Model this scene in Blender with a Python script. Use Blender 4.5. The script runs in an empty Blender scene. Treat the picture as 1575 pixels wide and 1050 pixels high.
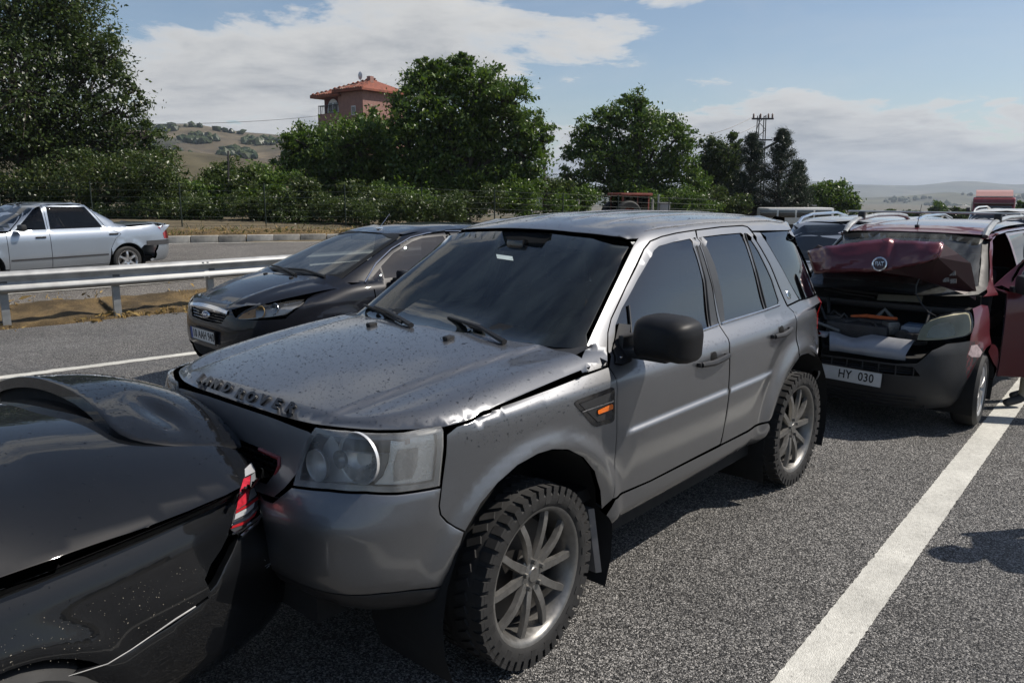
import bpy, bmesh, math, random
import numpy as np
from mathutils import Vector, Matrix
from mathutils.bvhtree import BVHTree
from mathutils.geometry import delaunay_2d_cdt
from mathutils.interpolate import poly_3d_calc

random.seed(7); RNG = np.random.default_rng(11)
SC = bpy.context.scene
COL = SC.collection
R = math.radians

# ------------------------------------------------------------------ camera
FPX, HORIZON, CAM_H = 1210.0, 292.0, 1.9
PITCH = math.atan((525 - HORIZON) / FPX)
cam_data = bpy.data.cameras.new('camera')
cam_data.sensor_width = 36.0
cam_data.lens = FPX / 1575 * 36.0
cam_data.clip_start = 0.05
cam_data.clip_end = 20000
cam = bpy.data.objects.new('camera', cam_data)
cam.location = (0, 0, CAM_H)
cam.rotation_euler = (math.pi / 2 - PITCH, 0, 0)
COL.objects.link(cam)
SC.camera = cam

# ------------------------------------------------------------------ sun and sky
SUN = Vector((0.852, 0.077, 1.0)).normalized()
SUN_EL = math.asin(SUN.z)
SUN_AZ = math.atan2(SUN.x, SUN.y)
sun_data = bpy.data.lights.new('sun', 'SUN')
sun_data.energy = 4.8
sun_data.angle = R(0.6)
sun_data.color = (1.0, 0.93, 0.84)
sun = bpy.data.objects.new('sun', sun_data)
sun.rotation_euler = SUN.to_track_quat('Z', 'Y').to_euler()
sun.location = (20, -4, 30)
COL.objects.link(sun)

world = bpy.data.worlds.new('World')
SC.world = world
world.use_nodes = True

CLOUD_OFF = ((-3.54, -0.45, 0), (2.71, 2.06, 0))
def build_world():
    nt = world.node_tree
    N, L = nt.nodes, nt.links
    N.clear()
    out = N.new('ShaderNodeOutputWorld')
    bg = N.new('ShaderNodeBackground')
    bg.inputs['Strength'].default_value = 0.092
    L.new(bg.outputs[0], out.inputs[0])
    sky = N.new('ShaderNodeTexSky')
    sky.sky_type = 'NISHITA'
    sky.sun_disc = False
    sky.sun_elevation = SUN_EL
    sky.sun_rotation = SUN_AZ
    sky.altitude = 400
    sky.air_density = 1.0
    sky.dust_density = 0.9
    tc = N.new('ShaderNodeTexCoord')
    sep = N.new('ShaderNodeSeparateXYZ'); L.new(tc.outputs['Generated'], sep.inputs[0])
    def M(op, a, b=None, c=None, clamp=False):
        n = N.new('ShaderNodeMath'); n.operation = op; n.use_clamp = clamp
        for i, v in enumerate((a, b, c)):
            if v is None: continue
            if isinstance(v, (int, float)): n.inputs[i].default_value = v
            else: L.new(v, n.inputs[i])
        return n.outputs[0]
    # project the view direction on a cloud layer: (x, y) / (z + k)
    zz = M('ADD', M('MAXIMUM', sep.outputs['Z'], 0.0), 0.13)
    u = M('DIVIDE', sep.outputs['X'], zz); v = M('DIVIDE', sep.outputs['Y'], zz)
    comb = N.new('ShaderNodeCombineXYZ'); L.new(u, comb.inputs[0]); L.new(v, comb.inputs[1])
    def noise(scale, detail, rough, off, dist=0.0):
        mp = N.new('ShaderNodeMapping'); mp.inputs['Location'].default_value = off
        L.new(comb.outputs[0], mp.inputs[0])
        n = N.new('ShaderNodeTexNoise'); n.inputs['Scale'].default_value = scale
        n.inputs['Detail'].default_value = detail; n.inputs['Roughness'].default_value = rough
        n.inputs['Distortion'].default_value = dist
        L.new(mp.outputs[0], n.inputs['Vector'])
        return n.outputs['Fac']
    def ramp(fac, stops):
        r = N.new('ShaderNodeValToRGB')
        el = r.color_ramp.elements
        while len(el) < len(stops): el.new(0.5)
        for e, (p, c) in zip(el, stops):
            e.position = p; e.color = (c, c, c, 1) if isinstance(c, (int, float)) else (*c, 1)
        L.new(fac, r.inputs[0]); return r.outputs[0]
    big = noise(0.55, 2.0, 0.5, CLOUD_OFF[0])
    fine = noise(1.5, 12.0, 0.66, CLOUD_OFF[1], 0.35)
    cov = M('ADD', M('MULTIPLY', big, 1.15), M('MULTIPLY', fine, 0.62))
    el = M('MAXIMUM', sep.outputs['Z'], 0.0)
    low = ramp(el, [(0.0, 0.20), (0.045, 0.15), (0.085, -0.02), (1.0, 0.0)])      # cumulus bank along the horizon
    # billows of the cumulus bank, in plain direction space so that they keep their height near the horizon
    mp2 = N.new('ShaderNodeMapping'); mp2.inputs['Scale'].default_value = (5.0, 5.0, 15.0); mp2.inputs['Location'].default_value = (3.1, 1.7, 0.4)
    L.new(tc.outputs['Generated'], mp2.inputs[0])
    cn = N.new('ShaderNodeTexNoise'); cn.inputs['Scale'].default_value = 1.6; cn.inputs['Detail'].default_value = 11; cn.inputs['Roughness'].default_value = 0.6; cn.inputs['Distortion'].default_value = 0.5
    L.new(mp2.outputs[0], cn.inputs['Vector'])
    bank = M('MULTIPLY', M('SUBTRACT', cn.outputs['Fac'], 0.42), ramp(el, [(0.0, 0.9), (0.07, 0.9), (0.12, 0.14), (0.4, 0.08)]))
    cov = M('ADD', M('ADD', cov, low), bank)
    open_ = M('MULTIPLY_ADD', sep.outputs['Y'], 0.22, 0.0)                             # the sky opens up across the road
    cov = M('ADD', cov, M('MINIMUM', open_, 0.0))
    side = M('MULTIPLY', ramp(sep.outputs['X'], [(0.5, 0.0), (0.85, 1.0)]), ramp(el, [(0.08, 0.0), (0.14, 1.0)]))
    cov = M('SUBTRACT', cov, M('MULTIPLY', side, 0.30))
    cov = M('SUBTRACT', cov, ramp(el, [(0.42, 0.0), (0.62, 0.22)]))
    mask = ramp(cov, [(0.905, 0.0), (0.945, 0.75), (0.985, 0.97), (1.0, 1.0)])
    soft = noise(0.9, 7.0, 0.62, (2.2, 5.1, 0), 0.6)                              # thin high veil
    veil = M('MULTIPLY', ramp(soft, [(0.48, 0.0), (0.80, 0.18)]), 1.0)
    mask = M('MAXIMUM', mask, veil)
    dens = M('MULTIPLY_ADD', cov, 4.2, -3.85, clamp=True)
    shade = M('ADD', M('MULTIPLY', noise(2.4, 9.0, 0.65, (0.4, 7.7, 0)), 0.5), M('MULTIPLY', cn.outputs['Fac'], 0.5))
    grey = M('MULTIPLY', dens, ramp(shade, [(0.38, 1.0), (0.62, 0.30)]))
    ccol = N.new('ShaderNodeMix'); ccol.data_type = 'RGBA'
    L.new(grey, ccol.inputs['Factor'])
    ccol.inputs[6].default_value = (7.0, 6.95, 6.8, 1)      # sunlit cloud, before the strength
    ccol.inputs[7].default_value = (2.5, 2.8, 3.25, 1)      # shaded cloud base
    mix = N.new('ShaderNodeMix'); mix.data_type = 'RGBA'
    L.new(mask, mix.inputs['Factor'])
    L.new(sky.outputs[0], mix.inputs[6])
    L.new(ccol.outputs[2], mix.inputs[7])
    L.new(mix.outputs[2], bg.inputs['Color'])
build_world()

SC.view_settings.view_transform = 'Standard'
SC.view_settings.look = 'None'
SC.view_settings.gamma = 1.0
SC.view_settings.exposure = 0.2
SC.view_settings.use_curve_mapping = False
SC.cycles.max_bounces = 8
SC.cycles.transparent_max_bounces = 24
SC.cycles.caustics_reflective = False
SC.cycles.caustics_refractive = False
SC.cycles.sample_clamp_indirect = 6.0
SC.cycles.use_denoising = True
SC.cycles.volume_step_rate = 10.0
# ------------------------------------------------------------------ helpers: objects and tags
def tag(o, label=None, cat=None, group=None, kind=None):
    if label: o['label'] = label
    if cat: o['category'] = cat
    if group: o['group'] = group
    if kind: o['kind'] = kind
    return o

def link(o, parent=None):
    COL.objects.link(o)
    if parent is not None: o.parent = parent
    return o

def empty(name, loc=(0, 0, 0), rz=0.0, parent=None):
    o = bpy.data.objects.new(name, None)
    o.empty_display_size = 0.2
    link(o, parent)
    o.location = loc
    o.rotation_euler = (0, 0, rz)
    return o

def mesh_obj(name, verts, faces, mat=None, parent=None, smooth=True, normals=None, mats=None, fmat=None):
    me = bpy.data.meshes.new(name)
    me.from_pydata([tuple(v) for v in verts], [], [tuple(f) for f in faces])
    for m in (mats or ([mat] if mat else [])): me.materials.append(m)
    if fmat is not None: me.polygons.foreach_set('material_index', fmat)
    if smooth: me.polygons.foreach_set('use_smooth', [True] * len(me.polygons))
    me.update()
    if normals is not None:
        me.normals_split_custom_set_from_vertices([tuple(n) for n in normals])
    o = bpy.data.objects.new(name, me)
    return link(o, parent)

def copy_tree(o, parent=None):
    c = o.copy(); COL.objects.link(c); c.parent = parent
    for ch in o.children: copy_tree(ch, c)
    return c

class MB:
    """collects simple solids into one mesh"""
    def __init__(s): s.v = []; s.f = []; s.sm = []
    def add(s, v, f, smooth=False):
        b = len(s.v); s.v += [tuple(p) for p in v]
        s.f += [tuple(i + b for i in q) for q in f]; s.sm += [smooth] * len(f)
        return s
    def box(s, c, size, rot=None, bevel=0.0):
        sx, sy, sz = (d / 2 for d in size)
        if bevel <= 0:
            p = [(x * sx, y * sy, z * sz) for x in (-1, 1) for y in (-1, 1) for z in (-1, 1)]
            f = [(0, 1, 3, 2), (4, 6, 7, 5), (0, 4, 5, 1), (2, 3, 7, 6), (0, 2, 6, 4), (1, 5, 7, 3)]
        else:
            b = min(bevel, sx * .95, sy * .95, sz * .95)
            bm = bmesh.new(); bmesh.ops.create_cube(bm, size=1.0)
            for w in bm.verts: w.co = Vector((w.co.x * 2 * sx, w.co.y * 2 * sy, w.co.z * 2 * sz))
            bmesh.ops.bevel(bm, geom=list(bm.edges), offset=b, segments=2, profile=0.6, affect='EDGES')
            bm.verts.index_update()
            p = [tuple(w.co) for w in bm.verts]; f = [tuple(w.index for w in q.verts) for q in bm.faces]; bm.free()
        if rot is not None:
            m = rot if isinstance(rot, Matrix) else Matrix.Rotation(rot, 3, 'Z')
            p = [m @ Vector(q) for q in p]
        return s.add([(q[0] + c[0], q[1] + c[1], q[2] + c[2]) for q in p], f, bevel > 0)
    def tube(s, pts, r, n=8, caps=True, closed=False):
        pts = [Vector(p) for p in pts]; k = len(pts)
        rr = r if isinstance(r, (list, tuple)) else [r] * k
        v = []; up = None
        for i, p in enumerate(pts):
            if closed: t = pts[(i + 1) % k] - pts[i - 1]
            else: t = pts[min(i + 1, k - 1)] - pts[max(i - 1, 0)]
            if t.length < 1e-9: t = Vector((0, 0, 1))
            t.normalize()
            if up is None:
                a = Vector((0, 0, 1)) if abs(t.z) < .9 else Vector((1, 0, 0))
                up = (a - t * a.dot(t)).normalized()
            else:
                up = up - t * up.dot(t)
                up = up.normalized() if up.length > 1e-6 else t.orthogonal().normalized()
            w = t.cross(up)
            for j in range(n):
                an = 2 * math.pi * j / n
                v.append(p + (up * math.cos(an) + w * math.sin(an)) * rr[i])
        f = []
        for i in range(k if closed else k - 1):
            i2 = (i + 1) % k
            for j in range(n):
                f.append((i * n + j, i * n + (j + 1) % n, i2 * n + (j + 1) % n, i2 * n + j))
        if caps and not closed:
            f.append(tuple(range(n - 1, -1, -1))); f.append(tuple((k - 1) * n + j for j in range(n)))
        return s.add(v, f, True)
    def lathe(s, prof, center=(0, 0, 0), axis='Y', n=32):
        """prof: list of (r, a) with a along the axis; closed around"""
        v = []; f = []; k = len(prof)
        for j in range(n):
            an = 2 * math.pi * j / n; c, sn = math.cos(an), math.sin(an)
            for r, a in prof:
                p = (r * c, a, r * sn) if axis == 'Y' else ((a, r * c, r * sn) if axis == 'X' else (r * c, r * sn, a))
                v.append((p[0] + center[0], p[1] + center[1], p[2] + center[2]))
        for j in range(n):
            j2 = (j + 1) % n
            for i in range(k - 1):
                f.append((j * k + i, j * k + i + 1, j2 * k + i + 1, j2 * k + i))
        return s.add(v, f, True)
    def prism(s, poly, z0, z1, axes='xyz', smooth=False):
        """poly in the first two axes, extruded along the third"""
        n = len(poly); v = []
        for z in (z0, z1):
            for a, b in poly:
                d = dict(zip(axes, (a, b, z))); v.append((d['x'], d['y'], d['z']))
        f = [tuple(range(n)), tuple(range(2 * n - 1, n - 1, -1))] + [(i, i + n, (i + 1) % n + n, (i + 1) % n) for i in range(n)]
        return s.add(v, f, smooth)
    def build(s, name, mat, parent=None, recalc=True):
        me = bpy.data.meshes.new(name)
        me.from_pydata(s.v, [], s.f)
        me.polygons.foreach_set('use_smooth', s.sm)
        if recalc:
            bm = bmesh.new(); bm.from_mesh(me)
            bmesh.ops.recalc_face_normals(bm, faces=bm.faces); bm.to_mesh(me); bm.free()
        if any(s.sm) :
            try: me.set_sharp_from_angle(angle=R(38))
            except Exception: pass
        if mat: me.materials.append(mat)
        o = bpy.data.objects.new(name, me)
        return link(o, parent)

# ------------------------------------------------------------------ helpers: materials
MATS = {}
def mat_new(name):
    m = bpy.data.materials.new(name); m.use_nodes = True
    nt = m.node_tree; b = nt.nodes['Principled BSDF']
    return m, nt, b

def noise_node(nt, scale, detail=4, rough=.55, coord='Object', dist=0.0, vec_scale=None):
    tc = nt.nodes.new('ShaderNodeTexCoord')
    n = nt.nodes.new('ShaderNodeTexNoise')
    n.inputs['Scale'].default_value = scale; n.inputs['Detail'].default_value = detail
    n.inputs['Roughness'].default_value = rough; n.inputs['Distortion'].default_value = dist
    if vec_scale:
        mp = nt.nodes.new('ShaderNodeMapping'); mp.inputs['Scale'].default_value = vec_scale
        nt.links.new(tc.outputs[coord], mp.inputs[0]); nt.links.new(mp.outputs[0], n.inputs['Vector'])
    else: nt.links.new(tc.outputs[coord], n.inputs['Vector'])
    return n.outputs['Fac']

def ramp_node(nt, fac, stops):
    r = nt.nodes.new('ShaderNodeValToRGB'); el = r.color_ramp.elements
    while len(el) < len(stops): el.new(.5)
    for e, (p, c) in zip(el, stops):
        e.position = p; e.color = (c, c, c, 1) if isinstance(c, (int, float)) else (*c[:3], 1)
    nt.links.new(fac, r.inputs[0]); return r.outputs[0]

def bump_node(nt, b, height, strength=.3, dist=.01):
    n = nt.nodes.new('ShaderNodeBump'); n.inputs['Strength'].default_value = strength
    n.inputs['Distance'].default_value = dist
    nt.links.new(height, n.inputs['Height']); nt.links.new(n.outputs[0], b.inputs['Normal']); return n

def simple(name, col, rough=.5, metal=0.0, var=.12, scale=14, bump=0.0, coat=0.0, spec=.5, bscale=None):
    """plain surface with a little colour and roughness variation"""
    if name in MATS: return MATS[name]
    m, nt, b = mat_new(name)
    f = noise_node(nt, scale, 5)
    lo = tuple(c * (1 - var) for c in col); hi = tuple(min(1, c * (1 + var)) for c in col)
    nt.links.new(ramp_node(nt, f, [(.3, lo), (.7, hi)]), b.inputs['Base Color'])
    nt.links.new(ramp_node(nt, f, [(.3, max(0, rough - .06)), (.7, min(1, rough + .06))]), b.inputs['Roughness'])
    b.inputs['Metallic'].default_value = metal
    b.inputs['Coat Weight'].default_value = coat
    b.inputs['Specular IOR Level'].default_value = spec
    if bump: bump_node(nt, b, noise_node(nt, bscale or scale * 4, 4), bump, .004)
    MATS[name] = m; return m

def paint(name, col, metal=.55, rough=.32, coat=1.0, coat_rough=.03, dust=.25, dust_col=(.22, .2, .17), flake=0.12):
    """car paint: flakes under a clear coat, thin uneven film of road dust"""
    if name in MATS: return MATS[name]
    m, nt, b = mat_new(name)
    fl = noise_node(nt, 900, 2, .5)
    base = ramp_node(nt, fl, [(.35, tuple(c * (1 - flake) for c in col)), (.65, tuple(c * (1 + flake) for c in col))])
    d = noise_node(nt, 3.2, 8, .65)
    dm = ramp_node(nt, d, [(.35, 0.0), (.75, dust)])
    mx = nt.nodes.new('ShaderNodeMix'); mx.data_type = 'RGBA'
    nt.links.new(dm, mx.inputs['Factor']); nt.links.new(base, mx.inputs[6]); mx.inputs[7].default_value = (*dust_col, 1)
    nt.links.new(mx.outputs[2], b.inputs['Base Color'])
    b.inputs['Metallic'].default_value = metal; b.inputs['Roughness'].default_value = rough
    b.inputs['Coat Weight'].default_value = coat
    nt.links.new(ramp_node(nt, d, [(.3, coat_rough), (.8, coat_rough + .10 * dust * 2)]), b.inputs['Coat Roughness'])
    MATS[name] = m; return m

def glass(name, tint=(.1, .11, .11), refl=1.0, ior=1.5, rough=0.0, film=0.0, film_col=(.35, .37, .36)):
    """sheet glass: tinted see-through sheet with a Fresnel reflection and, if asked, a thin streaky pale film"""
    if name in MATS: return MATS[name]
    m = bpy.data.materials.new(name); m.use_nodes = True
    nt = m.node_tree; N = nt.nodes; L = nt.links; N.clear()
    out = N.new('ShaderNodeOutputMaterial'); tr = N.new('ShaderNodeBsdfTransparent'); tr.inputs[0].default_value = (*tint, 1)
    gl = N.new('ShaderNodeBsdfGlossy'); gl.inputs['Roughness'].default_value = rough
    gl.inputs['Color'].default_value = (refl, refl, refl, 1)
    fr = N.new('ShaderNodeFresnel'); fr.inputs['IOR'].default_value = ior
    mx = N.new('ShaderNodeMixShader'); L.new(fr.outputs[0], mx.inputs[0])
    under = tr.outputs[0]
    if film > 0:
        df = N.new('ShaderNodeBsdfDiffuse'); df.inputs[0].default_value = (*film_col, 1)
        f = noise_node(nt, 2.2, 7, .6, vec_scale=(1.2, 4.0, .7), dist=.4)
        k = ramp_node(nt, f, [(.38, film * .12), (.72, film)])
        m2 = N.new('ShaderNodeMixShader'); L.new(k, m2.inputs[0]); L.new(tr.outputs[0], m2.inputs[1]); L.new(df.outputs[0], m2.inputs[2])
        under = m2.outputs[0]
    L.new(under, mx.inputs[1]); L.new(gl.outputs[0], mx.inputs[2]); L.new(mx.outputs[0], out.inputs[0])
    MATS[name] = m; return m

def lens_mat(name, tint=(.9, .9, .88), rough=.05):
    if name in MATS: return MATS[name]
    m = bpy.data.materials.new(name); m.use_nodes = True
    nt = m.node_tree; N = nt.nodes; L = nt.links; N.clear()
    out = N.new('ShaderNodeOutputMaterial'); tr = N.new('ShaderNodeBsdfTransparent'); tr.inputs[0].default_value = (*tint, 1)
    gl = N.new('ShaderNodeBsdfGlossy'); gl.inputs['Roughness'].default_value = rough
    fr = N.new('ShaderNodeFresnel'); fr.inputs['IOR'].default_value = 1.45
    mx = N.new('ShaderNodeMixShader'); L.new(fr.outputs[0], mx.inputs[0]); L.new(tr.outputs[0], mx.inputs[1]); L.new(gl.outputs[0], mx.inputs[2])
    L.new(mx.outputs[0], out.inputs[0]); MATS[name] = m; return m

BLACK_PLASTIC = simple('black plastic', (.013, .013, .014), .5, var=.25, bump=.05)
GLOSS_BLACK = simple('gloss black', (.012, .012, .013), .12, coat=.6)
RUBBER = simple('rubber', (.014, .014, .014), .7, var=.3, bump=.08)
CABIN = simple('cabin trim', (.022, .022, .024), .8, var=.3)
SEAT = simple('seat cloth', (.03, .03, .033), .9, var=.3)
CHROME = simple('chrome', (.75, .75, .76), .12, metal=1.0, var=.04)
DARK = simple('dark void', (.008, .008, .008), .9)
REFLECTOR = simple('lamp reflector', (.72, .72, .72), .22, metal=1.0, var=.05)
LAMP_GREY = simple('lamp bezel', (.26, .265, .27), .38, metal=.2)
CLEAR_LENS = lens_mat('clear lens')
def water_mat():
    m = bpy.data.materials.new('rain drop'); m.use_nodes = True; nt = m.node_tree; N = nt.nodes; L = nt.links; N.clear()
    out = N.new('ShaderNodeOutputMaterial'); tr = N.new('ShaderNodeBsdfTransparent'); tr.inputs[0].default_value = (.74, .75, .77, 1)
    gl = N.new('ShaderNodeBsdfGlossy'); gl.inputs['Roughness'].default_value = .02
    fr = N.new('ShaderNodeFresnel'); fr.inputs['IOR'].default_value = 1.45; mx = N.new('ShaderNodeMixShader')
    L.new(fr.outputs[0], mx.inputs[0]); L.new(tr.outputs[0], mx.inputs[1]); L.new(gl.outputs[0], mx.inputs[2]); L.new(mx.outputs[0], out.inputs[0])
    return m
WATER = water_mat()

# ------------------------------------------------------------------ helpers: curves, survey rays, shells, panels
def pchip(xs, ys):
    xs = np.asarray(xs, float); ys = np.asarray(ys, float)
    o = np.argsort(xs); xs, ys = xs[o], ys[o]
    h = np.diff(xs); d = np.diff(ys) / h; m = np.zeros_like(xs)
    for i in range(1, len(xs) - 1):
        if d[i - 1] * d[i] > 0:
            w1, w2 = 2 * h[i] + h[i - 1], h[i] + 2 * h[i - 1]
            m[i] = (w1 + w2) / (w1 / d[i - 1] + w2 / d[i])
    m[0], m[-1] = d[0], d[-1]
    def f(x):
        x = np.clip(np.asarray(x, float), xs[0], xs[-1])
        i = np.clip(np.searchsorted(xs, x) - 1, 0, len(h) - 1)
        t = (x - xs[i]) / h[i]
        return ((1 + 2 * t) * (1 - t) ** 2 * ys[i] + t * (1 - t) ** 2 * h[i] * m[i] + t * t * (3 - 2 * t) * ys[i + 1] + t * t * (t - 1) * h[i] * m[i + 1])
    return f

def sstep(a, b, x):
    t = np.clip((np.asarray(x, float) - a) / (b - a), 0, 1); return t * t * (3 - 2 * t)

def survey_ray(px, py):
    """direction of the sight line through a point of the 1575 x 1050 survey photograph"""
    x = (px - 787.5) / FPX; v = -(py - 525) / FPX
    c, s = math.cos(PITCH), math.sin(PITCH)
    return Vector((x, c + v * s, -s + v * c))

def on_plane(px, py, z=0.0):
    d = survey_ray(px, py); t = (z - CAM_H) / d.z
    return Vector((0, 0, CAM_H)) + d * t

def at_depth(px, py, depth):
    d = survey_ray(px, py); return Vector((0, 0, CAM_H)) + d * (depth / d.y)

class Shell:
    """the smooth surface of a vehicle in vehicle coordinates: x forward, y left, z up"""
    def __init__(s, loc, yaw):
        s.loc = Vector(loc); s.yaw = yaw
        s.f = Vector((-math.sin(yaw), -math.cos(yaw), 0)); s.l = Vector((math.cos(yaw), -math.sin(yaw), 0))
        s.V = []; s.F = []; s.Nn = []; s.bvh = None
        s.rz = math.atan2(s.f.y, s.f.x)
    def to_local(s, w):
        d = Vector(w) - s.loc; return Vector((d.dot(s.f), d.dot(s.l), d.z))
    def dir_local(s, d): return Vector((d.dot(s.f), d.dot(s.l), d.z))
    def grid(s, P, wrap=False):
        """P: array rows x cols x 3"""
        P = np.asarray(P, float); r, c, _ = P.shape
        du = np.gradient(P, axis=1); dv = np.gradient(P, axis=0)
        if wrap:
            du[:, 0] = P[:, 1] - P[:, -2]; du[:, -1] = du[:, 0]
        n = np.cross(du, dv); ln = np.linalg.norm(n, axis=2, keepdims=True); ln[ln < 1e-12] = 1; n = n / ln
        b = len(s.V)
        bad = np.isnan(P).any(2); P = np.nan_to_num(P, nan=-50.0); n = np.nan_to_num(n, nan=0.0)
        s.V += [Vector(p) for p in P.reshape(-1, 3)]
        s.Nn += [Vector(p) for p in n.reshape(-1, 3)]
        for i in range(r - 1):
            for j in range(c - 1):
                if bad[i, j] or bad[i, j + 1] or bad[i + 1, j] or bad[i + 1, j + 1]: continue
                a0 = b + i * c + j
                s.F.append((a0, a0 + 1, a0 + c + 1)); s.F.append((a0, a0 + c + 1, a0 + c))
    def wrap(s, zs, xf, xr, w, xm, nF=4, mF=6.5, nR=4, mR=6.5, disp=None, N=150, zmap=None):
        """closed outlines at each height, superelliptic ends"""
        rows = []
        for z in zs:
            f_, r_, w_ = float(xf(z)), float(xr(z)), float(w(z))
            ph = np.linspace(0, 1, 1500) ** 2 * (math.pi / 2)
            def quarter(xe, n, m):
                t = np.sin(ph) ** (2 / n); y = np.cos(ph) ** (2 / m)
                y[-1] = 0.0
                return xm + (xe - xm) * t, w_ * y
            def resample(x, y, k):
                L_ = np.concatenate([[0], np.cumsum(np.hypot(np.diff(x), np.diff(y)))]); q = np.linspace(0, L_[-1], k)
                return np.interp(q, L_, x), np.interp(q, L_, y)
            fx, fy = resample(*quarter(f_, nF, mF), N // 2)
            bx, by = resample(*quarter(r_, nR, mR), N // 2)
            hx = np.concatenate([bx[::-1], fx[1:]]); hy = np.concatenate([by[::-1], fy[1:]])   # rear centre -> left side -> front centre
            X = np.concatenate([hx, hx[::-1][1:]]); Y = np.concatenate([hy, -hy[::-1][1:]])
            Z = np.full_like(X, z)
            if disp is not None:
                dd = disp(X, np.abs(Y), Z); Y = Y + np.sign(Y) * dd
            if zmap is not None: Z = zmap(X, Z)
            rows.append(np.stack([X, Y, Z], 1))
        P = np.array(rows)
        s.grid(P[::-1], wrap=False)
    def field(s, x0, x1, y0, y1, fn, nx=60, ny=60):
        """height field z = fn(x, y)"""
        X, Y = np.meshgrid(np.linspace(x0, x1, nx), np.linspace(y0, y1, ny))
        Z = fn(X, Y); s.grid(np.stack([X, Y, Z], 2))
    def finish(s):
        s.bvh = BVHTree.FromPolygons(s.V, s.F)
    def cast(s, o, d):
        h = s.bvh.ray_cast(o, d, 60)
        if h[0] is None and d.z < -.99:
            g = s.bvh.find_nearest(Vector((o.x, o.y, 1.0))); return Vector((o.x, o.y, g[0].z)), Vector((0, 0, 1))
        if h[0] is None:
            best = None
            for t in np.linspace(1.0, 14.0, 66):
                q = o + d.normalized() * float(t); g = s.bvh.find_nearest(q)
                if best is None or g[3] < best[0]: best = (g[3], g)
            h = best[1]
        p, n, i, _ = h
        a, b, c = s.F[i]
        w = poly_3d_calc([s.V[a], s.V[b], s.V[c]], p)
        nn = s.Nn[a] * w[0] + s.Nn[b] * w[1] + s.Nn[c] * w[2]
        if nn.length < 1e-6: nn = n.copy()
        nn.normalize()
        if nn.dot(d) > 0: nn = -nn
        return p, nn
    # projections: plane coordinates -> ray in vehicle space, and back
    def ray(s, kind, u, v):
        if kind == 'S': return Vector((u, 6, v)), Vector((0, -1, 0))
        if kind == 'T': return Vector((u, v, 6)), Vector((0, 0, -1))
        if kind == 'F': return Vector((9, u, v)), Vector((-1, 0, 0))
        if kind == 'B': return Vector((-9, -u, v)), Vector((1, 0, 0))
        if kind == 'P':
            return s.to_local((0, 0, CAM_H)), s.dir_local(survey_ray(u * 1000, -v * 1000)).normalized()
        if kind[0] == 'C':
            x0 = float(kind[1:]); d = Vector((math.cos(u), math.sin(u), 0))
            return Vector((x0, 0, v)) + d * 7, -d
    def inv(s, kind, p):
        if kind == 'S': return (p.x, p.z)
        if kind == 'T': return (p.x, p.y)
        if kind == 'F': return (p.y, p.z)
        if kind == 'B': return (-p.y, p.z)
        if kind[0] == 'C':
            x0 = float(kind[1:]); return (math.atan2(p.y, p.x - x0), p.z)
    def px(s, pts, kind):
        """survey points -> vehicle surface -> plane coordinates of the projection"""
        if kind == 'P': return [(x / 1000, -y / 1000) for x, y in pts]
        out = []
        for x, y in pts:
            o, d = s.ray('P', x / 1000, -y / 1000); out.append(s.inv(kind, s.cast(o, d)[0]))
        return out
    def at_px(s, x, y):
        o, d = s.ray('P', x / 1000, -y / 1000); return s.cast(o, d)

def chaikin(poly, it=2, closed=True, keep=()):
    for _ in range(it):
        out = []; n = len(poly)
        for i in range(n if closed else n - 1):
            a, b = poly[i], poly[(i + 1) % n]
            out += [(a[0] * .75 + b[0] * .25, a[1] * .75 + b[1] * .25), (a[0] * .25 + b[0] * .75, a[1] * .25 + b[1] * .75)]
        if not closed: out = [poly[0]] + out + [poly[-1]]
        poly = out
    return poly

def rounded(poly, r):
    """round the corners of a polygon by r"""
    n = len(poly); out = []
    for i in range(n):
        p = Vector(poly[i]); a = Vector(poly[i - 1]); b = Vector(poly[(i + 1) % n])
        da, db = (a - p), (b - p); la, lb = da.length, db.length
        if la < 1e-9 or lb < 1e-9: continue
        k = min(r, la * .45, lb * .45)
        p0, p1 = p + da * (k / la), p + db * (k / lb)
        for t in (0, .25, .5, .75, 1): out.append(tuple(p0.lerp(p, t).lerp(p.lerp(p1, t), t)))
    return out

def area2(p): return sum(p[i - 1][0] * p[i][1] - p[i][0] * p[i - 1][1] for i in range(len(p)))

def densify(poly, res):
    out = []; n = len(poly)
    for i in range(n):
        a, b = poly[i], poly[(i + 1) % n]; L_ = math.hypot(b[0] - a[0], b[1] - a[1])
        if L_ < 1e-7: continue
        k = max(1, int(math.ceil(L_ / res)))
        out += [(a[0] + (b[0] - a[0]) * t / k, a[1] + (b[1] - a[1]) * t / k) for t in range(k)]
    return out

def offset_in(poly, d):
    n = len(poly); out = []
    for i in range(n):
        a, p, b = poly[i - 1], poly[i], poly[(i + 1) % n]
        e1 = Vector((p[0] - a[0], p[1] - a[1])); e2 = Vector((b[0] - p[0], b[1] - p[1]))
        if e1.length < 1e-9 or e2.length < 1e-9: out.append(p); continue
        e1.normalize(); e2.normalize()
        nn = Vector((-e1.y - e2.y, e1.x + e2.x))
        if nn.length < 1e-6: out.append(p); continue
        nn.normalize(); c = max(.5, nn.dot(Vector((-e1.y, e1.x))))
        out.append((p[0] + nn.x * d / c, p[1] + nn.y * d / c))
    return out

def inside(P, poly):
    P = np.asarray(P); poly = np.asarray(poly); x, y = P[:, 0], P[:, 1]
    r = np.zeros(len(P), bool); n = len(poly)
    for i in range(n):
        x1, y1 = poly[i - 1]; x2, y2 = poly[i]
        if y1 == y2: continue
        c = ((y1 > y) != (y2 > y)) & (x < (x2 - x1) * (y - y1) / (y2 - y1) + x1); r ^= c
    return r

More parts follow.
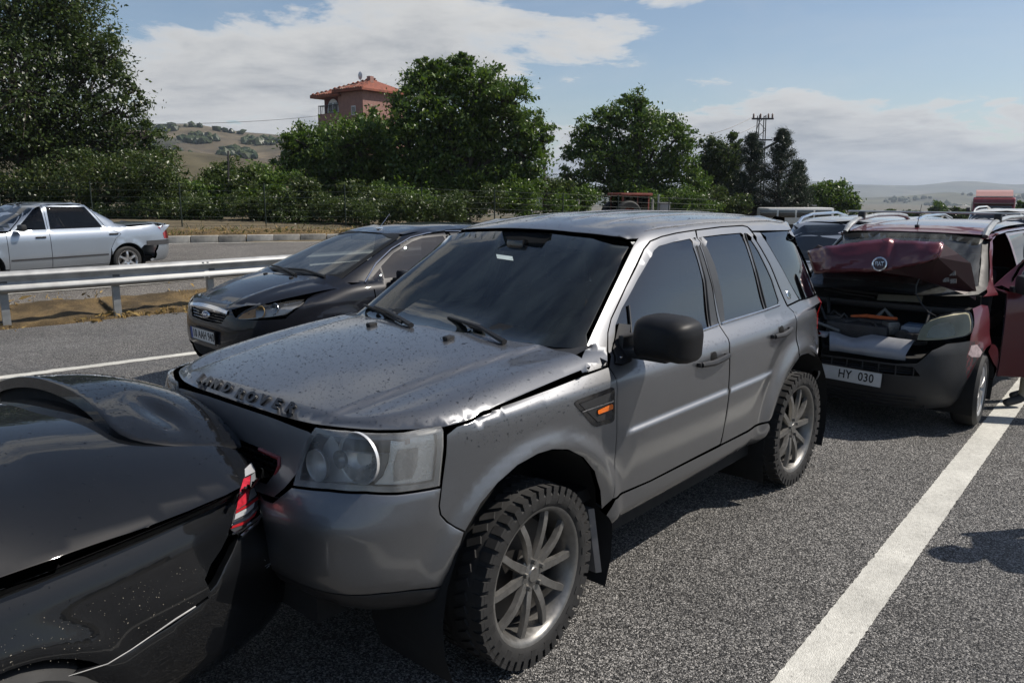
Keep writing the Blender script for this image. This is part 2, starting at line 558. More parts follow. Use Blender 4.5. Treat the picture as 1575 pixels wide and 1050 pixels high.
def near_poly(P, poly, d):
    P = np.asarray(P); A = np.asarray(poly); B = np.roll(A, -1, 0); m = np.full(len(P), 1e9)
    for a, b in zip(A, B):
        e = b - a; q = e @ e
        if q < 1e-18: continue
        t = np.clip(((P - a) @ e) / q, 0, 1); m = np.minimum(m, np.hypot(*(P - a - t[:, None] * e).T))
    return m < d

def panel_data(sh, kind, poly, res, gap, lip, sink, depth, lift, holes, fn=None):
    if area2(poly) < 0: poly = poly[::-1]
    poly = densify(poly, res)
    loops = []
    o0 = offset_in(poly, gap) if gap else poly
    o1 = offset_in(o0, lip) if lip else None
    loops.append((o0, o1))
    for h in holes:
        if area2(h) > 0: h = h[::-1]
        h = densify(h, res); h0 = offset_in(h, gap) if gap else h
        loops.append((h0, offset_in(h0, lip) if lip else None))
    pts = []; edges = []; ring = []
    for a, b in loops:
        for lp, outer in ((a, True), (b, False)):
            if lp is None: continue
            st = len(pts); n = len(lp); pts += lp
            edges += [(st + i, st + (i + 1) % n) for i in range(n)]
            if outer: ring.append((st, n))
    A = np.array(loops[0][0]); lo, hi = A.min(0), A.max(0)
    gx, gy = np.meshgrid(np.arange(lo[0], hi[0], res), np.arange(lo[1], hi[1], res))
    gx = gx + (np.arange(gx.shape[0]) % 2)[:, None] * res * .5
    G = np.stack([gx.ravel(), gy.ravel()], 1)
    if len(G):
        ref = loops[0][1] or loops[0][0]
        k = inside(G, ref) & ~near_poly(G, ref, res * .55)
        for a, b in loops[1:]:
            ref = b or a; k &= ~inside(G, ref) & ~near_poly(G, ref, res * .55)
        pts += [tuple(g) for g in G[k]]
    scale = 1.0
    vo, eo, fo, ovi, oei, ofi = delaunay_2d_cdt([Vector(p) for p in pts], edges, [], 0, 1e-7)
    V2 = np.array([(v.x, v.y) for v in vo])
    cen = np.array([V2[list(f)].mean(0) for f in fo])
    keep = inside(cen, loops[0][0])
    for a, b in loops[1:]: keep &= ~inside(cen, a)
    faces = [tuple(f) for f, k in zip(fo, keep) if k]
    # input vertex -> output vertex
    omap = {}
    for i, src in enumerate(ovi):
        for q in src: omap[q] = i
    co = []; nr = []
    for u, v in V2:
        o, d = sh.ray(kind, u, v); p, n = sh.cast(o, d)
        if fn is not None: p = fn(p.copy(), n)
        co.append(p + n * lift); nr.append(n)
    rims = []
    for st, n in ring:
        idx = [omap.get(st + i) for i in range(n)]; idx = [i for i in idx if i is not None]; rims.append(idx)
    # triangles may face away from the viewer of the projection: turn them along the surface normal
    ff = []
    for f in faces:
        a, b, c = (co[i] for i in f[:3]); nn = (b - a).cross(c - a)
        ff.append(f if nn.dot(nr[f[0]]) >= 0 else f[::-1])
    if sink:
        for r in rims:
            for i in r: co[i] = co[i] - nr[i] * sink
    if depth:
        for r in rims:
            b = len(co); n = len(r)
            for k_, i in enumerate(r):
                t_ = co[r[(k_ + 1) % n]] - co[r[k_ - 1]]; m_ = t_.cross(nr[i]); m_ = m_.normalized() if m_.length > 1e-9 else nr[i]
                co.append(co[i].copy()); nr.append(m_); co.append(co[i] - nr[i] * depth); nr.append(m_)
            for i in range(n):
                j = (i + 1) % n; ff.append((b + 2 * i, b + 2 * j, b + 2 * j + 1, b + 2 * i + 1))
    return co, nr, ff

def panel(name, sh, kind, poly, mat, parent, res=.035, gap=.0016, lip=.005, sink=.0025, depth=.02, lift=0.0, holes=(), mirror=False, fn=None):
    """a body panel cut out of the shell: edges rolled in, flanges down into the joint; mirror=True makes the twin on the other side too"""
    if kind == 'P': gap, lip, res = gap * .3, lip * .3, res * .3
    co, nr, ff = panel_data(sh, kind, poly, res, gap, lip, sink, depth, lift, holes, fn)
    nb = len(co)
    # flange faces keep flat normals: give them their own vertices
    o = mesh_obj(name, co, ff, mat, parent, normals=nr if fn is None else None)
    me = o.data
    if fn is not None:
        try: me.set_sharp_from_angle(angle=R(50))
        except Exception: pass
    res_ = [o]
    if mirror:
        co2 = [(p.x, -p.y, p.z) for p in co]; ff2 = [f[::-1] for f in ff]
        p2 = parent.get('_twin') if parent is not None else None
        o2 = mesh_obj(name, co2, ff2, mat, parent)
        try: o2.data.set_sharp_from_angle(angle=R(50))
        except Exception: pass
        res_.append(o2); return res_
    return o

def mirrored(o, parent=None):
    """twin of a mesh object on the other side of the vehicle"""
    me = o.data.copy()
    n = len(me.vertices); a = np.zeros(n * 3); me.vertices.foreach_get('co', a); a = a.reshape(-1, 3); a[:, 1] *= -1
    cn = None
    if o.data.has_custom_normals:
        cn = np.zeros((n, 3)); 
        for lp in o.data.loops: cn[lp.vertex_index] = lp.normal
    me.vertices.foreach_set('co', a.ravel()); me.flip_normals(); me.update()
    if cn is not None: cn[:, 1] *= -1; me.normals_split_custom_set_from_vertices([tuple(v) for v in cn])
    c = bpy.data.objects.new(o.name, me); c.location = (o.location.x, -o.location.y, o.location.z)
    return link(c, parent if parent is not None else o.parent)

def drops(name, sh, kind, poly, count, size, parent, seed=1, flow=(1, 0), holes=(), lift=0.0, fn=None):
    """rain drops lying on a panel: small flattened domes"""
    rng = np.random.default_rng(seed); A = np.array(poly); lo, hi = A.min(0), A.max(0); P = []
    while len(P) < count:
        q = lo + rng.random((4000, 2)) * (hi - lo); k = inside(q, poly)
        for h in holes: k &= ~inside(q, h)
        P += list(q[k])
    v = []; f = []
    for u, w in P[:count]:
        o, d = sh.ray(kind, u, w); p, n = sh.cast(o, d)
        if fn is not None: p = fn(p.copy(), n)
        r = size * float(np.exp(rng.normal(0, .38))); t = n.orthogonal().normalized(); b = n.cross(t)
        el = 1 + abs(rng.normal(0, .5)); an = rng.random() * 6.28
        e1 = t * math.cos(an) + b * math.sin(an); e2 = n.cross(e1)
        base = len(v); k = 7
        for rr, hh in ((1.0, -.04), (.82, .30), (.42, .52)):
            for j in range(k):
                a = 6.283 * j / k; wob = 1 + .18 * math.sin(a * 2 + an)
                v.append(p + n * (lift + r * hh * .75) + (e1 * math.cos(a) * el * wob + e2 * math.sin(a)) * r * rr)
        v.append(p + n * (lift + r * .57 * .75))
        for q in range(2):
            for j in range(k):
                f.append((base + q * k + j, base + q * k + (j + 1) % k, base + (q + 1) * k + (j + 1) % k, base + (q + 1) * k + j))
        for j in range(k): f.append((base + 2 * k + j, base + 2 * k + (j + 1) % k, base + 3 * k))
    o = mesh_obj(name, v, f, WATER, parent)
    o['kind'] = 'stuff'
    return o

def text_mesh(name, txt, size, mat, parent, depth=.004, bold=0.0, sx=1.0, spacing=1.0, align='CENTER'):
    """lettering as a mesh: x along the text, y up, z out of the surface"""
    cu = bpy.data.curves.new(name, 'FONT'); cu.body = txt; cu.size = size; cu.extrude = depth / 2
    cu.offset = bold; cu.align_x = align; cu.align_y = 'CENTER'; cu.space_character = spacing; cu.resolution_u = 3
    tmp = bpy.data.objects.new('tmp_text', cu); COL.objects.link(tmp)
    dg = bpy.context.evaluated_depsgraph_get(); dg.update()
    me = bpy.data.meshes.new_from_object(tmp.evaluated_get(dg))
    bpy.data.objects.remove(tmp); bpy.data.curves.remove(cu)
    a = np.zeros(len(me.vertices) * 3); me.vertices.foreach_get('co', a); a = a.reshape(-1, 3)
    a[:, 0] *= sx; me.vertices.foreach_set('co', a.ravel()); me.update()
    me.name = name; me.materials.clear(); me.materials.append(mat)
    o = bpy.data.objects.new(name, me); link(o, parent); return o

def frame_matrix(origin, xdir, zdir):
    z = Vector(zdir).normalized(); x = Vector(xdir); x = (x - z * x.dot(z)).normalized(); y = z.cross(x)
    m = Matrix((x, y, z)).transposed().to_4x4(); m.translation = Vector(origin); return m

# ------------------------------------------------------------------ wheels
def make_wheel(parent, x, y, side, rad=.37, width=.235, rim=.275, style='twin5', rim_mat=None, tyre_mat=None, lugs=0, nspoke=5, steer=0.0, seg=40, drop=0.0):
    """part: wheel > tyre, rim, brake_disc. side=+1: outer face towards +y"""
    w = empty('wheel', (x, y, rad - drop), steer, parent)
    h = width / 2
    def prof(p): return [(r, a * side) for r, a in p]
    t = MB()
    sr = rad - rim
    t.lathe(prof([(rim - .012, -h * .80), (rim + .004, -h * .93), (rim + sr * .35, -h * 1.0), (rim + sr * .62, -h * .99), (rad - .022, -h * .9), (rad - .004, -h * .72), (rad, -h * .3), (rad, h * .3),
                  (rad - .004, h * .72), (rad - .022, h * .9), (rim + sr * .62, h * .985), (rim + sr * .60, h * 1.0), (rim + sr * .35, h * 1.0), (rim + sr * .18, h * .97), (rim + .004, h * .92), (rim - .012, h * .8)]), n=seg)
    if lugs:
        for i in range(lugs):
            a = 2 * math.pi * i / lugs
            for sd in (1, -1):
                m = Matrix.Rotation(-a - (.5 * 2 * math.pi / lugs if sd < 0 else 0), 3, 'Y')
                long = .052 if i % 2 else .034
                b = MB().box((0, sd * side * h * .80, rad - .0075), (2 * math.pi * rad / lugs * .66, h * .40, .016))
                b.box((0, sd * side * (h * .955), rad - .016 - long / 2), (2 * math.pi * rad / lugs * .6, .012, long))
                t.add([m @ Vector(p) for p in b.v], b.f)
            m = Matrix.Rotation(-a - .1, 3, 'Y'); b = MB().box((0, side * h * .18, rad + .001), (.03, h * .5, .014), rot=.5); t.add([m @ Vector(p) for p in b.v], b.f)
    t.build('tyre', tyre_mat or RUBBER, w)
    rm = MB()
    rm.lathe(prof([(rim - .012, -h * .8), (rim - .03, -h * .6), (rim - .04, h * .2), (rim - .022, h * .72), (rim - .012, h * .86), (rim - .004, h * .90), (rim + .004, h * .92), (rim + .002, h * .80)]), n=seg)
    if style == 'twin5':
        for i in range(nspoke):
            a0 = 2 * math.pi * i / nspoke + math.pi / 2
            for sg in (-1, 1):
                pts = []
                for k in range(9):
                    q = k / 8; r = .045 + (rim - .02 - .045) * q
                    an = a0 + sg * (R(15) * (1 - q) ** .6 * .45 + R(10) + R(9) * q ** 2)
                    hw = .021 - .006 * q + .008 * (q - .5) ** 2
                    yy = h * (.62 + .16 * math.sin(q * 2.6))
                    pts.append((r, an, hw, yy))
                v = []
                for r, an, hw, yy in pts:
                    c, s_ = math.cos(an), math.sin(an)
                    for dx, dy in ((-1, -.022), (-.8, 0), (.8, 0), (1, -.022)):
                        v.append((r * c - s_ * hw * dx, (yy + dy) * side, r * s_ + c * hw * dx))
                f = [(4 * k + j, 4 * k + j + 1, 4 * k + 5 + j, 4 * k + 4 + j) for k in range(8) for j in range(3)]
                rm.add(v, f, False)
    else:
        for i in range(nspoke):
            a0 = 2 * math.pi * i / nspoke + math.pi / 2
            v = []; K = 5
            for k in range(K):
                q = k / (K - 1); r = .035 + (rim - .02 - .035) * q; hw = (.03 if style == 'star' else .02) * (1.15 - .55 * q + .4 * (q - .5) ** 2)
                if style == 'cap': hw = .75 * r * math.tan(math.pi / nspoke)
                yy = h * (.78 + .1 * math.sin(q * 3)); c, s_ = math.cos(a0), math.sin(a0)
                for dx, dy in ((-1, -.02), (-.75, 0), (.75, 0), (1, -.02)):
                    v.append((r * c - s_ * hw * dx, (yy + dy) * side, r * s_ + c * hw * dx))
            rm.add(v, [(4 * k + j, 4 * k + j + 1, 4 * k + 5 + j, 4 * k + 4 + j) for k in range(K - 1) for j in range(3)])
    rm.lathe(prof([(0.001, h * .72), (.03, h * .72), (.034, h * .68), (.05, h * .66), (.075, h * .56), (.08, h * .3)]), n=20)
    ro = rm.build('rim', rim_mat or CHROME, w)
    for i in range(5 if seg > 36 else 0):
        a = 2 * math.pi * i / 5 + .3; nb = MB()
        nb.lathe([(0.001, h * .80 * side), (.010, h * .79 * side), (.0115, h * .5 * side)], center=(.057 * math.cos(a), 0, .057 * math.sin(a)), n=6)
        nb.build('wheel_nut', rim_mat or CHROME, w)
    MB().lathe(prof([(.03, -.02), (rim - .07, -.02), (rim - .07, .0), (.03, .0)]), n=24).build('brake_disc', simple('brake iron', (.05, .047, .045), .5, metal=.6), w)
    MB().lathe(prof([(.02, -.06), (rim - .03, -.06), (rim - .028, -.045), (.02, -.045)]), n=24).build('brake_shield', DARK, w)
    return w

def wheel_house(parent, x, y0, y1, r, zc):
    """dark liner above a wheel"""
    v = []; f = []; n = 16
    for i in range(n + 1):
        a = R(-25) + R(230) * i / n
        for y in (y0, y1): v.append((x + r * math.cos(a), y, zc + r * math.sin(a)))
    for i in range(n): f.append((2 * i, 2 * i + 1, 2 * i + 3, 2 * i + 2))
    c = len(v); v.append((x, y0, zc)); 
    for i in range(n): f.append((2 * i, 2 * i + 2, c))
    return mesh_obj('wheel_liner', v, f, DARK, parent)
# ------------------------------------------------------------------ land, roads, markings
RF = Vector((-math.sin(.735), -math.cos(.735), 0)); RL = Vector((math.cos(.735), -math.sin(.735), 0)); RO = Vector((-.575, 3.53, 0))
def road_pt(X, Y, z=0.0): return RO + RF * X + RL * Y + Vector((0, 0, z))
# guard rail line (world x, y), left to right
RAIL = [(-22.0, .5), (-16.5, 4.2), (-11.6, 7.55), (-8.6, 9.75), (-7.11, 10.93), (-6.0, 11.86), (-5.0, 12.78), (-2.6, 15.1), (2, 19.9), (8, 26.4), (20, 39.6), (60, 84)]
_RA = np.array(RAIL)
def rail_dist(x, y):
    """signed distance beyond the guard rail (positive: away from the main road)"""
    P = np.stack([np.asarray(x, float).ravel(), np.asarray(y, float).ravel()], 1); best = np.full(len(P), 1e9); sg = np.ones(len(P))
    for a, b in zip(_RA[:-1], _RA[1:]):
        e = b - a; q = P - a; t = np.clip((q @ e) / (e @ e), 0, 1); r = q - t[:, None] * e
        d = np.hypot(r[:, 0], r[:, 1]); c = e[0] * q[:, 1] - e[1] * q[:, 0]
        k = d < best; best[k] = d[k]; sg[k] = np.sign(c[k])
    return (best * sg).reshape(np.shape(x))
KERB = [(-60, 12.0), (-30, 19.2), (-16, 22.6), (-10.6, 24.0), (-5.9, 25.2), (0, 26.9), (8, 30.0), (20, 38), (34, 52), (70, 92)]
_KA = np.array(KERB)
def kerb_dist(x, y):
    P = np.stack([np.asarray(x, float).ravel(), np.asarray(y, float).ravel()], 1); best = np.full(len(P), 1e9); sg = np.ones(len(P))
    for a, b in zip(_KA[:-1], _KA[1:]):
        e = b - a; q = P - a; t = np.clip((q @ e) / (e @ e), 0, 1); r = q - t[:, None] * e
        d = np.hypot(r[:, 0], r[:, 1]); c = e[0] * q[:, 1] - e[1] * q[:, 0]
        k = d < best; best[k] = d[k]; sg[k] = np.sign(c[k])
    return (best * sg).reshape(np.shape(x))
def road_z(x, y):
    """the road runs level past the cars, then downhill"""
    al = -((np.asarray(x, float) - RO.x) * RF.x + (np.asarray(y, float) - RO.y) * RF.y)
    t = np.clip(al - 11, 0, 220); return -.040 * t * t / (t + 10)
def land_z(x, y):
    s = rail_dist(x, y); k = kerb_dist(x, y)
    z = road_z(x, y) + .30 * sstep(.15, 2.2, s)
    z = z + .22 * sstep(.0, .25, k) + .35 * sstep(1.0, 6.0, k) * sstep(4, -10, np.asarray(x, float))
    r = np.hypot(x, y)
    return z - 26 * sstep(120, 900, r) * (np.asarray(y) > -1e9)

def asphalt(name, dark, light, wet=.5, scale=150, warm=1.0, tone=1.0):
    m, nt, b = mat_new(name); L = nt.links; N = nt.nodes
    tc = N.new('ShaderNodeTexCoord')
    vo = N.new('ShaderNodeTexVoronoi'); vo.inputs['Scale'].default_value = scale; L.new(tc.outputs['Object'], vo.inputs['Vector'])
    vo2 = N.new('ShaderNodeTexVoronoi'); vo2.inputs['Scale'].default_value = scale * .55; L.new(tc.outputs['Object'], vo2.inputs['Vector'])
    sep = N.new('ShaderNodeSeparateColor'); L.new(vo.outputs['Color'], sep.inputs[0])
    col = ramp_node(nt, sep.outputs[0], [(.0, dark), (.28, dark), (.5, tuple(a * .55 + c * .45 for a, c in zip(dark, light))), (.75, light), (.93, tuple(min(1, c * 2.0) for c in light))])
    big = ramp_node(nt, noise_node(nt, .55, 6, .6), [(.3, .70), (.7, 1.12)])
    mid = ramp_node(nt, noise_node(nt, 7, 5, .65), [(.3, .82), (.7, 1.12)])
    m1 = N.new('ShaderNodeMix'); m1.data_type = 'RGBA'; m1.blend_type = 'MULTIPLY'; m1.inputs[0].default_value = 1; L.new(col, m1.inputs[6]); L.new(big, m1.inputs[7])
    m2 = N.new('ShaderNodeMix'); m2.data_type = 'RGBA'; m2.blend_type = 'MULTIPLY'; m2.inputs[0].default_value = 1; L.new(m1.outputs[2], m2.inputs[6]); L.new(mid, m2.inputs[7])
    L.new(m2.outputs[2], b.inputs['Base Color'])
    rr = ramp_node(nt, noise_node(nt, .9, 5, .6), [(.35, .42 if wet else .7), (.65, .75)])
    L.new(rr, b.inputs['Roughness']); b.inputs['Specular IOR Level'].default_value = .45
    h = N.new('ShaderNodeMath'); h.operation = 'ADD'; L.new(vo.outputs['Distance'], h.inputs[0]); L.new(vo2.outputs['Distance'], h.inputs[1])
    bn = bump_node(nt, b, h.outputs[0], 1.0, .008); bn.invert = True
    return m
ASPHALT = asphalt('asphalt', (.018, .0175, .017), (.215, .207, .194), scale=150)
ASPHALT2 = asphalt('old asphalt', (.07, .065, .058), (.21, .193, .17), wet=0)

def grid_sheet(name, pts2d, mat, lift, zfn=None):
    """pts2d: rows x cols x 2 in world"""
    P = np.asarray(pts2d, float); r, c, _ = P.shape
    z = (zfn or land_z)(P[..., 0], P[..., 1]) + lift
    V = np.concatenate([P, z[..., None]], 2).reshape(-1, 3)
    f = [(i * c + j, i * c + j + 1, (i + 1) * c + j + 1, (i + 1) * c + j) for i in range(r - 1) for j in range(c - 1)]
    o = mesh_obj(name, V, f, mat)
    bm = bmesh.new(); bm.from_mesh(o.data); bmesh.ops.recalc_face_normals(bm, faces=bm.faces)
    if sum(q.normal.z for q in bm.faces) < 0: bmesh.ops.reverse_faces(bm, faces=bm.faces)
    bm.to_mesh(o.data); bm.free()
    return o

def earth_mat():
    m, nt, b = mat_new('dry ground'); L = nt.links; N = nt.nodes
    a = ramp_node(nt, noise_node(nt, .05, 6, .6), [(.35, (.075, .062, .038)), (.5, (.12, .095, .055)), (.65, (.05, .062, .025))])
    d = ramp_node(nt, noise_node(nt, 6, 7, .7), [(.3, .6), (.7, 1.3)])
    mx = N.new('ShaderNodeMix'); mx.data_type = 'RGBA'; mx.blend_type = 'MULTIPLY'; mx.inputs[0].default_value = 1; L.new(a, mx.inputs[6]); L.new(d, mx.inputs[7])
    L.new(mx.outputs[2], b.inputs['Base Color']); b.inputs['Roughness'].default_value = .95
    bump_node(nt, b, noise_node(nt, 30, 6, .7), .6, .03); return m
EARTH = earth_mat()
def build_land():
    th = np.linspace(0, 2 * math.pi, 181); rr = np.concatenate([np.linspace(.0, 40, 70), np.geomspace(41, 9000, 46)])
    T, RR = np.meshgrid(th, rr)
    g = grid_sheet('ground', np.stack([RR * np.cos(T), RR * np.sin(T)], 2), EARTH, -.03)
    g['kind'] = 'structure'
    # main carriageway
    xs = np.concatenate([np.linspace(70, -14, 90), np.linspace(-16, -420, 50)])
    rows = []
    for X in xs:
        a = road_pt(X, 15)
        # left edge: just short of the rail
        ys = np.linspace(15, -30, 240); P = np.array([road_pt(X, y)[:2] for y in ys]); d = rail_dist(P[:, 0], P[:, 1]); k = np.argmax(d > -.25) if (d > -.25).any() else len(ys) - 1
        yl = max(ys[k], -11.0 if X < -30 else -30)
        rows.append([road_pt(X, y)[:2] for y in np.linspace(15, yl, 14)])
    o = grid_sheet('road', rows, ASPHALT, .0, road_z); o['kind'] = 'structure'
    # side road behind the rail
    rows = []
    for t in np.linspace(0, 1, 70):
        a = np.array([np.interp(t, np.linspace(0, 1, len(_RA)), _RA[:, 0]), np.interp(t, np.linspace(0, 1, len(_RA)), _RA[:, 1])])
        b = np.array([np.interp(t, np.linspace(0, 1, len(_KA)), _KA[:, 0]), np.interp(t, np.linspace(0, 1, len(_KA)), _KA[:, 1])])
        rows.append([tuple(a + (b - a) * q) for q in np.linspace(.0, 1, 24)])
    rows = np.array(rows)
    # start 1.1 m beyond the rail
    for i in range(len(rows)):
        a, b = rows[i, 0].copy(), rows[i, -1].copy(); L_ = np.linalg.norm(b - a); s0 = min(.6, 1.35 / max(L_, .1))
        rows[i] = [a + (b - a) * (s0 + (1 - s0) * q) for q in np.linspace(0, 1, 24)]
    o = grid_sheet('side_road', rows, ASPHALT2, .012); o['kind'] = 'structure'
build_land()

def paint_mat():
    m, nt, b = mat_new('road paint'); L = nt.links; N = nt.nodes
    w = ramp_node(nt, noise_node(nt, 40, 8, .75), [(.28, (.16, .155, .14)), (.40, (.52, .51, .46)), (.7, (.68, .67, .61))])
    g = ramp_node(nt, noise_node(nt, 2.5, 6, .65), [(.3, .72), (.7, 1.05)])
    mx = N.new('ShaderNodeMix'); mx.data_type = 'RGBA'; mx.blend_type = 'MULTIPLY'; mx.inputs[0].default_value = 1; L.new(w, mx.inputs[6]); L.new(g, mx.inputs[7])
    L.new(mx.outputs[2], b.inputs['Base Color']); b.inputs['Roughness'].default_value = .7
    vo = N.new('ShaderNodeTexVoronoi'); vo.inputs['Scale'].default_value = 150
    tc = N.new('ShaderNodeTexCoord'); L.new(tc.outputs['Object'], vo.inputs['Vector'])
    bn = bump_node(nt, b, vo.outputs['Distance'], .55, .005); bn.invert = True
    return m
PAINTW = paint_mat()
def marking(name, line, width, lift=.004, zfn=None, step=.06, ragged=.006):
    """painted line: ragged edges, real sheet above the road"""
    L_ = [Vector((p[0], p[1])) for p in line]; pts = []
    for a, b in zip(L_[:-1], L_[1:]):
        k = max(1, int((b - a).length / step)); pts += [a.lerp(b, i / k) for i in range(k)]
    pts.append(L_[-1]); v = []; n = len(pts)
    for i, p in enumerate(pts):
        t = (pts[min(i + 1, n - 1)] - pts[max(i - 1, 0)]).normalized(); q = Vector((-t.y, t.x))
        for sg in (-1, 1):
            e = p + q * sg * (width / 2 + random.gauss(0, ragged)); z = float((zfn or road_z)(np.array(e.x), np.array(e.y)))
            v.append((e.x, e.y, z + lift))
    f = [(2 * i, 2 * i + 2, 2 * i + 3, 2 * i + 1) for i in range(n - 1)]
    o = mesh_obj(name, v, f, PAINTW, None, smooth=False); 
    if o.data.polygons[0].normal.z < 0: o.data.flip_normals()
    o['kind'] = 'structure'; return o
a0, a1 = on_plane(1232, 1050), on_plane(1547, 632)
dv = (a1 - a0).normalized()
marking('road_line', [tuple((a0 - dv * 6)[:2]), tuple((a0 + dv * 22)[:2]), tuple((a0 + dv * 160)[:2])], .182, ragged=.0018, step=.02)
l0, l1 = on_plane(150, 562), on_plane(300, 543)
d2 = (l1 - l0).normalized()
ln = [tuple((l0 - d2 * 14)[:2]), tuple((l0)[:2]), tuple(l1[:2])]
p = Vector(l1); dd = Vector(d2)
for i in range(12):
    dd = (dd * .85 + dv * .15).normalized(); p = p + dd * 2.0; ln.append(tuple(p[:2]))
ln.append(tuple((p + dv * 120)[:2]))
marking('road_line', ln, .16)
for i in range(-1, 10):
    q = road_pt(-3 - i * 9.0, -2.25); marking('lane_dash', [tuple(q[:2]), tuple((q - RF * 3.0)[:2])], .13)
# side road lines
sl = []
for t in np.linspace(.0, 1, 30):
    a = np.array([np.interp(t, np.linspace(0, 1, len(_RA)), _RA[:, 0]), np.interp(t, np.linspace(0, 1, len(_RA)), _RA[:, 1])]); b = np.array([np.interp(min(1, t + .01), np.linspace(0, 1, len(_RA)), _RA[:, 0]), np.interp(min(1, t + .01), np.linspace(0, 1, len(_RA)), _RA[:, 1])])
    e = (b - a); e = e / (np.linalg.norm(e) + 1e-9)
    if np.linalg.norm(b - a) < 1e-6: continue
    sl.append(tuple(a + np.array([-e[1], e[0]]) * 1.75))
marking('road_line', sl, .12, .024, land_z, .3)
kl = []
for a, b in zip(_KA[:-1], _KA[1:]):
    e = (b - a) / np.linalg.norm(b - a)
    for t in np.linspace(0, 1, 8): kl.append(tuple(a + (b - a) * t - np.array([-e[1], e[0]]) * .55))
marking('road_line', kl, .14, .026, land_z, .4)

# ------------------------------------------------------------------ kerb stones, grass, guard rail, fence
def concrete(name, c, var=.3, sc=5, bump=.3): return simple(name, c, .85, var=var, scale=sc, bump=bump, bscale=40)
KERBM = [concrete('kerb concrete', (.30, .285, .25)), concrete('kerb concrete worn', (.24, .225, .195), .4), concrete('kerb concrete pale', (.36, .345, .31))]
def build_kerb():
    root = empty('kerb'); root['kind'] = 'structure'
    pts = [Vector(p) for p in KERB]; seg = []
    for a, b in zip(pts[:-1], pts[1:]):
        n = max(1, int((b - a).length / .76))
        for i in range(n): seg.append((a.lerp(b, i / n), a.lerp(b, (i + 1) / n)))
    base = {}
    k = 0
    for a, b in seg:
        m_ = (a + b) / 2
        if not (-17 < m_.x < 12): continue
        L_ = (b - a).length
        mb = MB().box((0, 0, .0), (L_ - .022, .26, .36), bevel=.018)
        o = mb.build('kerb_stone', KERBM[k % 3 if random.random() < .8 else 0], root); k += 1
        z = float(land_z(np.array(m_.x), np.array(m_.y - .3)))
        o.location = (m_.x + random.gauss(0, .006), m_.y, z + .05 + random.gauss(0, .006)); o.rotation_euler = (random.gauss(0, .01), random.gauss(0, .006), math.atan2(b.y - a.y, b.x - a.x))
build_kerb()

def grass_mat(name, cols):
    m, nt, b = mat_new(name); g = nt.nodes.new('ShaderNodeNewGeometry')
    nt.links.new(ramp_node(nt, g.outputs['Random Per Island'], [(i / (len(cols) - 1), c) for i, c in enumerate(cols)]), b.inputs['Base Color'])
    b.inputs['Roughness'].default_value = .8; b.inputs['Specular IOR Level'].default_value = .2
    return m
STRAW = grass_mat('straw', [(.18, .11, .035), (.30, .20, .07), (.36, .26, .11), (.12, .085, .03)])
GREENG = grass_mat('green weeds', [(.03, .05, .012), (.06, .085, .02), (.10, .10, .03)])
def blades(name, pts, h, w, mat, lean=.5, seed=1):
    rng = np.random.default_rng(seed); v = []; f = []
    for x, y, z, s in pts:
        a = rng.random() * 6.28; hh = h * s * (.5 + rng.random()); le = lean * rng.normal(0, 1)
        d = np.array([math.cos(a), math.sin(a)]); q = np.array([-d[1], d[0]]) * w * (.6 + .8 * rng.random()); b = len(v)
        v += [(x - q[0], y - q[1], z), (x + q[0], y + q[1], z), (x + d[0] * le * hh * .4 + q[0] * .6, y + d[1] * le * hh * .4 + q[1] * .6, z + hh * .6), (x + d[0] * le * hh, y + d[1] * le * hh, z + hh * (1 - .35 * min(1, abs(le))))]
        f += [(b, b + 1, b + 2), (b, b + 2, b + 3)]
    o = mesh_obj(name, v, f, mat, None, smooth=False); o['kind'] = 'stuff'; return o
def build_grass():
    rng = np.random.default_rng(5); pts = []; pts2 = []
    # strip under the rail
    n = 0
    while n < 30000:
        t = rng.random(); i = 2 + int(t * 5.999); a, b = _RA[i], _RA[i + 1]; q = rng.random(); p = a + (b - a) * q
        e = (b - a) / np.linalg.norm(b - a); nn = np.array([-e[1], e[0]])
        s = rng.normal(.45, .38); p = p + nn * s
        clump = .5 + .5 * math.sin(p[0] * 3.1 + 1.3 * math.sin(p[1] * 2.3)); 
        if rng.random() > .25 + .75 * clump: continue
        if s < -.05 and rng.random() < .8: continue
        pts.append([p[0], p[1], 0, .35 + .9 * clump]); n += 1
    def seat(L_, dz):
        A = np.array(L_); A[:, 2] = land_z(A[:, 0], A[:, 1]) + dz; return [tuple(r) for r in A]
    pts = seat(pts, -.035)
    blades('dry_grass', pts[::4], .09, .004, STRAW, .9, 3)['label'] = 'dry straw-coloured grass under the guard rail'
    pts = []
    for i in range(16000):
        k = int(rng.integers(2, 6)); a, b = _KA[k], _KA[k + 1]; p = a + (b - a) * rng.random(); e = (b - a) / np.linalg.norm(b - a); nn = np.array([-e[1], e[0]])
        s = .3 + abs(rng.normal(0, 1.1)); p = p + nn * s
        (pts if rng.random() < .75 else pts2).append([p[0], p[1], 0, .6 + .5 * rng.random()])
    pts, pts2 = seat(pts, -.03), seat(pts2, -.03)
    blades('dry_grass', pts, .12, .006, STRAW, .5, 4)['label'] = 'dry grass on the verge behind the kerb stones'
    blades('green_weeds', pts2, .15, .008, GREENG, .5, 6)['label'] = 'green weeds on the verge behind the kerb stones'
build_grass()
